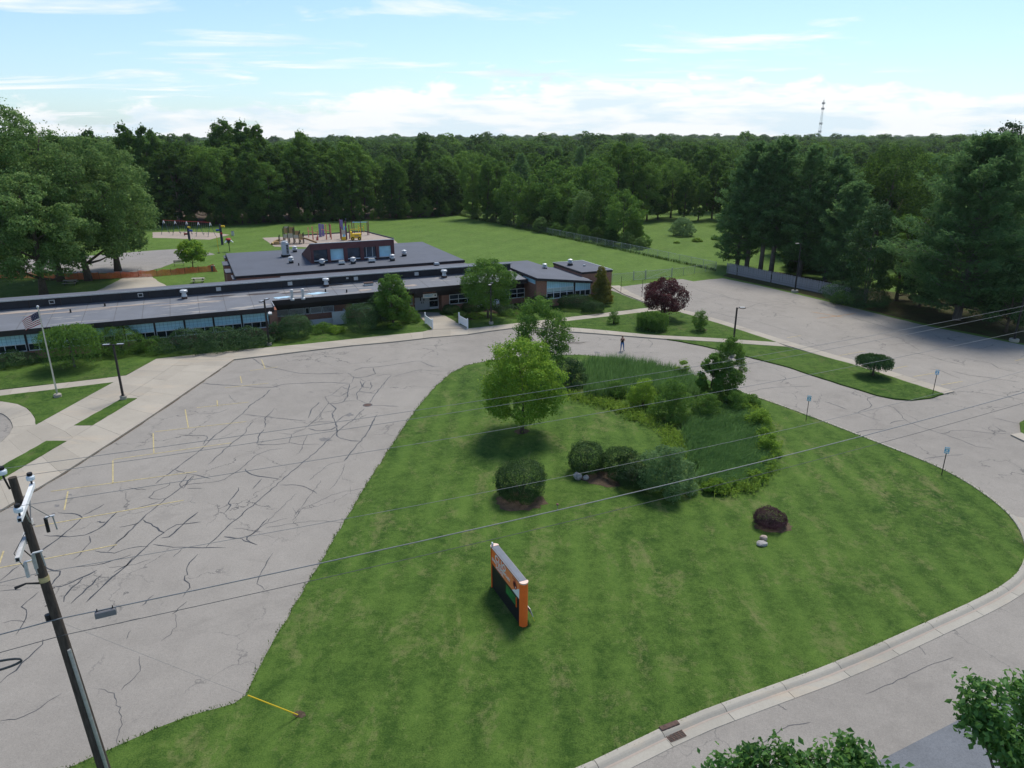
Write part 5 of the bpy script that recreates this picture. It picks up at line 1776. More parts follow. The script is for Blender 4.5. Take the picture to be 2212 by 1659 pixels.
text_mesh('lettering', 'EARLY ELEMENTARY', 0.21, 'sign_white', ban, (0.08, -0.200, 1.735), (R(90), 0, 0), 0.003, space=1.15, bold=.008)
text_mesh('lettering', 'SCHOOL', 0.21, 'sign_white', ban, (0.55, -0.200, 1.535), (R(90), 0, 0), 0.003, space=1.15, bold=.008)
text_mesh('lettering', 'CLIO', 0.16, 'dark_red', ban, (2.52, -0.200, 2.17), (R(90), 0, 0), 0.003, space=1.1)
def disc(cx, cz, r, y, mat, n=28, sx=1.0):
    return link('emblem', mesh_from('emblem', [(cx + r * sx * math.cos(6.2832 * k / n), y, cz + r * math.sin(6.2832 * k / n)) for k in range(n)], [tuple(range(n))], mat), ban)
disc(2.80, 1.93, 0.215, -0.201, 'red')
disc(2.80, 1.93, 0.165, -0.2045, 'dark_red')
disc(2.74, 1.96, 0.085, -0.208, 'black')
disc(2.88, 1.85, 0.055, -0.208, 'sign_white', 12, 0.7)
MB().box(0.03, mlen - 0.03, -0.20, -0.16, 1.36, 1.455).build('divider', 'dark_metal', mq)
led_ = MB().box(0.05, mlen - 0.4, -0.185, -0.16, 0.78, 1.355).build('message_board', 'black', mq)
MB().box(1.75, mlen - 0.46, -0.192, -0.185, 0.84, 1.32).build('lit_screen', 'led_green', led_)
MB().box(mlen - 0.40, mlen - 0.36, -0.20, -0.16, 0.78, 1.355).build('trim', 'sign_orange', led_)
MB().mat('metal_white').lathe([(.05, 0), (.06, .06), (.04, .12)], (-0.08, -0.1, mH)).box(-0.16, -0.02, -0.13, -0.07, mH + .10, mH + .16).build('sensor', None, mq)
soil = MB()
ys = thing('yard_sign', 'small tilted white yard sign behind the marquee column', 'yard sign', gp(1146, 1338, 0.07), R(-66))
m_ = MB().hexa([(-.3, -.012, .35), (.3, -.012, .35), (.3, .012, .35), (-.3, .012, .35)], [(-.3, -.18, .85), (.3, -.18, .85), (.3, -.156, .85), (-.3, -.156, .85)])
m_.build('board', 'sign_white', ys)
MB().hexa([(-.22, -.06, .47), (.22, -.06, .47), (.22, -.055, .47), (-.22, -.055, .47)], [(-.22, -.135, .68), (.22, -.135, .68), (.22, -.13, .68), (-.22, -.13, .68)]).build('print', 'light_blue', ys)
for x in (-.2, .2):
    MB().tube([(x, .12, 0), (x, 0, .35), (x, -.06, .6)], .008, 6).build('wire_leg', 'yellow', ys)

# ------------------------------------------------------------------ utility pole, wires, guy
pb, ptop = Vector((-13.75, 18.45, 0)), Vector((-14.66, 18.76, 12.55))
pole = thing('utility_pole', 'leaning dark wooden utility pole with two crossarms at lower left', 'utility pole', pb)
def on_pole(z):
    return (ptop - pb) * (z / 12.55)
shaft = MB().tube([on_pole(z) for z in (-0.3, 1, 4, 8, 11, 12.55)], [.20, .195, .175, .145, .12, .112], 16)
shaft.build('shaft', 'pole_wood', pole, smooth=False)
WD = Vector((math.cos(R(25)), math.sin(R(25)), 0))
AD = Vector((-WD.y, WD.x, 0))
side = -WD * 0.0
def arm(z, mat, half, off):
    c = on_pole(z) + off
    a, b = c - AD * half, c + AD * half
    o = MB().bar(a, b, .115, .14).build('crossarm', mat, pole)
    MB().bar(a - AD * .004, a + AD * .004, .08, .10).build('end_cap', 'black', o)
    return c
c1 = arm(11.75, 'crossarm_white', 1.22, WD * 0.17 - AD * 0.02)
c2 = arm(10.55, 'crossarm_grey', 1.22, WD * -0.17)
for q in (-.55, .55):
    MB().bar(c1 + AD * q, on_pole(11.0) + WD * .1, .035, .012).build('brace', 'galvanised', pole)
    MB().bar(c2 + AD * q, on_pole(9.9) - WD * .12, .035, .012).build('brace', 'dark_metal', pole)
def insulator(p):
    MB().mat('dark_metal').lathe([(.03, 0), (.03, .10), (.05, .12)], p, 10).mat('insulator').lathe([(.05, .11), (.11, .13), (.12, .19), (.115, .24), (.09, .27)], p, 16).mat('black').lathe([(.075, .28), (.08, .34), (.07, .37)], p, 10).build('insulator', None, pole)
ins = [c1 + AD * 1.1 + Vector((0, 0, .07)), c1 - AD * 1.08 + Vector((0, 0, .07)), on_pole(12.55) - WD * .2 + Vector((0, 0, .02))]
for p in ins:
    insulator(p)
MB().bar(on_pole(12.2) - WD * .14, on_pole(12.6) - WD * .2, .04).build('top_pin', 'dark_metal', pole)
def cutout(p, mat):
    o = MB().tube([p + Vector((0, 0, .25)), p + Vector((0, 0, -.25))], .055, 10).build('fuse_cutout', mat, pole)
    MB().tube([p + WD * .2 + Vector((0, 0, .28)), p + WD * .24 + Vector((0, 0, -.22))], .022, 8).build('fuse_tube', 'galvanised', o)
    MB().bar(p + Vector((0, 0, .27)), p + WD * .26 + Vector((0, 0, .29)), .07, .03).build('bracket', 'metal_white', o)
cutout(c2 + AD * 1.05 + WD * .42 + Vector((0, 0, -.18)), 'dark_metal')
cutout(c2 - AD * 0.85 + WD * .30 + Vector((0, 0, -.35)), 'galvanised')
cutout(on_pole(9.7) - WD * .28 - AD * .3, 'crossarm_grey')
MB().tube([on_pole(9.0) - WD * .1, on_pole(9.15) - WD * .45 - AD * .1, on_pole(9.1) - WD * .75 - AD * .15], [.035, .03, .05], 8).build('bracket', 'dark_metal', pole)
MB().tube([on_pole(10.9), on_pole(10.4) - WD * .4 - AD * .5, on_pole(9.7) - WD * .3 - AD * .3], .012, 6).build('jumper', 'cable_dark', pole)
MB().tube([on_pole(11.6) + WD * .2, on_pole(10.9) + WD * .5 + AD * .5, c2 + AD * 1.05 + WD * .42], .012, 6).build('jumper', 'cable_light', pole)
n_ = 16
bandz = 9.05
MB().tube([on_pole(bandz), on_pole(bandz + .17)], .148, 16).build('marker_band', 'paint_yellow', pole)
cd = Vector((.16, -.10, 0))
MB().tube([on_pole(0) + cd * 1.2, on_pole(3) + cd * 1.1, on_pole(6.6) + cd], .055, 8).build('conduit', 'galvanised', pole)
MB().tube([on_pole(7.7) - WD * .2, on_pole(7.9) - WD * .2], [.09, .09], 10).build('meter', 'dark_metal', pole)
for k in range(7):
    p = on_pole(8.2 + k * .55)
    MB().tube([p, p + (WD if k % 2 else -WD) * .2], .012, 6).build('step_bolt', 'dark_metal', pole)

def sag_line(a, dirs, span, sag, n=14, first=0.0):
    """conductor hung over two spans to the right and one to the left of the pole"""
    out = []
    for (s0, s1) in ((-span, 0), (0, span), (span, span * 2)):
        for k in range(n + (1 if s1 > span else 0)):
            t = k / n
            p = a + dirs * (s0 + (s1 - s0) * t)
            out.append(p - Vector((0, 0, 4 * sag * t * (1 - t))))
    return out
def wire(name, a, r, mat, sag, label, rise=0.0):
    d = WD + Vector((0, 0, rise))
    pts = sag_line(a, d, 55.0, sag)
    me = MB().tube(pts, r, 6)
    o = me.build(name, mat)
    return tag(o, label, 'wire', 'overhead wires crossing the picture')
wire('power_line', pb + ins[0] + Vector((0, 0, .3)), .0075, 'cable_light', .5, 'thin pale power wire from the far end of the upper crossarm', 0.008)
wire('power_line', pb + ins[2] + Vector((0, 0, .3)), .0075, 'cable_light', .5, 'thin pale power wire from the pin on the pole top', 0.008)
wire('power_line', pb + ins[1] + Vector((0, 0, .3)), .0075, 'cable_light', .5, 'thin pale power wire from the near end of the upper crossarm', 0.004)
wire('power_line', pb + on_pole(9.35) - WD * .1, .008, 'cable_light', .7, 'single thin neutral wire fixed below the crossarms', 0.0)
wire('telephone_cable', pb + on_pole(7.75) + WD * .1 - AD * .15, .020, 'cable_light', .55, 'thick bright telephone cable with a splice box near the pole', 0.006)
wire('telephone_cable', pb + on_pole(7.15) + WD * .1 - AD * .15, .011, 'cable_dark', .55, 'lowest thin dark cable below the thick telephone cable', 0.004)
sp = pb + on_pole(7.75) + WD * 1.35 - AD * .15
box_ = thing('splice_box', 'grey splice box hanging on the cable beside the pole', 'splice box', sp, R(25))
MB().bevel_box(-.30, .30, -.09, .09, -.28, -.06, .03).build('case', 'louvre', box_)
for x in (-.22, .22):
    MB().bar((x, 0, -.06), (x, 0, .03), .04, .03).build('clamp', 'dark_metal', box_)
ring_ = MB()
lp = pb + on_pole(6.7) - WD * 1.9 - AD * .2
pts = [lp + WD * .75 * math.cos(6.283 * k / 20) + Vector((0, 0, .16 * math.sin(6.283 * k / 20))) for k in range(21)]
tag(MB().tube(pts, .022, 6).tube([p + Vector((0, .02, -.05)) for p in pts], .022, 6).build('cable_loop', 'cable_dark'), 'coiled loop of spare black cable left of the pole', 'cable')
anc = gp(648, 1546, 0.07)
gtop = pb + on_pole(7.6)
guy = thing('guy_wire', 'anchored guy wire with long yellow guard on the lawn', 'guy wire', anc)
MB().tube([(0, 0, -.02), gtop - anc], .004, 6).build('wire', 'cable_light', guy)
gd = (gtop - anc).normalized()
MB().tube([gd * .12, gd * 2.65], .026, 8).build('guard', 'yellow', guy)
MB().tube([(0, 0, -.05), gd * .25], .018, 6).build('anchor_rod', 'rust_iron', guy)

# ------------------------------------------------------------------ flagpole and flag
fb = gp(125, 857, .13)
fp = thing('flagpole', 'tall silver flagpole on the grass triangle', 'flagpole', fb)
MB().lathe([(.32, 0), (.32, .22), (.26, .28)], n=18).build('footing', 'concrete', fp)
MB().tube([(0, 0, .2), (0, 0, 3), (0, 0, 8.05)], [.075, .068, .04], 12).build('shaft', 'alu', fp)
MB().lathe([(.02, 8.03), (.09, 8.08), (.11, 8.16), (.08, 8.25), (.02, 8.28)], n=12).build('finial', 'metal_white', fp)
MB().tube([(.09, -.05, 1.1), (.10, -.05, 7.9)], .008, 5).build('halyard', 'cable_light', fp)
nx, nz = 26, 13
vs, fs, mi = [], [], []
for i in range(nx + 1):
    for j in range(nz + 1):
        u, v = i / nx, j / nz
        x = -u * 1.62
        y = .16 * math.sin(u * 7.5 + v * 1.2) * u ** .6
        z = 1.08 * v * (1 - .20 * u) - .62 * u ** 1.2 + .05 * math.sin(u * 9 + 1) * u
        vs.append((x + .10 * (1 - v) * u, y, z))
for i in range(nx):
    for j in range(nz):
        a = i * (nz + 1) + j
        fs.append((a, a + nz + 1, a + nz + 2, a + 1))
        mi.append(2 if (i < nx * .42 and j >= 6) else (0 if j % 2 == 0 else 1))
fl = link('flag', mesh_from('flag', vs, fs, ['flag_red', 'flag_white', 'flag_blue'], mi), None, (fb.x - .06, fb.y, fb.z + 6.65))
tag(fl, 'striped red and white flag with blue canton flying from the flagpole', 'flag')
st = MB()
for i in range(5):
    for j in range(4):
        u, v = (i + .6) / nx * 2.1, (6.8 + j * 1.7) / nz
        x, z = -u * 1.62, 1.08 * v * (1 - .20 * u) - .62 * u ** 1.2 + .05 * math.sin(u * 9 + 1) * u
        y = .16 * math.sin(u * 7.5 + v * 1.2) * u ** .6 - .012
        st.quad((x - .02, y, z), (x, y, z - .02), (x + .02, y, z), (x, y, z + .02))
st.build('star', 'flag_white', fl)

# ------------------------------------------------------------------ lamp posts
def lamp(base, h, label, arms, round_pole=False, foot=.28, rz=0.0):
    o = thing('lamp_post', label, 'lamp post', base, rz, 'lamp posts around the school lots')
    MB().lathe([(foot, 0), (foot, .28), (foot * .9, .33)], n=18).build('footing', 'concrete', o)
    w = .085
    MB().hexa([(-w, -w, .3), (w, -w, .3), (w, w, .3), (-w, w, .3)], [(-w * .8, -w * .8, h), (w * .8, -w * .8, h), (w * .8, w * .8, h), (-w * .8, w * .8, h)]).build('shaft', 'dark_metal', o)
    MB().box(-.15, .15, -.15, .15, .3, .36).build('base_plate', 'dark_metal', o)
    for sg in arms:
        a = MB().bar((sg * .05, 0, h - .07), (sg * .28, 0, h - .03), .06, .06).build('arm', 'dark_metal', o)
        x0, x1 = sorted((sg * .26, sg * .86))
        MB().mat('dark_metal').bevel_box(x0, x1, -.17, .17, h - .07, h + .03, .02).mat('metal_white').box(x0 + .06, x1 - .03, -.13, .13, h - .082, h - .07).mat('galvanised').box(x0 + .04, x1 - .04, -.15, .15, h + .03, h + .036).build('head', None, a)
    return o
lamp(gp(267, 862, .15), 5.0, 'twin-headed lamp post in the small grass bed of the apron', (-1, 1), rz=R(10))
lamp(gp(582, 746, .12), 5.1, 'lamp post on a concrete footing before the classroom wing', (-1, 1), rz=R(80))
lamp(gp(1061, 700, .12), 5.0, 'lamp post beside the tree right of the entrance', (-1, 1), rz=R(80))
lamp(Vector((23.2, 71.7, .12)), 5.2, 'single-armed lamp post on the grass strip by the drive', (1,), rz=R(0))
lamp(gp(1716.6, 631), 7.2, 'tall slender lamp post at the grey wooden fence', (-1,), foot=.5)
lamp(gp(2190, 737.5), 7.6, 'tall lamp post under the trees at the right picture edge', (1,), foot=.5, rz=R(20))

# accessible parking signs and plain posts
def park_sign(base, h, label, grp='blue accessible parking signs'):
    o = thing('parking_sign', label, 'parking sign', base, R(-24), grp)
    MB().bar((0, 0, -.05), (0, 0, h - .25), .06, .05).build('post', 'dark_metal', o)
    pl = MB().box(-.15, .15, -.045, -.03, h - .50, h - .04).build('plate', 'light_blue', o)
    MB().box(-.13, .13, -.05, -.0455, h - .18, h - .07).build('symbol', 'sign_white', pl)
    MB().box(-.12, .12, -.05, -.0455, h - .46, h - .36).build('symbol', 'sign_white', pl)
    MB().box(-.05, .06, -.05, -.0455, h - .33, h - .22).build('symbol', 'sign_white', pl)
    return o
park_sign(gp(1741, 908, .07), 2.2, 'blue parking sign on the island kerb nearest the wetland')
park_sign(gp(2034, 1025, .07), 2.1, 'blue parking sign on the island kerb nearest the street')
park_sign(gp(2015, 850, .12), 2.3, 'blue parking sign at the tip of the grass strip')
for b, h, lab in (((1341, 632), 2.4, 'thin dark post beside the walk, nearer the conical evergreen'), ((1386.5, 641), 2.4, 'thin dark post beside the walk, nearer the purple maple')):
    o = thing('steel_post', lab, 'post', gp(*b), 0, 'thin dark posts by the lot walk')
    MB().bar((0, 0, 0), (0, 0, h), .07, .05).build('shaft', 'dark_metal', o)
    MB().box(-.05, .05, -.04, .04, h, h + .02).build('cap', 'dark_metal', o)

# ------------------------------------------------------------------ storm drain in the kerb
dc = gp(1457, 1588)
dn = thing('storm_drain', 'rusty cast iron storm drain set in the street kerb', 'storm drain', dc, STREET)
# local x runs along the street, +y towards the lawn
MB().box(-.42, .42, -.30, .26, .005, .045).build('frame', 'kerb_concrete', dn)
MB().box(-.36, .36, -.26, .12, .03, .050).build('pit', 'black', dn)
gr = MB()
for k in range(5):
    gr.box(-.36 + k * .18 - .018, -.36 + k * .18 + .018, -.26, .12, .05, .066)
for k in range(6):
    gr.box(-.36, .36, -.26 + k * .076 - .014, -.26 + k * .076 + .014, .051, .064)
gr.build('grate', 'rust_iron', dn)
hd = MB().hexa([(-.42, .12, .05), (.42, .12, .05), (.42, .45, .05), (-.42, .45, .05)], [(-.42, .26, .19), (.42, .26, .19), (.42, .45, .19), (-.42, .45, .19)]).build('hood', 'rust_iron', dn)
for k in range(4):
    for q in range(2):
        x = -.30 + k * .2
        MB().hexa([(x - .065, .135 + q * .065, .062 + q * .065), (x + .065, .135 + q * .065, .062 + q * .065), (x + .065, .15 + q * .065, .062 + q * .065), (x - .065, .15 + q * .065, .062 + q * .065)],
                  [(x - .065, .175 + q * .065, .112 + q * .065), (x + .065, .175 + q * .065, .112 + q * .065), (x + .065, .2 + q * .065, .112 + q * .065), (x - .065, .2 + q * .065, .112 + q * .065)]).build('slot', 'black', hd)

# ------------------------------------------------------------------ boulders
def rock(name, base, r, squash, mat, label, seed, group=None):
    rg = np.random.default_rng(seed)
    bm = bmesh.new()
    bmesh.ops.create_icosphere(bm, subdivisions=3, radius=1.0)
    planes = unit(rg, 9)
    ds = rg.uniform(.62, .92, 9)
    for v in bm.verts:
        p = np.array(v.co)
        for n_, d_ in zip(planes, ds):
            e_ = p @ n_ - d_
            if e_ > 0:
                p = p - n_ * e_ * .9
        p *= 1 + .04 * rg.normal()
        v.co = Vector((p[0] * r, p[1] * r * .85, p[2] * r * squash))
    me = bpy.data.meshes.new(name)
    bm.to_mesh(me)
    bm.free()
    me.materials.append(M(mat))
    o = link(name, me, None, (base.x, base.y, base.z + r * squash * .55))
    return tag(o, label, 'boulder', group)
rock('boulder', gp(1247, 1034, .07), .34, .95, 'stone_grey', 'larger pale boulder in front of the yews', 1)
rock('boulder', gp(1265, 1035, .07), .23, .95, 'stone_grey', 'smaller pale boulder in front of the yews', 2)
rock('boulder', gp(1649, 1166, .07), .24, .8, 'stone_pink', 'pinkish boulder just below the barberry bush', 3)
rock('boulder', gp(1645, 1177, .07), .34, .42, 'stone_grey', 'flat grey boulder on the lawn in front of the pinkish one', 4)
mk = thing('garden_marker', 'small stake with dark reddish cap on the lawn below the yews', 'stake', gp(1204, 1100, .07))
MB().tube([(0, 0, 0), (.02, 0, .30)], [.02, .015], 6).build('stake', 'wood_bench', mk)
MB().lathe([(.05, .28), (.08, .32), (.07, .38), (.02, .40)], n=8).build('cap', 'plum', mk)

# fallen branch on the drive
br = thing('fallen_branch', 'bare fallen branch lying on the drive behind the trees', 'branch', gp(1237, 742, .02), R(10))
rg = random.Random(3)
m = MB().tube([(-1.6, 0, .05), (-.5, .1, .08), (.6, -.05, .06), (1.7, .2, .05)], [.03, .025, .02, .008], 6)
m.build('stem', 'bark', br)
for k in range(9):
    x = rg.uniform(-1.2, 1.2)
    a = rg.uniform(-1, 1)
    MB().tube([(x, 0, .06), (x + .4 * math.cos(a), .6 * math.sin(a), .12), (x + .9 * math.cos(a), 1.0 * math.sin(a) + .1, .08)], [.012, .009, .004], 5).build('twig', 'bark', br)

# ------------------------------------------------------------------ the person on the drive
def person():
    base = gp(1343.5, 757.5, .012)
    o = thing('person', 'person in black top and blue jeans with hands raised to the head on the drive', 'person', base, R(8))
    # skeleton, facing the camera (-Y); hips are the root
    J = {'hip': (0, 0, .92), 'waist': (0, -.01, 1.06), 'chest': (0, 0, 1.26), 'neck': (0, 0, 1.42), 'head': (0, -.02, 1.50), 'crown': (0, -.01, 1.63),
         'lh': (-.10, 0, .88), 'lk': (-.13, -.03, .49), 'la': (-.15, 0, .09), 'lt': (-.17, -.17, .035),
         'rh': (.10, 0, .88), 'rk': (.15, -.03, .49), 'ra': (.20, 0, .09), 'rt': (.23, -.17, .035),
         'ls': (-.18, 0, 1.36), 'le': (-.25, -.17, 1.14), 'lw': (-.10, -.30, 1.34), 'rs': (.18, 0, 1.36), 're': (.22, -.20, 1.16), 'rw': (.06, -.31, 1.36)}
    rad = {'hip': (.185, .14), 'waist': (.165, .12), 'chest': (.165, .115), 'neck': (.06, .06), 'head': (.085, .095), 'crown': (.065, .075),
           'lh': (.105, .105), 'lk': (.068, .068), 'la': (.043, .043), 'lt': (.04, .028), 'rh': (.105, .105), 'rk': (.068, .068), 'ra': (.043, .043), 'rt': (.04, .028),
           'ls': (.062, .062), 'le': (.045, .045), 'lw': (.032, .032), 'rs': (.062, .062), 're': (.045, .045), 'rw': (.032, .032)}
    E = [('hip', 'waist'), ('waist', 'chest'), ('chest', 'neck'), ('neck', 'head'), ('head', 'crown'), ('hip', 'lh'), ('lh', 'lk'), ('lk', 'la'), ('la', 'lt'), ('hip', 'rh'), ('rh', 'rk'), ('rk', 'ra'), ('ra', 'rt'),
         ('chest', 'ls'), ('ls', 'le'), ('le', 'lw'), ('chest', 'rs'), ('rs', 're'), ('re', 'rw')]
    for sd, sx in (('l', 1), ('r', -1)):
        w = Vector(J[sd + 'w'])
        for k, (dx, dy, dz, ln) in enumerate(((-.03, 0, .06, .055), (-.01, -.01, .075, .06), (.01, -.01, .07, .055), (.028, 0, .055, .05), (.045 * sx, -.03, .02, .045))):
            a, b = f'{sd}f{k}', f'{sd}g{k}'
            J[a] = tuple(w + Vector((dx, dy, dz * .7)))
            J[b] = tuple(Vector(J[a]) + Vector((dx * .2 + sx * .012, -.02, .04)))
            rad[a], rad[b] = (.010, .010), (.008, .008)
            E += [(sd + 'w', a), (a, b)]
    names = list(J)
    me = bpy.data.meshes.new('body')
    me.from_pydata([J[k] for k in names], [(names.index(a), names.index(b)) for a, b in E], [])
    b = bpy.data.objects.new('body', me)
    C.objects.link(b)
    sk = b.modifiers.new('skin', 'SKIN')
    sk.use_smooth_shade = True
    for i, k in enumerate(names):
        me.skin_vertices[0].data[i].radius = rad[k]
        me.skin_vertices[0].data[i].use_root = (k == 'hip')
    sub = b.modifiers.new('sub', 'SUBSURF')
    sub.levels = sub.render_levels = 2
    dg = bpy.context.evaluated_depsgraph_get()
    nm = bpy.data.meshes.new_from_object(b.evaluated_get(dg))
    bpy.data.objects.remove(b)
    for mname in ('skin', 'shirt_black', 'jeans', 'dark_metal'):
        nm.materials.append(M(mname))
    for f in nm.polygons:
        c = f.center
        k = 0
        if c.z < .07:
            k = 3
        elif c.z < .95:
            k = 2
        elif c.z < 1.385 and abs(c.x) < .205 and c.y > -.15:
            k = 1
        f.material_index = k
        f.use_smooth = True
    bo = link('body', nm, o)
    # hair cap with a tail down the back, and facial features
    hm = MB().lathe([(.03, .155), (.075, .14), (.105, .09), (.112, .03), (.10, -.03)], (0, .02, 1.52), 14)
    hm.tube([(0, .09, 1.56), (0, .13, 1.45), (0, .11, 1.34)], [.05, .05, .02], 8)
    hm.build('hair', 'hair', o)
    fc = MB()
    for x in (-.033, .033):
        fc.mat('black').lathe([(.003, -.01), (.012, 0), (.003, .01)], (x, -.108, 1.525), 8)
    fc.mat('skin').hexa([(-.016, -.11, 1.49), (.016, -.11, 1.49), (.010, -.09, 1.49), (-.010, -.09, 1.49)], [(-.006, -.105, 1.53), (.006, -.105, 1.53), (.005, -.09, 1.53), (-.005, -.09, 1.53)])
    fc.mat('dark_red').box(-.025, .025, -.106, -.098, 1.462, 1.472)
    fc.build('face', None, bo)
person()

# ------------------------------------------------------------------ fences
def net_panel(name, a, b, z0, z1, mat, parent, wob=0.0, seed=0, seg=1):
    """netting between two points; its texture runs in metres"""
    rg = random.Random(seed)
    vs, fs, uv = [], [], []
    L = (b - a).length
    for i in range(seg + 1):
        p = a.lerp(b, i / seg)
        dy = rg.uniform(-wob, wob)
        top = z1 - rg.uniform(0, wob * 3)
        vs += [(p.x, p.y + dy, z0), (p.x, p.y - dy * .5, top)]
        uv += [(L * i / seg, 0), (L * i / seg, top - z0)]
    for i in range(seg):
        fs.append((2 * i, 2 * i + 2, 2 * i + 3, 2 * i + 1))
    return link(name, mesh_from(name, vs, fs, mat, uvs=uv), parent)


def chain_fence(px, h, label, mat='chain_link', rail='galvanised', step=3.0):
    P = gps(px)
    o = thing('chain_link_fence', label, 'fence', (0, 0, 0))
    for a, b in zip(P[:-1], P[1:]):
        n = max(1, round((b - a).length / step))
        for i in range(n):
            p, q = a.lerp(b, i / n), a.lerp(b, (i + 1) / n)
            MB().tube([p, p + Vector((0, 0, h + .03))], .035, 6).build('post', rail, o)
            MB().tube([p + Vector((0, 0, h)), q + Vector((0, 0, h))], .022, 6).build('top_rail', rail, o)
            net_panel('mesh', p, q, .03, h, mat, o)
    MB().tube([P[-1], P[-1] + Vector((0, 0, h + .05))], .045, 6).build('post', rail, o)
    return o
chain_fence([(975, 462), (1060, 480), (1180, 506)], 1.5, 'far dark length of chain link fence under the field edge trees', 'chain_link_dark', 'dark_metal')
chain_fence([(1180, 506), (1290, 529.5), (1420, 557.5), (1546, 585)], 1.5, 'near pale length of chain link fence along the playing field')
chain_fence([(1546, 585), (1500, 591), (1451, 598.5)], 1.3, 'short chain link fence between the gate and the fence corner')
chain_fence([(1368, 606), (1322, 610)], 1.3, 'short chain link fence between the school annex and the gate')
gt = thing('field_gate', 'double chain link gate at the corner of the right lot', 'gate', (0, 0, 0))
ga, gm, gb = gp(1368, 606), gp(1394, 603.5), gp(1451, 598.5)
for p in (ga, gm, gb):
    MB().tube([p, p + Vector((0, 0, 1.6))], .06, 8).build('gate_post', 'galvanised', gt)
for a, b in ((ga, gm), (gm, gb)):
    u = (b - a).normalized()
    a2, b2 = a + u * .12, b - u * .12
    leaf = net_panel('gate_leaf', a2, b2, .1, 1.35, 'chain_link', gt)
    for z in (.1, 1.35):
        MB().tube([a2 + Vector((0, 0, z)), b2 + Vector((0, 0, z))], .028, 6).build('frame_tube', 'galvanised', leaf)
    for p in (a2, b2):
        MB().tube([p + Vector((0, 0, .1)), p + Vector((0, 0, 1.35))], .028, 6).build('frame_tube', 'galvanised', leaf)
    MB().tube([a2 + Vector((0, 0, .1)), b2 + Vector((0, 0, 1.35))], .018, 6).build('frame_tube', 'galvanised', leaf)

wf = thing('wooden_fence', 'weathered grey board fence along the far edge of the right lot', 'fence', (0, 0, 0))
wa, wb = gp(1570, 590), gp(1836, 647)
wd_ = (wb - wa)
wl = wd_.length
wd_.normalize()
wn = Vector((-wd_.y, wd_.x, 0))
bm_ = [MB().hexa([(-.075, -.011, 0), (.075, -.011, 0), (.075, .011, 0), (-.075, .011, 0)], [(-.075, -.011, h), (.02 * k - .02, -.011, h + .05), (.02 * k - .02, .011, h + .05), (-.075, .011, h)]) for k, h in ((1, 1.7), (2, 1.75), (0, 1.66))]
bm_ = []
for k, h in enumerate((1.70, 1.75, 1.66, 1.72)):
    m = MB()
    m.box(-.078, .078, -.011, .011, .02, h)
    m.hexa([(-.078, -.011, h), (.078, -.011, h), (.078, .011, h), (-.078, .011, h)], [(-.03, -.011, h + .06), (.03, -.011, h + .06), (.03, .011, h + .06), (-.03, .011, h + .06)])
    bm_.append(mesh_from('board', m.v, m.f, 'wood_weathered'))
nb_ = int(wl / .175)
rg = random.Random(9)
for i in range(nb_):
    p = wa + wd_ * (i * .175)
    if rg.random() < .015:
        continue
    o = link('board', bm_[i % 4], wf, p, math.atan2(wd_.y, wd_.x))
    o.rotation_euler = (rg.uniform(-.02, .02), rg.uniform(-.02, .02), math.atan2(wd_.y, wd_.x) + rg.uniform(-.03, .03))
for i in range(0, int(wl / 2.4) + 1):
    p = wa + wd_ * min(wl, i * 2.4) + wn * .08
    MB().bar(p, p + Vector((0, 0, 1.6)), .09, .09).build('post', 'wood_weathered', wf)
for z in (.4, 1.35):
    MB().bar(wa + wn * .035 + Vector((0, 0, z)), wb + wn * .035 + Vector((0, 0, z)), .04, .09).build('rail', 'wood_weathered', wf)

of = thing('safety_fence', 'sagging orange plastic safety fence behind the school', 'fence', (0, 0, 0))
op = gps([(-60, 600), (0, 600), (60, 601), (120, 603), (170, 604), (215, 603), (262, 601), (300, 599), (340, 597), (370, 594.5), (400, 592), (430, 589), (456, 586.5)])
for i, (a, b) in enumerate(zip(op[:-1], op[1:])):
    net_panel('net', a, b, .02, 1.15, 'orange_net', of, .10, i, 6)
    MB().tube([a, a + Vector((0, 0, 1.3))], .025, 6).build('stake', 'dark_metal', of)
e_ = op[-1]
link('net', mesh_from('net', [e_, e_ + Vector((1.3, -.4, 0)), e_ + Vector((.6, -.1, 1.35)), e_ + Vector((-.6, .2, .9))], [(0, 1, 2), (0, 2, 3)], 'orange_net', uvs=[(0, 0), (1.3, 0), (.6, 1.3), (-.6, .9)]), of)

# ------------------------------------------------------------------ playground
def m4(x, y):
    return ((780 + x / 5.82) / 1.356, (620 + y / 5.82) / 1.356)
def s5p(x, y):
    return ((450 + x / 8.848) / 1.356, (620 + y / 8.848) / 1.356)
sdir = Vector((.943, -.333, 0))
snor = Vector((.333, .943, 0))
s0 = Vector((-79.2, 170.0, .03))
sw_ = thing('swing_set', 'long swing set with red beam, white caps and dark legs', 'swing set', s0)
for i in range(5):
    p = sdir * (-3.35 + i * 3.4)
    t = p + Vector((0, 0, 3.2))
    for sg in (-1, 1):
        MB().tube([p + snor * sg * 1.25, t.lerp(p + snor * sg * 1.25, .22)], .05, 6).build('leg', 'teal', sw_)
        MB().tube([t.lerp(p + snor * sg * 1.25, .22), t], .075, 6).build('leg_cap', 'paint_white', sw_)
MB().tube([sdir * -3.6 + Vector((0, 0, 3.22)), sdir * 10.5 + Vector((0, 0, 3.22))], .05, 8).build('beam', 'red', sw_)
for i in range(4):
    for k in (.33, .67):
        c = sdir * (-3.35 + (i + k) * 3.4)
        st_ = MB().box(-.24, .24, -.08, .08, -.03, .03).build('seat', 'black', sw_)
        st_.location = c + Vector((0, 0, .55))
        for q in (-.22, .22):
            MB().tube([(q, 0, .02), (q, 0, 2.65)], .012, 4).build('chain', 'galvanised', st_)

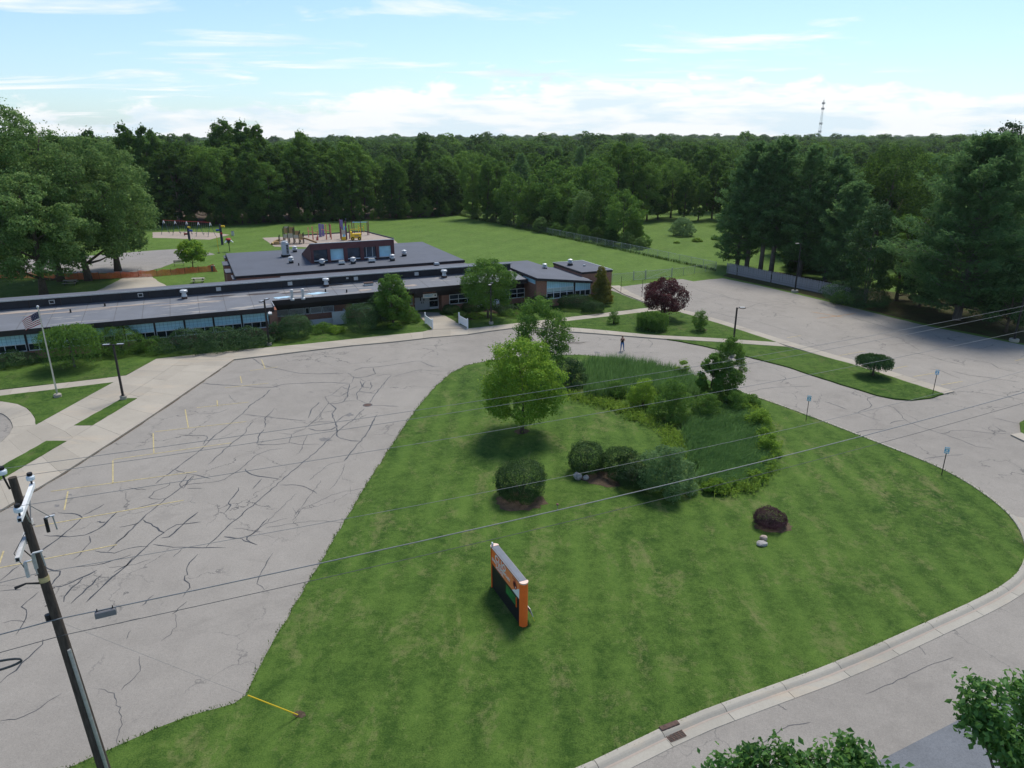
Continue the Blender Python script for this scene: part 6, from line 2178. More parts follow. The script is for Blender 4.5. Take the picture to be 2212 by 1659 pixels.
def totem(base, h, label, cols):
    o = thing('target_tower', label, 'play tower', base, 0, 'dark ball target towers on the field')
    MB().tube([(0, 0, 0), (0, 0, h)], [.26, .24], 12).build('shaft', 'navy', o)
    for (z, a, mat) in cols:
        d = Vector((math.cos(R(a)), math.sin(R(a)), 0))
        MB().tube([d * .2 + Vector((0, 0, z)), d * .95 + Vector((0, 0, z - .02))], [.19, .22], 12).build('target_tube', mat, o)
totem(gp(*s5p(935, 765)), 3.4, 'dark target tower nearer the swings, red tube to the left', ((3.1, -40, 'yellow'), (2.3, -10, 'blue'), (1.6, 190, 'dark_red')))
totem(gp(*s5p(1785, 858)), 4.3, 'dark target tower nearer the school, blue tube to the left', ((3.9, 0, 'yellow'), (3.1, 185, 'blue'), (2.5, -60, 'red')))
fb_ = thing('funnel_ball', 'red and white funnel ball post near the gym roof', 'funnel ball', gp(*s5p(1975, 1035)))
MB().tube([(0, 0, 0), (0, 0, 2.0)], .07, 8).build('post', 'dark_metal', fb_)
MB().lathe([(.12, 1.6), (.45, 2.1), (.5, 2.3)], n=14).build('funnel', 'navy', fb_)
for a in (0, 120, 240):
    d = Vector((math.cos(R(a)), math.sin(R(a)), 0))
    MB().tube([d * .3 + Vector((0, 0, 2.3)), d * .9 + Vector((0, 0, 1.85))], [.17, .13], 8).build('chute', 'paint_white', fb_)
MB().lathe([(.5, 2.32), (.55, 2.45), (.4, 2.65), (.1, 2.7)], n=14).build('bowl', 'red', fb_)
yp = thing('yellow_pole', 'thin yellow pole on the grass by the court', 'pole', gp(*s5p(1690, 1075)))
MB().tube([(0, 0, 0), (0, 0, 3.4)], .05, 8).build('shaft', 'yellow', yp)
MB().lathe([(.3, 0), (.28, .12), (.1, .14)], n=12).build('base', 'dark_metal', yp)
def barrel(base, label, mat, lid):
    o = thing('litter_bin', label, 'bin', base)
    MB().lathe([(.30, 0), (.33, .1), (.33, .85), (.31, .95)], n=16).build('drum', mat, o)
    MB().lathe([(.34, .95), (.34, 1.0), (.1, 1.05)], n=16).build('lid', lid, o)
barrel(gp(*s5p(1550, 1545)), 'dark green litter bin at the end of the orange fence', 'teal', 'galvanised')
barrel(gp(*s5p(2055, 622)), 'pale litter bin at the edge of the swing gravel', 'metal_white', 'navy')
def bench2(base, rz, label):
    o = thing('park_bench', label, 'bench', base, rz)
    for k in range(3):
        MB().box(-.9, .9, -.22 + k * .15, -.10 + k * .15, .43, .47).build('seat_slat', 'wood_bench', o)
    for k in range(3):
        MB().box(-.9, .9, .26, .30, .56 + k * .14, .67 + k * .14).build('back_slat', 'wood_bench', o)
    for x in (-.75, .75):
        MB().box(x - .03, x + .03, -.22, .28, 0, .43).build('leg', 'dark_metal', o)
        MB().box(x - .03, x + .03, .30, .34, .43, .98).build('leg', 'dark_metal', o)
bench2(gp(*s5p(670, 1400)), R(25), 'pale slatted bench at the edge of the play court')
def picnic(base, rz, label):
    o = thing('picnic_table', label, 'picnic table', base, rz, 'picnic tables behind the school')
    for k in range(5):
        MB().box(-.95, .95, -.38 + k * .155, -.24 + k * .155, .73, .77).build('top_board', 'wood_bench', o)
    for sg in (-1, 1):
        MB().box(-.95, .95, sg * .75 - .13, sg * .75 + .13, .43, .47).build('seat_board', 'wood_bench', o)
        for x in (-.65, .65):
            MB().bar((x, sg * .62, 0), (x, sg * .18, .73), .09, .04).build('leg', 'dark_metal', o)
    for x in (-.65, .65):
        MB().bar((x, -.85, .39), (x, .85, .39), .09, .04).build('brace', 'dark_metal', o)
picnic(gp(153, 616), R(15), 'picnic table under the big trees left of the path')
picnic(gp(294, 596), R(8), 'picnic table in front of the orange fence')
picnic(gp(429, 611), R(12), 'low picnic table on the grass nearest the gym wall')

# climbing structure
cb = gp(*m4(455, 545))
cs_ = cs = thing('play_structure', 'brown and tan climbing structure with slides on the gravel', 'play structure', (cb.x, cb.y, .03), R(10))
xs = (-2.9, -1.9, -.9, .3, 1.5, 2.4)
for i, x in enumerate(xs):
    for y in (-.8, .8, 2.2):
        if (i in (0, 5) and y > 1):
            continue
        h = (2.2, 4.0, 4.1, 3.9, 2.9, 2.7)[i] + (0.15 if y > 1 else 0)
        MB().tube([(x, y, 0), (x, y, h)], .075, 8).build('post', 'dark_metal', cs)
for x0, x1, z in ((-1.9, -.9, 1.5), (-.9, .3, 1.8), (.3, 1.5, 1.4), (1.5, 2.4, 1.1), (-2.9, -1.9, .9)):
    MB().box(x0, x1, -.8, .8, z - .08, z).build('deck', 'brown_plastic', cs)
for x0, x1, y, z0, z1, mat in ((-1.8, -1.0, -.82, 1.55, 2.5, 'beige_plastic'), (-.8, .2, -.84, 1.55, 2.7, 'beige_plastic'), (-1.8, -1.0, .82, 2.5, 3.8, 'tan_plastic'), (-.8, .2, 2.2, 2.2, 3.9, 'tan_plastic'), (.4, 1.4, 2.2, 1.5, 2.9, 'tan_plastic'),
                               (1.6, 2.3, -.82, 1.2, 2.5, 'tan_plastic'), (-1.8, -.95, 2.2, 3.6, 4.05, 'beige_plastic'), (.4, 1.4, -.84, 1.45, 2.3, 'beige_plastic')):
    MB().box(x0, x1, y - .03, y + .03, z0, z1).build('panel', mat, cs)
MB().tube([(-2.9, 0, 1.0), (-3.6, -.3, .75), (-4.2, -.8, .35), (-4.4, -1.3, .2)], .33, 10).build('slide', 'tan_plastic', cs)
MB().tube([(2.4, .2, 1.3), (3.4, 0, 1.0), (4.6, -.4, .5), (5.3, -.7, .22)], [.24, .24, .26, .26], 8).build('slide', 'brown_plastic', cs)
MB().box(-3.9, -2.9, -1.3, -.3, 0, .7).build('step_block', 'tan_plastic', cs)
for k in range(5):
    MB().bar((1.55, -.95 - k * .02, .3 + k * .25), (2.35, -.95 - k * .02, .3 + k * .25), .05).build('rung', 'tan_plastic', cs)

cs.scale = (.95, .95, .84)

def post_group(items, name, label, cat):
    b0 = gp(*m4(*items[0][0]))
    o = thing(name, label, cat, (b0.x, b0.y, .03))
    for (px, h, r, mat) in items:
        p = gp(*m4(*px)) - b0
        MB().tube([(p.x, p.y, 0), (p.x, p.y, h)], r, 8).build('post', mat, o)
    return o
o = post_group([((800, 485), 3.0, .13, 'salmon'), ((725, 440), 2.3, .10, 'salmon'), ((885, 490), 2.2, .10, 'salmon')], 'climbing_posts', 'salmon pink climbing posts beside the brown structure', 'climber')
MB().bar((-1.1, 0, 2.0), (.9, .1, 1.5), .14).build('cross_bar', 'salmon', o)
MB().lathe([(.28, 0), (.2, .5), (.08, .8)], (1.0, -.2, 0), 8).build('cone', 'red', o)
o = post_group([((1030, 480), 3.4, .14, 'salmon'), ((1110, 475), 3.3, .13, 'salmon'), ((1090, 440), 3.2, .10, 'plum')], 'climbing_posts', 'salmon pink climbing posts right of the purple panels', 'climber')
MB().bar((-1.0, 0, 2.3), (1.0, .1, 1.8), .14).build('cross_bar', 'salmon', o)
b0 = gp(*m4(950, 425))
o = thing('climbing_wall', 'tall purple climbing panels between pink posts', 'climber', (b0.x, b0.y, .03), R(8))
MB().box(-.62, -.05, -.06, .06, 0, 2.9).build('panel', 'purple', o)
MB().box(.05, .62, -.10, .02, 0.1, 2.8).build('panel', 'purple', o)
b0 = gp(*m4(1325, 490))
o = thing('climbing_tower', 'plum and navy climbing tower with a blue slide', 'climber', (b0.x, b0.y, .03), R(8))
for x, y, h, mat in ((-.9, 2.6, 4.4, 'plum'), (-.35, 2.6, 4.2, 'purple'), (.5, 2.0, 4.6, 'navy'), (-.5, 0, 3.0, 'plum'), (.55, 0, 4.2, 'plum'), (1.1, 2.2, 3.2, 'plum')):
    MB().tube([(x, y, 0), (x, y, h)], .12, 8).build('post', mat, o)
MB().box(-.85, -.4, 2.5, 2.62, 2.2, 4.2).build('panel', 'purple', o)
MB().hexa([(-.45, -.1, .05), (.15, -.1, .05), (.15, 0, .0), (-.45, 0, .0)], [(.1, 1.9, 2.9), (.6, 1.9, 2.9), (.6, 2.0, 2.8), (.1, 2.0, 2.8)]).build('slide', 'light_blue', o)
MB().box(-.45, .45, -.1, .05, .0, .75).build('panel', 'yellow', o)
MB().box(-.4, .4, -.05, .05, 1.3, 2.2).build('panel', 'beige_plastic', o)
b0 = gp(*m4(1470, 400))
o = thing('climbing_arch', 'dark red posts joined by a pale blue top ladder', 'climber', (b0.x, b0.y, .03), R(-2))
for x in (0, .35, 2.1, 3.6, 3.9):
    MB().tube([(x, 0 if x != .35 else .5, 0), (x, 0 if x != .35 else .5, 3.2)], .09, 8).build('post', 'plum', o)
for y in (-.3, .3):
    MB().bar((.2, y, 2.95), (3.7, y, 3.0), .08).build('rail', 'light_blue', o)
for k in range(9):
    MB().bar((.4 + k * .4, -.3, 2.97), (.4 + k * .4, .3, 2.97), .06).build('rung', 'light_blue', o)
b0 = gp(*m4(1555, 488))
o = thing('play_truck', 'yellow play truck with dark wheels on the gravel', 'play truck', (b0.x, b0.y, .03), R(12))
MB().bevel_box(-1.1, .9, -.5, .5, .45, 1.5, .08).build('body', 'yellow', o)
MB().box(-1.5, -1.1, -.5, .5, .5, 1.9).build('back_panel', 'yellow', o)
for x in (-1.0, .45):
    w = MB().tube([(x, -.62, .38), (x, -.5, .38)], .38, 14).build('wheel', 'black', o)
    MB().tube([(x, -.63, .38), (x, -.62, .38)], .16, 10).build('hub', 'yellow', w)
MB().box(-.6, .4, -.51, -.5, .85, 1.2).build('opening', 'tan_plastic', o)
for x in (-1.4, .8):
    MB().tube([(x, .6, 0), (x, .6, 2.4)], .06, 8).build('post', 'yellow', o)
MB().bar((-1.4, .6, 2.35), (.8, .6, 2.35), .09).build('rail', 'yellow', o)
b0 = gp(*m4(1665, 358))
o = thing('chin_bar', 'yellow chin-up bar at the far corner of the gravel', 'climber', (b0.x, b0.y, .03))
for x in (0, -1.3):
    MB().tube([(x, 0, 0), (x, 0, 1.7)], .07, 8).build('post', 'yellow', o)
MB().bar((-1.3, 0, 1.2), (0, 0, 1.2), .08).build('rail', 'yellow', o)
ke = gps([(613, 511.5), (700, 506.5), (788, 500.5), (850, 516.5)])
tag(MB().bar(ke[0] + Vector((0, 0, .12)), ke[1] + Vector((0, 0, .12)), .2, .25).bar(ke[1] + Vector((0, 0, .12)), ke[2] + Vector((0, 0, .12)), .2, .25).bar(ke[2] + Vector((0, 0, .12)), ke[3] + Vector((0, 0, .12)), .2, .25).build('timber_edging', 'navy'),
    'dark timber edging round the playground gravel', 'edging')

# ------------------------------------------------------------------ mast on the horizon and the house among the trees
def at_depth(u, v, y):
    a, b = (u - 1106.0) / FPX, -(v - 829.5) / FPX
    k = y / (CP + b * SP)
    return Vector((a * k, y, CAM_H + (b * CP - SP) * k))
tb = at_depth(1770, 292, 900)
tt = at_depth(1780, 216, 900)
tw = thing('radio_mast', 'pale lattice radio mast on the horizon', 'mast', (tt.x, 900, 0))
hM = tt.z
for k in range(3):
    a = 2.094 * k + .3
    MB().tube([(2.7 * math.cos(a), 2.7 * math.sin(a), 0), (.55 * math.cos(a), .55 * math.sin(a), hM)], [.13, .10], 5).build('leg', 'cable_light', tw)
nseg = 20
for i in range(nseg):
    z0, z1 = hM * i / nseg, hM * (i + 1) / nseg
    for k in range(3):
        a, b = 2.094 * k + .3, 2.094 * (k + 1) + .3
        r0_, r1_ = 2.7 + (.55 - 2.7) * i / nseg, 2.7 + (.55 - 2.7) * (i + 1) / nseg
        MB().tube([(r0_ * math.cos(a), r0_ * math.sin(a), z0), (r1_ * math.cos(b), r1_ * math.sin(b), z1)], .06, 4).build('brace', 'cable_light', tw)
for z in (hM - 3.5, hM - 9.5, hM - 26, hM - 35):
    an = MB()
    for k in range(6):
        a = 1.047 * k
        an.box(1.5 * math.cos(a) - .25, 1.5 * math.cos(a) + .25, 1.5 * math.sin(a) - .25, 1.5 * math.sin(a) + .25, z - 1.1, z + 1.1)
    an.build('antenna', 'cable_light', tw)
MB().tube([(0, 0, hM), (0, 0, hM + 3)], .08, 5).build('tip', 'cable_light', tw)

hb = gp(2022, 545)
hs = thing('house', 'pale blue house with dark shingle roof half hidden behind pines', 'house', hb, R(-35))
MB().box(-5, 5, -3.6, 3.6, 0, 4.6).build('wall', 'siding', hs)
MB().hexa([(-5, -3.6, 4.6), (-4.9, -3.6, 4.6), (-4.9, 3.6, 4.6), (-5, 3.6, 4.6)], [(-5, -.05, 6.9), (-4.9, -.05, 6.9), (-4.9, .05, 6.9), (-5, .05, 6.9)]).build('gable', 'siding', hs)
for sg in (-1, 1):
    MB().hexa([(-5.4, sg * 4.1, 4.25), (5.4, sg * 4.1, 4.25), (5.4, 0, 6.9), (-5.4, 0, 6.9)], [(-5.4, sg * 4.1, 4.4), (5.4, sg * 4.1, 4.4), (5.4, 0, 7.05), (-5.4, 0, 7.05)]).build('roof', 'shingle', hs)
for x, y in ((-5.02, -1.8), (-5.02, 1.2)):
    w = MB().box(x - .04, x + .02, y - .5, y + .7, 1.8, 3.2).build('window', 'frame_white', hs)
    MB().box(x - .06, x - .04, y - .4, y + .6, 1.9, 3.1).build('pane', 'glass_dark', w)
MB().box(-2.0, -1.1, -3.66, -3.6, 0, 2.1).build('door', 'frame_white', hs)

# ------------------------------------------------------------------ vegetation
def plant(name, label, cat, base, meshes, names, rotz=0.0, group=None):
    o = thing(name, label, cat, base, rotz, group)
    for me, n in zip(meshes, names):
        link(n, me, o)
    return o


def px_tree(name, label, base_px, v_top, w_px, mat, seed, z0=0.25, leaf=.2, nl=8000, zb=0.0, group=None, **kw):
    b = gp(*base_px, zb)
    h = height_at(v_top, b.y) - zb
    r = w_px / 2 * dist_f(b + Vector((0, 0, h / 2))) / FPX
    ms = broad_mesh(seed, h, r, r, z0 * h, nl, leaf, mat, split=True, **kw)
    return plant(name, label, 'tree', b, ms, ('crown', 'trunk'), 0, group)


px_tree('maple_tree', 'round yellow-green maple standing alone on the island lawn', (1127, 935), 731, 186, 'leaf_maple', 1, .17, .15, 26000, .07, shape='round', k=84, lobe=.235, rag=.09, r0=.14)
px_tree('ash_tree', 'ragged feathery tree rising behind the round maple', (1180, 812), 638, 138, 'leaf_mid', 2, .14, .16, 14000, .07, shape='oval', k=46, lobe=.26, rag=.20, lean=(-.9, 0), r0=.10, shell=.5)
px_tree('crabapple_tree', 'green tree left of the entrance doors', (850, 704), 590, 88, 'leaf_mid', 3, .14, .17, 15000, .12, shape='oval', k=44, lobe=.27)
px_tree('honey_locust_tree', 'broad green tree right of the entrance doors', (1054.5, 686), 558, 122, 'leaf_mid', 4, .22, .18, 18000, .12, shape='round', k=52, lobe=.26)
px_tree('golden_arborvitae', 'conical golden evergreen at the school corner', (1297, 656), 574, 52, 'leaf_gold', 5, .03, .15, 13000, .12, shape='cone', k=34, lobe=.42)
px_tree('purple_maple', 'dark red-leaved maple beside the right lot', (1432, 687), 599, 100, 'leaf_red', 6, .18, .15, 16000, .12, shape='round', k=44, lobe=.26, stems=3, r0=.11)
px_tree('playground_tree', 'small round tree by the orange fence', (417, 580), 517, 64, 'leaf_maple', 7, .24, .30, 4200, 0, shape='round', k=26, lobe=.34)

# large old trees at the left
BIG = dict(leaf=.33, nl=36000, k=130, lobe=.165, rag=.06, r0=.5)
px_tree('silver_maple', 'big silver-green tree in front at the left edge', (95, 636), 372, 268, 'leaf_silver', 10, .18, shape='round', **BIG)
px_tree('silver_maple', 'tallest tree at the left edge with open topmost boughs', (132, 607), 222, 300, 'leaf_silver', 11, .20, shape='oval', lean=(-4.5, 0), **BIG)
px_tree('silver_maple', 'wide tree whose right side hangs over the play court', (192, 606), 292, 300, 'leaf_silver', 12, .16, shape='round', lean=(2.5, 0), **BIG)
px_tree('silver_maple', 'dark broad tree behind the others at the left edge', (-30, 600), 268, 280, 'leaf_wood', 13, .18, shape='round', **BIG)
px_tree('silver_maple', 'leafy tree between the big trees and the swings', (255, 585), 330, 200, 'leaf_silver', 14, .2, shape='round', **BIG)

# shrubs: (picture centre, foot, top, width, leaf, clipped, name, label)
def px_bush(cx, vb, vt, w, mat, name, label, seed, clip=False, leaf=.13, nl=3500, zb=.12, depth=1.0, k=12, lobe=.5, cat='shrub', shape='dome', up=.3, rand=.5, rag=.04):
    foot = gp(cx, vb, zb)
    r = w / 2 * dist_f(foot) / FPX
    b = foot + Vector((0, r * depth * .75, 0))
    h = height_at(vt, b.y) - zb
    ms = bush_mesh(seed, r, r * depth, max(.35, h), nl, leaf, mat, k, lobe, clip=clip, shape=shape, up=up, rand=rand, rag=rag)
    return plant(name, label, cat, b, ms, ('foliage', 'stem'))

IZ = .07
px_bush(1124, 1092, 997, 118, 'leaf_yew', 'yew_shrub', 'large clipped dark yew ball standing alone on the island', 20, True, 0.059, 25299, IZ)
px_bush(1269, 1032, 956, 84, 'leaf_yew', 'yew_shrub', 'dark yew behind the pale boulders, left of its clump', 21, True, 0.059, 16099, IZ, k=14)
px_bush(1345, 1040, 966, 96, 'leaf_yew', 'yew_shrub', 'spreading dark yew in the middle of its clump', 22, False, 0.062, 17250, IZ, k=16)
px_bush(1368, 1061, 1003, 70, 'leaf_yew', 'yew_shrub', 'lower dark yew in front in the clump', 23, True, 0.059, 11500, IZ)
px_bush(1449, 1082, 962, 120, 'leaf_grey', 'spirea_shrub', 'loose grey-green shrub at the right end of the yew clump', 24, False, .10, 15000, IZ, k=24, lobe=.42, rag=.05)
px_bush(1671, 1149, 1102, 74, 'leaf_barberry', 'barberry_shrub', 'dark purple barberry mound above the flat boulder', 25, True, 0.046, 13799, IZ)
# wetland shrubs
px_bush(1238, 842, 772, 66, 'leaf_dark', 'willow_shrub', 'dark grey-green willow bush right of the round maple', 30, False, 0.087, 9660, IZ, k=16, lobe=.42, rag=.12)
px_bush(1392, 884, 818, 62, 'leaf_lime', 'dogwood_shrub', 'yellow-green bush at the wetland edge', 31, False, 0.087, 9200, IZ, k=14, rag=.10)
px_bush(1456, 916, 822, 86, 'leaf_mid', 'dogwood_shrub', 'larger green bush right of the yellow-green one', 32, False, 0.093, 13799, IZ, k=20, lobe=.42, rag=.10)
px_bush(1478, 826, 776, 34, 'leaf_lime', 'dogwood_shrub', 'small pale bush beside the drive at the wetland', 33, False, 0.087, 2989, IZ, k=8, rag=.15)
px_bush(1625, 884, 852, 46, 'leaf_mid', 'dogwood_shrub', 'low leafy bush below the tall willow by the drive', 34, False, 0.087, 4600, IZ, k=9, rag=.1)
px_bush(1533, 912, 846, 66, 'leaf_mid', 'dogwood_shrub', 'leafy green bush at the foot of the shorter willow', 37, False, .09, 6000, IZ, k=16, lobe=.42, rag=.08)
px_bush(1590, 900, 842, 60, 'leaf_mid', 'dogwood_shrub', 'leafy green bush at the foot of the slender willow', 38, False, .09, 6000, IZ, k=16, lobe=.42, rag=.08)
px_bush(1330, 864, 822, 54, 'leaf_mid', 'dogwood_shrub', 'low loose bush between the cattails and the yellow-green bush', 39, False, .09, 4000, IZ, k=14, lobe=.42, rag=.12)
px_tree('willow_tree', 'slender willow growing at the kerb in front of the lamp post', (1568, 868), 726, 78, 'leaf_mid', 35, .02, .14, 16000, IZ, shape='oval', k=44, lobe=.34, rag=.16, stems=3, r0=.05, aspect=.4)
px_tree('willow_tree', 'shorter pale-leaved willow left of the slender one', (1533, 872), 762, 62, 'leaf_mid', 36, .03, .14, 12000, IZ, shape='oval', k=30, lobe=.32, rag=.15, stems=2, r0=.05)
# along the classroom wing
px_bush(10, 798, 757, 76, 'leaf_dark', 'foundation_shrub', 'dark bush at the left picture edge below the windows', 40, False, 0.093, 7359)
px_bush(241, 772, 704, 92, 'leaf_mid', 'arborvitae_shrub', 'round feathery evergreen right of the weeping tree', 41, False, 0.093, 14949, k=18)
px_bush(322, 766, 727, 66, 'leaf_mid', 'foundation_shrub', 'lower light green bush beside the round evergreen', 42, False, 0.093, 6899)
px_bush(396, 767, 711, 110, 'leaf_dark', 'foundation_shrub', 'dark hedge bush, first from the light green bush', 43, False, 0.093, 12649, k=18, depth=.75)
px_bush(470, 760, 706, 100, 'leaf_dark', 'foundation_shrub', 'dark hedge bush, second from the light green bush', 44, False, 0.093, 11500, k=18, depth=.75)
px_bush(528, 752, 704, 84, 'leaf_dark', 'foundation_shrub', 'dark hedge bush nearest the lamp post', 45, False, 0.093, 10350, k=16, depth=.8)
px_bush(632, 736, 679, 76, 'leaf_dark', 'globe_evergreen', 'round clipped evergreen just right of the lamp post', 46, True, 0.081, 13799)
px_bush(590, 738, 694, 32, 'leaf_dark', 'foundation_shrub', 'small dark bush tucked behind the lamp post', 47, False, 0.093, 3449)
px_bush(690, 722, 696, 48, 'leaf_mid', 'perennial_clump', 'low green perennials between the two round evergreens', 48, False, 0.093, 3679, k=9, rag=.2)
px_bush(722, 722, 702, 36, 'leaf_lime', 'perennial_clump', 'low pale perennials beside the large round evergreen', 49, False, 0.093, 2530, k=8, rag=.2)
px_bush(774, 722, 654, 80, 'leaf_dark', 'globe_evergreen', 'large round evergreen left of the entrance tree', 50, True, 0.081, 16099)
px_bush(818, 700, 634, 62, 'leaf_dark', 'arborvitae_shrub', 'tall dark evergreen behind the large round one', 51, False, 0.093, 11500, k=16)
px_bush(880, 700, 664, 50, 'leaf_mid', 'entrance_shrub', 'leafy bush between the entrance tree and the walk', 52, False, 0.093, 5979, rag=.15)
px_bush(852, 712, 696, 24, 'leaf_lime', 'hosta_clump', 'small pale plant at the foot of the entrance tree', 53, False, 0.124, 1150, k=6)
# right of the doors
px_bush(974, 680, 659, 42, 'leaf_yew', 'low_hedge', 'low dark hedge nearest the doors', 54, True, 0.074, 5750)
px_bush(1018, 676, 652, 46, 'leaf_yew', 'low_hedge', 'low dark hedge under the window right of the doors', 55, True, 0.074, 5750)
px_bush(996, 687, 674, 34, 'leaf_mid', 'flower_clump', 'low flowering plants in the bed right of the doors', 56, False, 0.081, 2070, k=8, rag=.25)
px_bush(1026, 688, 675, 30, 'leaf_lime', 'flower_clump', 'low pale plants in the bed near the tree trunk', 57, False, 0.081, 1839, k=8, rag=.25)
px_bush(1090, 680, 656, 50, 'leaf_dark', 'foundation_shrub', 'dark low bush right of the white planter', 58, False, 0.093, 5979)
px_bush(1108, 686, 668, 44, 'leaf_mid', 'flower_clump', 'leafy perennials in the bed before the brick block', 59, False, 0.087, 3219, k=10, rag=.2)
px_bush(1140, 676, 652, 46, 'leaf_dark', 'foundation_shrub', 'dark low bush in the bed before the brick block', 60, False, 0.093, 5060)
px_bush(1167, 668, 638, 40, 'leaf_dark', 'foundation_shrub', 'round dark bush at the brick block corner', 61, True, 0.087, 5979)
px_bush(1248, 672, 637, 84, 'leaf_yew', 'clipped_hedge', 'wide clipped hedge under the classroom windows', 62, True, 0.068, 20700, k=5, depth=.8, rag=.015)
px_bush(1283, 679, 650, 54, 'leaf_yew', 'clipped_hedge', 'lower clipped lobe at the right end of the hedge', 63, True, 0.068, 11500, k=4, rag=.015)
# lawn shrubs right
px_bush(1327, 701, 670, 27, 'leaf_mid', 'young_shrub', 'small leafy shrub on the lawn left of the weeping mound', 64, False, 0.081, 2989, k=10, rag=.15)
px_bush(1515, 718, 670, 36, 'leaf_mid', 'young_shrub', 'upright leafy shrub on the lawn right of the weeping mound', 65, False, 0.093, 5060, k=14, shape='oval', rag=.12)
b = gp(1413, 716, .12)
plant('weeping_mound', 'low weeping green mound in front of the purple maple', 'shrub', b + Vector((0, 1.2, 0)), weep_mesh(66, 1.95, 2.0, 620, 'leaf_mid', .15, .02, trunk=False), ('crown', 'trunk'))
b = gp(1885, 811, .12)
plant('umbrella_tree', 'small umbrella-shaped weeping tree on the grass strip', 'tree', b, weep_mesh(67, 1.72, 2.05, 620, 'leaf_dark', .13, .45), ('crown', 'trunk'))
b = gp(161, 792, .12)
plant('weeping_tree', 'weeping tree in front of the classroom windows', 'tree', b, weep_mesh(68, 3.0, 4.3, 520, 'leaf_mid', .17, .18, 'bark_grey'), ('crown', 'trunk'))
for k, (u, v, t, w) in enumerate(((1612, 900, 872, 36), (1643, 932, 884, 50), (1650, 958, 926, 34), (1664, 990, 938, 46), (1652, 1016, 988, 30), (1630, 1046, 1016, 44), (1588, 1056, 1034, 30), (1548, 1070, 1036, 52))):
    px_bush(u, v, t, w, 'leaf_lime', 'goldenrod_clump', ('bright weed clump on the wetland rim, %s from the slender willow' % ('first', 'second', 'third', 'fourth', 'fifth', 'sixth', 'seventh', 'eighth')[k]), 500 + k, False, .12, 2600, IZ, k=9, rag=.25)
# edge of the right lot
px_bush(1868, 668, 606, 120, 'leaf_dark', 'hedgerow_shrub', 'dark bush mass at the end of the wooden fence', 70, False, 0.124, 13799, 0, k=18)
px_bush(1822, 660, 626, 40, 'leaf_mid', 'hedgerow_shrub', 'light green bush at the end of the wooden fence', 71, False, 0.112, 4140, 0)
px_bush(1478, 512, 469, 54, 'leaf_grey', 'olive_shrub', 'silvery round shrub alone on the mown clearing', 72, False, 0.198, 7359, 0, k=18, lobe=.38, rag=.1)
for i, (cx, cy, w, hh, lab) in enumerate(((1507, 523, 20, 9, 'tuft of tall grass nearest the silvery shrub'), (1548, 519, 20, 9, 'tuft of tall grass nearest the pines'), (1463, 526, 10, 4, 'smallest tuft of grass on the clearing'))):
    px_bush(cx, cy, cy - hh, w, 'weeds', 'grass_tuft', lab, 73 + i, False, .35, 500, 0, k=6, cat='grass tuft')

# pines beside the right lot
def px_pine(name, label, base_px, v_top, r, seed, z0, nb, size=.55, tufts=26, **kw):
    b = gp(*base_px)
    h = height_at(v_top, b.y)
    return plant(name, label, 'tree', b, pine_mesh(seed, h, r, z0, nb, size, tufts=tufts, split=True, **kw), ('crown', 'trunk'))
px_pine('white_pine', 'pine at the left end of the row with boughs near the ground', (1592, 577), 335, 5.8, 80, 1.6, 100, .5, 34)
px_pine('white_pine', 'pine second from the left end of the row', (1612, 581), 312, 6.2, 81, 5.0, 100, .5, 34)
px_pine('white_pine', 'pine third from the left end of the row', (1642, 586), 318, 6.0, 82, 5.5, 100, .5, 34)
px_pine('white_pine', 'pine fourth from the left end of the row', (1665, 590), 300, 6.4, 83, 4.5, 104, .5, 34)
px_pine('white_pine', 'pine behind the tall lamp post at the wooden fence', (1726, 598), 320, 6.8, 84, 2.6, 110, .5, 36)
px_pine('white_pine', 'pine right of the tall lamp post', (1782, 606), 345, 6.6, 85, 1.8, 110, .5, 36)
px_pine('white_pine', 'largest pine with long layered boughs at the right', (2066, 691), 300, 10.2, 86, 2.2, 190, .5, 60, r0=.42)
px_pine('white_pine', 'pine behind the largest one at the right edge', (2175, 640), 330, 9.0, 87, 2.0, 150, .5, 44)
px_tree('tall_oak', 'dark dense tree rising highest at the right edge', (2125, 545), 262, 130, 'leaf_dark', 88, .2, .34, 16000, shape='oval', k=60, lobe=.22)
px_tree('vine_clad_tree', 'tree with bare pale stems behind the end of the wooden fence', (1867, 657), 440, 118, 'leaf_dark', 89, .16, .24, 14000, shape='oval', k=48, lobe=.26, stems=3, r0=.12, bark='bark_grey', rag=.12)
px_pine('white_pine', 'pine filling the corner behind the end of the wooden fence', (1818, 622), 400, 5.6, 95, 1.2, 100, .5, 34)
px_tree('hedgerow_tree', 'dark leafy tree between the bare-stemmed tree and the largest pine', (1936, 650), 462, 120, 'leaf_wood', 96, .08, .24, 13000, shape='round', k=46, lobe=.25)
px_tree('hedgerow_tree', 'lower dark tree left of the largest pine', (1985, 664), 536, 90, 'leaf_dark', 97, .06, .2, 9000, shape='round', k=34, lobe=.28)
px_tree('hedgerow_tree', 'tree showing above the largest pine at the right', (2085, 600), 380, 130, 'leaf_wood_light', 98, .15, .3, 12000, shape='round', k=46, lobe=.25)
px_tree('small_dark_tree', 'dark low tree at the right edge beside the lot', (2172, 716), 560, 120, 'leaf_dark', 90, .10, .20, 13000, shape='round', k=44, lobe=.27)
px_tree('roadside_tree', 'pale round-topped tree behind the pine row', (1905, 560), 312, 190, 'leaf_wood', 91, .25, .38, 12000, shape='round', k=44, lobe=.28)
px_tree('roadside_tree', 'yellow-green tree at the right edge behind the pines', (2200, 560), 308, 170, 'leaf_mid', 92, .25, .38, 10000, shape='round', k=40, lobe=.28)

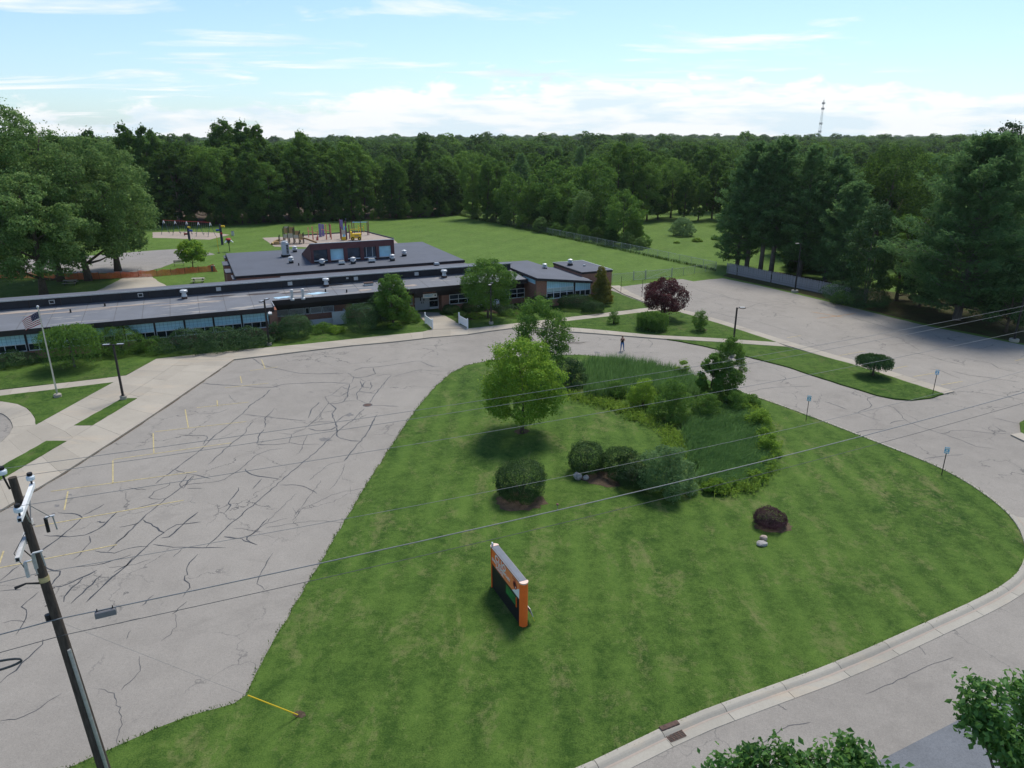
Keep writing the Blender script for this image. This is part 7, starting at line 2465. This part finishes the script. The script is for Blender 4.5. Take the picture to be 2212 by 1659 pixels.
# ---- woods: prototype trees, copied; each copy stands alone
protos = []
for i in range(7):
    shp = ('round', 'oval', 'round', 'oval', 'vase', 'round', 'oval')[i]
    rr = (6.0, 4.6, 6.6, 4.2, 5.6, 5.4, 5.0)[i]
    protos.append(broad_mesh(200 + i, 18.0, rr, rr, 2.0, 13000, .42, ('leaf_wood', 'leaf_wood', 'leaf_wood_light', 'leaf_wood', 'leaf_wood_light', 'leaf_wood', 'leaf_wood')[i], shape=shp, k=(66, 60, 74, 56, 62, 70, 60)[i], lobe=.215, rag=.07, r0=.28))
proto_low = [broad_mesh(220 + i, 9.0, 4.0, 4.0, .3, 9000, .27, ('leaf_mid', 'leaf_wood', 'leaf_silver')[i], shape=('round', 'oval', 'oval')[i], k=48, lobe=.24, rag=.08, r0=.12) for i in range(3)]
pine_proto = pine_mesh(230, 18.0, 5.0, 2.0, 60, .7, tufts=18)
wr = random.Random(21)


def wood_tree(me, h0, p, h, label, group, name='woodland_tree', wide=1.0):
    o = link(name, me, None, p, wr.uniform(0, 6.28))
    s = h / h0
    o.scale = (s * wide, s * wide, s)
    return tag(o, label, 'tree', group)


# dense wood edge behind the playing field
edge = gps([(-180, 478), (100, 487), (380, 489), (700, 480), (960, 468), (985, 461)])
tot = line_len(edge)
n = int(tot / 5.2)
for row in range(3):
    P = resample(edge, n)
    for i, p in enumerate(P):
        q = p + Vector((wr.uniform(-2, 2), 3.5 + row * 7 + wr.uniform(-1.5, 2.5), 0))
        u = 1106 + FPX * q.x / (q.y * CP + CAM_H * SP)
        if u < -180 or u > 1000:
            continue
        base_h = 21.5 if u < 560 else (19.5 if u < 800 else 15.5)
        if u > 690 and row == 0:
            base_h = 16.5 if u < 870 else 14.0
        h = base_h * wr.uniform(.88, 1.08) * (.9 if row == 0 else 1.0)
        reg = 'behind the big trees at the left' if u < 330 else 'behind the swings' if u < 540 else 'behind the climbing playground' if u < 810 else 'right of the climbing playground'
        rk = ('front', 'second', 'rear')[row]
        wood_tree(protos[wr.randrange(7)], 18.0, q, h, f'dark tree in {rk} rank of the woods {reg}', f'{rk} rank of the woods {reg}', wide=wr.uniform(.85, 1.1))
for u, v, top in ((300, 484, 268), (345, 484, 272), (505, 470, 258), (545, 470, 262), (575, 468, 268), (665, 470, 284), (228, 486, 280), (918, 440, 294)):
    p = gp(u, v)
    wood_tree(protos[wr.randrange(7)], 18.0, p, height_at(top, p.y), 'taller tree whose crown breaks the skyline above the wall of woods', 'skyline trees of the wall of woods', wide=.8)
# low growth at the foot of that wood
P = resample(edge, int(tot / 3.0))
for p in P:
    q = p + Vector((wr.uniform(-1, 1), wr.uniform(-.5, 1.8), 0))
    wood_tree(proto_low[1], 9.0, q, wr.uniform(2.2, 6.0), 'low bush at the foot of the woods, ' + ('left of the playground gravel' if q.x < -58 else 'right of the playground gravel'), 'bushes at the foot of the woods ' + ('left' if q.x < -58 else 'right'), 'edge_bush', 1.1)
# trees along the chain link fence
fence_trees = [(1008, 474, 352, 0), (1040, 478, 348, 0), (1072, 480, 392, 1), (1098, 484, 372, 0), (1060, 474, 345, 0), (1130, 490, 400, 1), (1158, 495, 430, 1), (1190, 498, 398, 0), (1215, 500, 392, 0), (1248, 508, 410, 2), (1285, 514, 412, 1),
               (1300, 520, 455, 1), (1335, 528, 408, 0), (1357, 530, 470, 1), (1180, 490, 345, 0), (1232, 492, 360, 0), (1268, 490, 338, 0), (1320, 478, 305, 0), (1352, 476, 312, 0), (1388, 478, 350, 0), (1412, 476, 368, 0), (1468, 478, 372, 0), (1500, 478, 380, 0),
               (1530, 474, 350, 0), (1440, 472, 340, 0), (1560, 478, 372, 0)]
for (u, v, top, k) in fence_trees:
    p = gp(u, v) + Vector((1.5, 2.0, 0))
    h = height_at(top, p.y)
    near = v > 482
    if near:
        wood_tree(proto_low[k], 9.0, p, h, 'leafy tree leaning over the chain link fence by the field', 'trees along the chain link fence', 'fence_tree', .95)
    else:
        wood_tree(protos[(u // 7) % 7], 18.0, p, h, 'woodland tree at the back of the mown clearing', 'trees behind the clearing', 'clearing_tree', .9)
for u, v, top in ((1160, 503, 468), (1192, 508, 480), (1222, 513, 484), (1252, 519, 486), (1280, 524, 490), (1312, 530, 492), (1345, 536, 500), (1372, 540, 512), (1385, 536, 506), (1120, 494, 462), (1085, 487, 455), (1050, 480, 450), (1020, 474, 446)):
    p = gp(u, v) + Vector((1.0, 1.0, 0))
    wood_tree(proto_low[(u // 9) % 3], 9.0, p, height_at(top, p.y), 'low bush growing against the chain link fence', 'bushes along the chain link fence', 'fence_bush', 1.25)
# woods to the right and behind: first ranks as single trees
cnt = 0
for row in range(15):
    y = 222 + row * 15 + (row * row) * .35
    sp = 9.0 + row * .45
    xl, xr = -.80 * y, .80 * y
    x = xl
    while x < xr:
        x += sp * wr.uniform(.8, 1.2)
        q = Vector((x, y + wr.uniform(-6, 6), 0))
        u = 1106 + FPX * q.x / (q.y * CP + CAM_H * SP)
        if u < -100 or u > 2300:
            continue
        if u < 985 and row < 3:
            continue
        if u < 700 and row > 7:
            continue
        if cnt > 285:
            continue
        h = wr.uniform(12.5, 17.5) + (2.2 if wr.random() < .12 else 0) + row * .05
        cnt += 1
        if wr.random() < .1:
            wood_tree(pine_proto, 18.0, q, h * 1.08, 'single dark evergreen among the trees of the wide woods', 'evergreens of the wide woods', 'woodland_pine')
        else:
            reg = 'above the school roofs' if u < 1000 else 'beyond the field corner' if u < 1250 else 'above the mown clearing' if u < 1560 else 'above the pine row' if u < 1850 else 'at the far right'
            rk = 'near' if row < 3 else 'middle' if row < 7 else 'farther'
            wood_tree(protos[wr.randrange(7)], 18.0, q, h, f'round-topped tree in {rk} part of wide woods {reg}', f'wide woods, {rk} part {reg}', wide=wr.uniform(.9, 1.2))
# between the pines and the wide woods
for (x0, x1, y0, y1, n) in ((55, 150, 140, 215, 46), (75, 130, 100, 140, 14)):
    for i in range(n):
        q = Vector((wr.uniform(x0, x1), wr.uniform(y0, y1), 0))
        u = 1106 + FPX * q.x / (q.y * CP + CAM_H * SP)
        if u < 1600 or (1950 < u < 2010 and q.y < 140):
            continue
        wood_tree(protos[wr.randrange(7)], 18.0, q, wr.uniform(12.5, 18.0), 'leafy tree in the belt behind the pines', 'trees behind the pine row', 'belt_tree', 1.0)

for i in range(16):
    q = gp(wr.uniform(1690, 1900), wr.uniform(585, 606)) + Vector((3, 5, 0))
    wood_tree(proto_low[1], 9.0, q, wr.uniform(2.0, 5.0), 'dark bush in the shade behind the wooden fence', 'bushes behind the wooden fence', 'shade_bush', 1.2)
for i in range(30):
    q = Vector((wr.uniform(38, 110), wr.uniform(150, 205), 0))
    u = 1106 + FPX * q.x / (q.y * CP + CAM_H * SP)
    if u > 1570:
        wood_tree(protos[wr.randrange(7)], 18.0, q, wr.uniform(11, 16), 'leafy tree in the shade directly behind the pine row', 'trees in the shade behind the pine row', 'shade_tree', 1.0)
# the woods go on to the horizon as one mass
def far_wood():
    rg = np.random.default_rng(77)
    n = 15000
    y = 440 + (3200 - 440) * rg.random(n) ** 1.35
    x = rg.uniform(-.95, .95, n) * y
    zz = np.sin(x / 310 + 1.0) * 3.2 + np.sin(x / 97 + y / 400) * 2.2 + np.sin(y / 260 + x / 600) * 3.0 + (x / y) * 4.5
    co = np.stack([x, y, np.clip((y - 440) / 700, 0, 1) * (zz + 0.0)], 1)
    me = bpy.data.meshes.new('far_wood')
    me.vertices.add(n)
    me.vertices.foreach_set('co', co.astype(np.float32).ravel())
    sc_ = me.attributes.new('sc', 'FLOAT_VECTOR', 'POINT')
    s = rg.uniform(.55, 1.02, n) * np.where(rg.random(n) < .05, 1.35, 1.0)
    w = s * (1 + (y - 440) / 1500)
    sc_.data.foreach_set('vector', np.stack([w, w, s], 1).astype(np.float32).ravel())
    ro = me.attributes.new('ro', 'FLOAT_VECTOR', 'POINT')
    ro.data.foreach_set('vector', np.stack([np.zeros(n), np.zeros(n), rg.uniform(0, 6.28, n)], 1).astype(np.float32).ravel())
    me.update()
    o = link('far_wood', me)
    tag(o, 'woods stretching to the horizon as one dark green mass', 'woods', kind='stuff')
    crown = broad_mesh(300, 18.0, 6.5, 6.5, 3.0, 1500, 1.15, 'leaf_wood', shape='round', k=30, lobe=.3, rag=.03)
    po = bpy.data.objects.new('far_crown', crown)
    ng = bpy.data.node_groups.new('far_wood_scatter', 'GeometryNodeTree')
    ng.interface.new_socket('Geometry', in_out='INPUT', socket_type='NodeSocketGeometry')
    ng.interface.new_socket('Geometry', in_out='OUTPUT', socket_type='NodeSocketGeometry')
    N = ng.nodes
    i_, o_ = N.new('NodeGroupInput'), N.new('NodeGroupOutput')
    ip = N.new('GeometryNodeInstanceOnPoints')
    oi = N.new('GeometryNodeObjectInfo')
    oi.inputs['Object'].default_value = po
    oi.inputs['As Instance'].default_value = True
    a1 = N.new('GeometryNodeInputNamedAttribute')
    a1.data_type = 'FLOAT_VECTOR'
    a1.inputs['Name'].default_value = 'sc'
    a2 = N.new('GeometryNodeInputNamedAttribute')
    a2.data_type = 'FLOAT_VECTOR'
    a2.inputs['Name'].default_value = 'ro'
    lk = ng.links
    lk.new(i_.outputs[0], ip.inputs['Points'])
    lk.new(oi.outputs['Geometry'], ip.inputs['Instance'])
    lk.new(a2.outputs['Attribute'], ip.inputs['Rotation'])
    lk.new(a1.outputs['Attribute'], ip.inputs['Scale'])
    lk.new(ip.outputs[0], o_.inputs[0])
    md = o.modifiers.new('scatter', 'NODES')
    md.node_group = ng
far_wood()

# ------------------------------------------------------------------ wetland reeds and weeds
rr = np.random.default_rng(50)
pr = random.Random(51)
def reeds(name, polys, dens, h, w, mat, label, lean=.35, bias=(0, 0), z=.06):
    pts = []
    for px in polys:
        poly = ragged([(p.x, p.y) for p in gps(px)], .35, .30, pr)
        pts += [(x + pr.gauss(0, .18), y + pr.gauss(0, .18), z) for x, y in fill_poly(poly, int(abs(poly_area(poly)) * dens), pr)]
    V, Fc = blade_field(pts, h, w, rr, lean, .45, bias)
    return tag(link(name, np_mesh(name, [(V, Fc, mat)])), label, 'reeds', kind='stuff')
reeds('cattail_reeds', [[(1262, 798), (1275, 792), (1340, 790), (1400, 800), (1470, 818), (1520, 840), (1510, 862), (1420, 858), (1330, 860), (1270, 862)]], 260, 1.15, .034, 'reed', 'dark green cattails along the far side of the wetland', .3, (.08, 0))
reeds('cattail_reeds', [[(1480, 915), (1540, 895), (1600, 895), (1640, 925), (1655, 985), (1640, 1030), (1590, 1055), (1520, 1058), (1500, 1015), (1478, 965)]], 330, .85, .032, 'reed', 'dense wind-bent reeds in the near half of the wetland', .8, (.40, -.10))
def weeds(name, polys, dens, h, label):
    pts = []
    for px in polys:
        poly = ragged([(p.x, p.y) for p in gps(px)], .4, .35, pr)
        pts += [(x + pr.gauss(0, .25), y + pr.gauss(0, .25)) for x, y in fill_poly(poly, int(abs(poly_area(poly)) * dens), pr)]
    n = len(pts)
    k = 7
    P = np.repeat(np.array([(x, y, .06) for x, y in pts]), k, 0)
    hh = np.repeat(h * rr.uniform(.35, 1.3, n), k)
    t = rr.uniform(.25, 1, n * k)
    P[:, 2] += hh * t
    P[:, :2] += rr.normal(size=(n * k, 2)) * .07
    V, Fc = leaves(P, rr.normal(size=P.shape) * .7 + np.array([0, 0, .7]), .15, rr, .35)
    V2, F2 = blade_field([(x, y, .06) for x, y in pts], h, .03, rr, .2)
    return tag(link(name, np_mesh(name, [(np.concatenate([V, V2]), np.concatenate([Fc, F2 + len(V)]), 'weeds')])), label, 'weeds', kind='stuff')
weeds('wetland_weeds', [[(1218, 852), (1290, 862), (1370, 884), (1420, 920), (1400, 925), (1330, 892), (1250, 872)], [(1424, 925), (1450, 928), (1478, 972), (1476, 1012), (1445, 1000), (1428, 960)]], 38, .50, 'bright yellow-green weeds along the inner edge of the wetland')
weeds('wetland_weeds', [[(1598, 880), (1635, 892), (1662, 930), (1672, 985), (1664, 1020), (1645, 1000), (1648, 945), (1622, 915)], [(1505, 1050), (1560, 1062), (1625, 1045), (1664, 1005), (1668, 1030), (1612, 1068), (1540, 1072)]], 50, .70, 'bright weeds along the outer edge of the wetland')
pts = [(p[0], p[1], 0.0) for p in fill_poly([(q.x, q.y) for q in gps([(975, 463), (1060, 481), (1180, 507), (1290, 530.5), (1420, 558.5), (1546, 586), (1546, 584), (1420, 556), (1290, 528), (1180, 504), (1060, 478), (975, 460)])], 3500, pr)]
V, Fc = blade_field(pts, .5, .10, rr, .6)
tag(link('fence_grass', np_mesh('fence_grass', [(V, Fc, 'grass_blade')])), 'tall grass left growing under the chain link fence', 'grass', kind='stuff')
pts = []
for a, b in zip(K_LINE[:-1], K_LINE[1:]):
    for i in range(int((b - a).length * 12)):
        q = a.lerp(b, pr.random())
        pts.append((q.x + pr.gauss(.06, .05), q.y + pr.gauss(-.03, .05), .012))
V, Fc = blade_field(pts, .10, .03, rr, .8)
tag(link('kerb_weeds', np_mesh('kerb_weeds', [(V, Fc, 'grass_blade')])), 'dry weeds in the joint between apron and lot', 'grass', kind='stuff')

# ------------------------------------------------------------------ tree tops close below the camera
def near_tree(label, lobes_px, trunk, seed, nl):
    rng = np.random.default_rng(seed)
    lobes = []
    for (u, v, y, r) in lobes_px:
        c = at_depth(u, v + 10, y)
        lobes.append((c.x, c.y, c.z, r, r, r * .8))
    base = Vector(trunk)
    lobes = [(l[0] - base.x, l[1] - base.y, l[2], *l[3:]) for l in lobes]
    P, N = lobe_points(lobes, nl, rng, .55, .7, up=.5, rand=.6)
    # leaves gather in rosettes at twig ends
    idx = rng.choice(len(P), nl // 7)
    ctr = P[idx]
    Q = np.repeat(ctr, 7, 0) + rng.normal(size=(len(ctr) * 7, 3)) * .075
    NN = np.repeat(N[idx], 7, 0) * .6 + rng.normal(size=Q.shape) * .7
    lv = leaves(Q, NN, .105, rng, .62, .3, .15)
    mb = MB()
    zt = max(l[2] for l in lobes)
    mb.tube([(0, 0, -.2), (.1, 0, zt * .5), (0, .1, zt * .92)], [.22, .16, .05], 9)
    for l in lobes:
        mb.tube([(0, 0, zt * .55), tuple((Vector(l[:3]) * .6) + Vector((0, 0, zt * .55 * .4)) - Vector((0, 0, .3))), l[:3]], [.07, .04, .012], 6)
    tr = mb_tris(mb)
    plant('oak_tree', label, 'tree', base, (np_mesh('crown', [(lv[0], lv[1], 'leaf_oak_near')]), np_mesh('trunk', [(tr[0], tr[1], 'bark')])), ('crown', 'trunk'))
near_tree('oak whose leafy top shows at the bottom edge', [(1565, 1655, 7.6, .27), (1632, 1642, 7.7, .24), (1678, 1632, 7.7, .28), (1730, 1660, 7.6, .30), (1790, 1655, 7.5, .30), (1842, 1622, 7.8, .27), (1850, 1665, 7.7, .25), (1600, 1720, 7.3, .45), (1720, 1740, 7.2, .6), (1830, 1740, 7.3, .5), (1930, 1690, 7.2, .22), (1640, 1880, 6.6, 1.0), (1800, 1880, 6.6, 1.0)], (3.9, 6.6, 0), 400, 13000)
near_tree('oak whose leafy bough reaches in at the lower right edge', [(2120, 1492, 8.0, .26), (2112, 1540, 7.9, .26), (2150, 1565, 7.9, .28), (2180, 1600, 7.8, .28), (2205, 1635, 7.8, .24), (2215, 1490, 8.2, .24), (2245, 1535, 8.2, .32), (2300, 1600, 8.0, .5), (2400, 1660, 8.0, .9), (2520, 1720, 8.0, 1.1)], (9.6, 7.4, 0), 401, 14000)

# ------------------------------------------------------------------ summer haze
hz = MB()
hz.box(-4000, 4000, -400, 4000, -1.0, 95.0)
hm_ = bpy.data.materials.new('haze')
hm_.use_nodes = True
HT = NT(hm_.node_tree)
HT.n.clear()
pv_ = HT.add('ShaderNodeVolumePrincipled', ins={'Color': (0.86, 0.93, 1.0, 1), 'Density': HAZE, 'Anisotropy': 0.3})
HT.add('ShaderNodeOutputMaterial', ins={1: pv_.outputs[0]})
MATS['haze'] = hm_
tag(hz.build('haze', 'haze'), 'thin bluish summer haze over the distant woods', 'haze', kind='stuff')
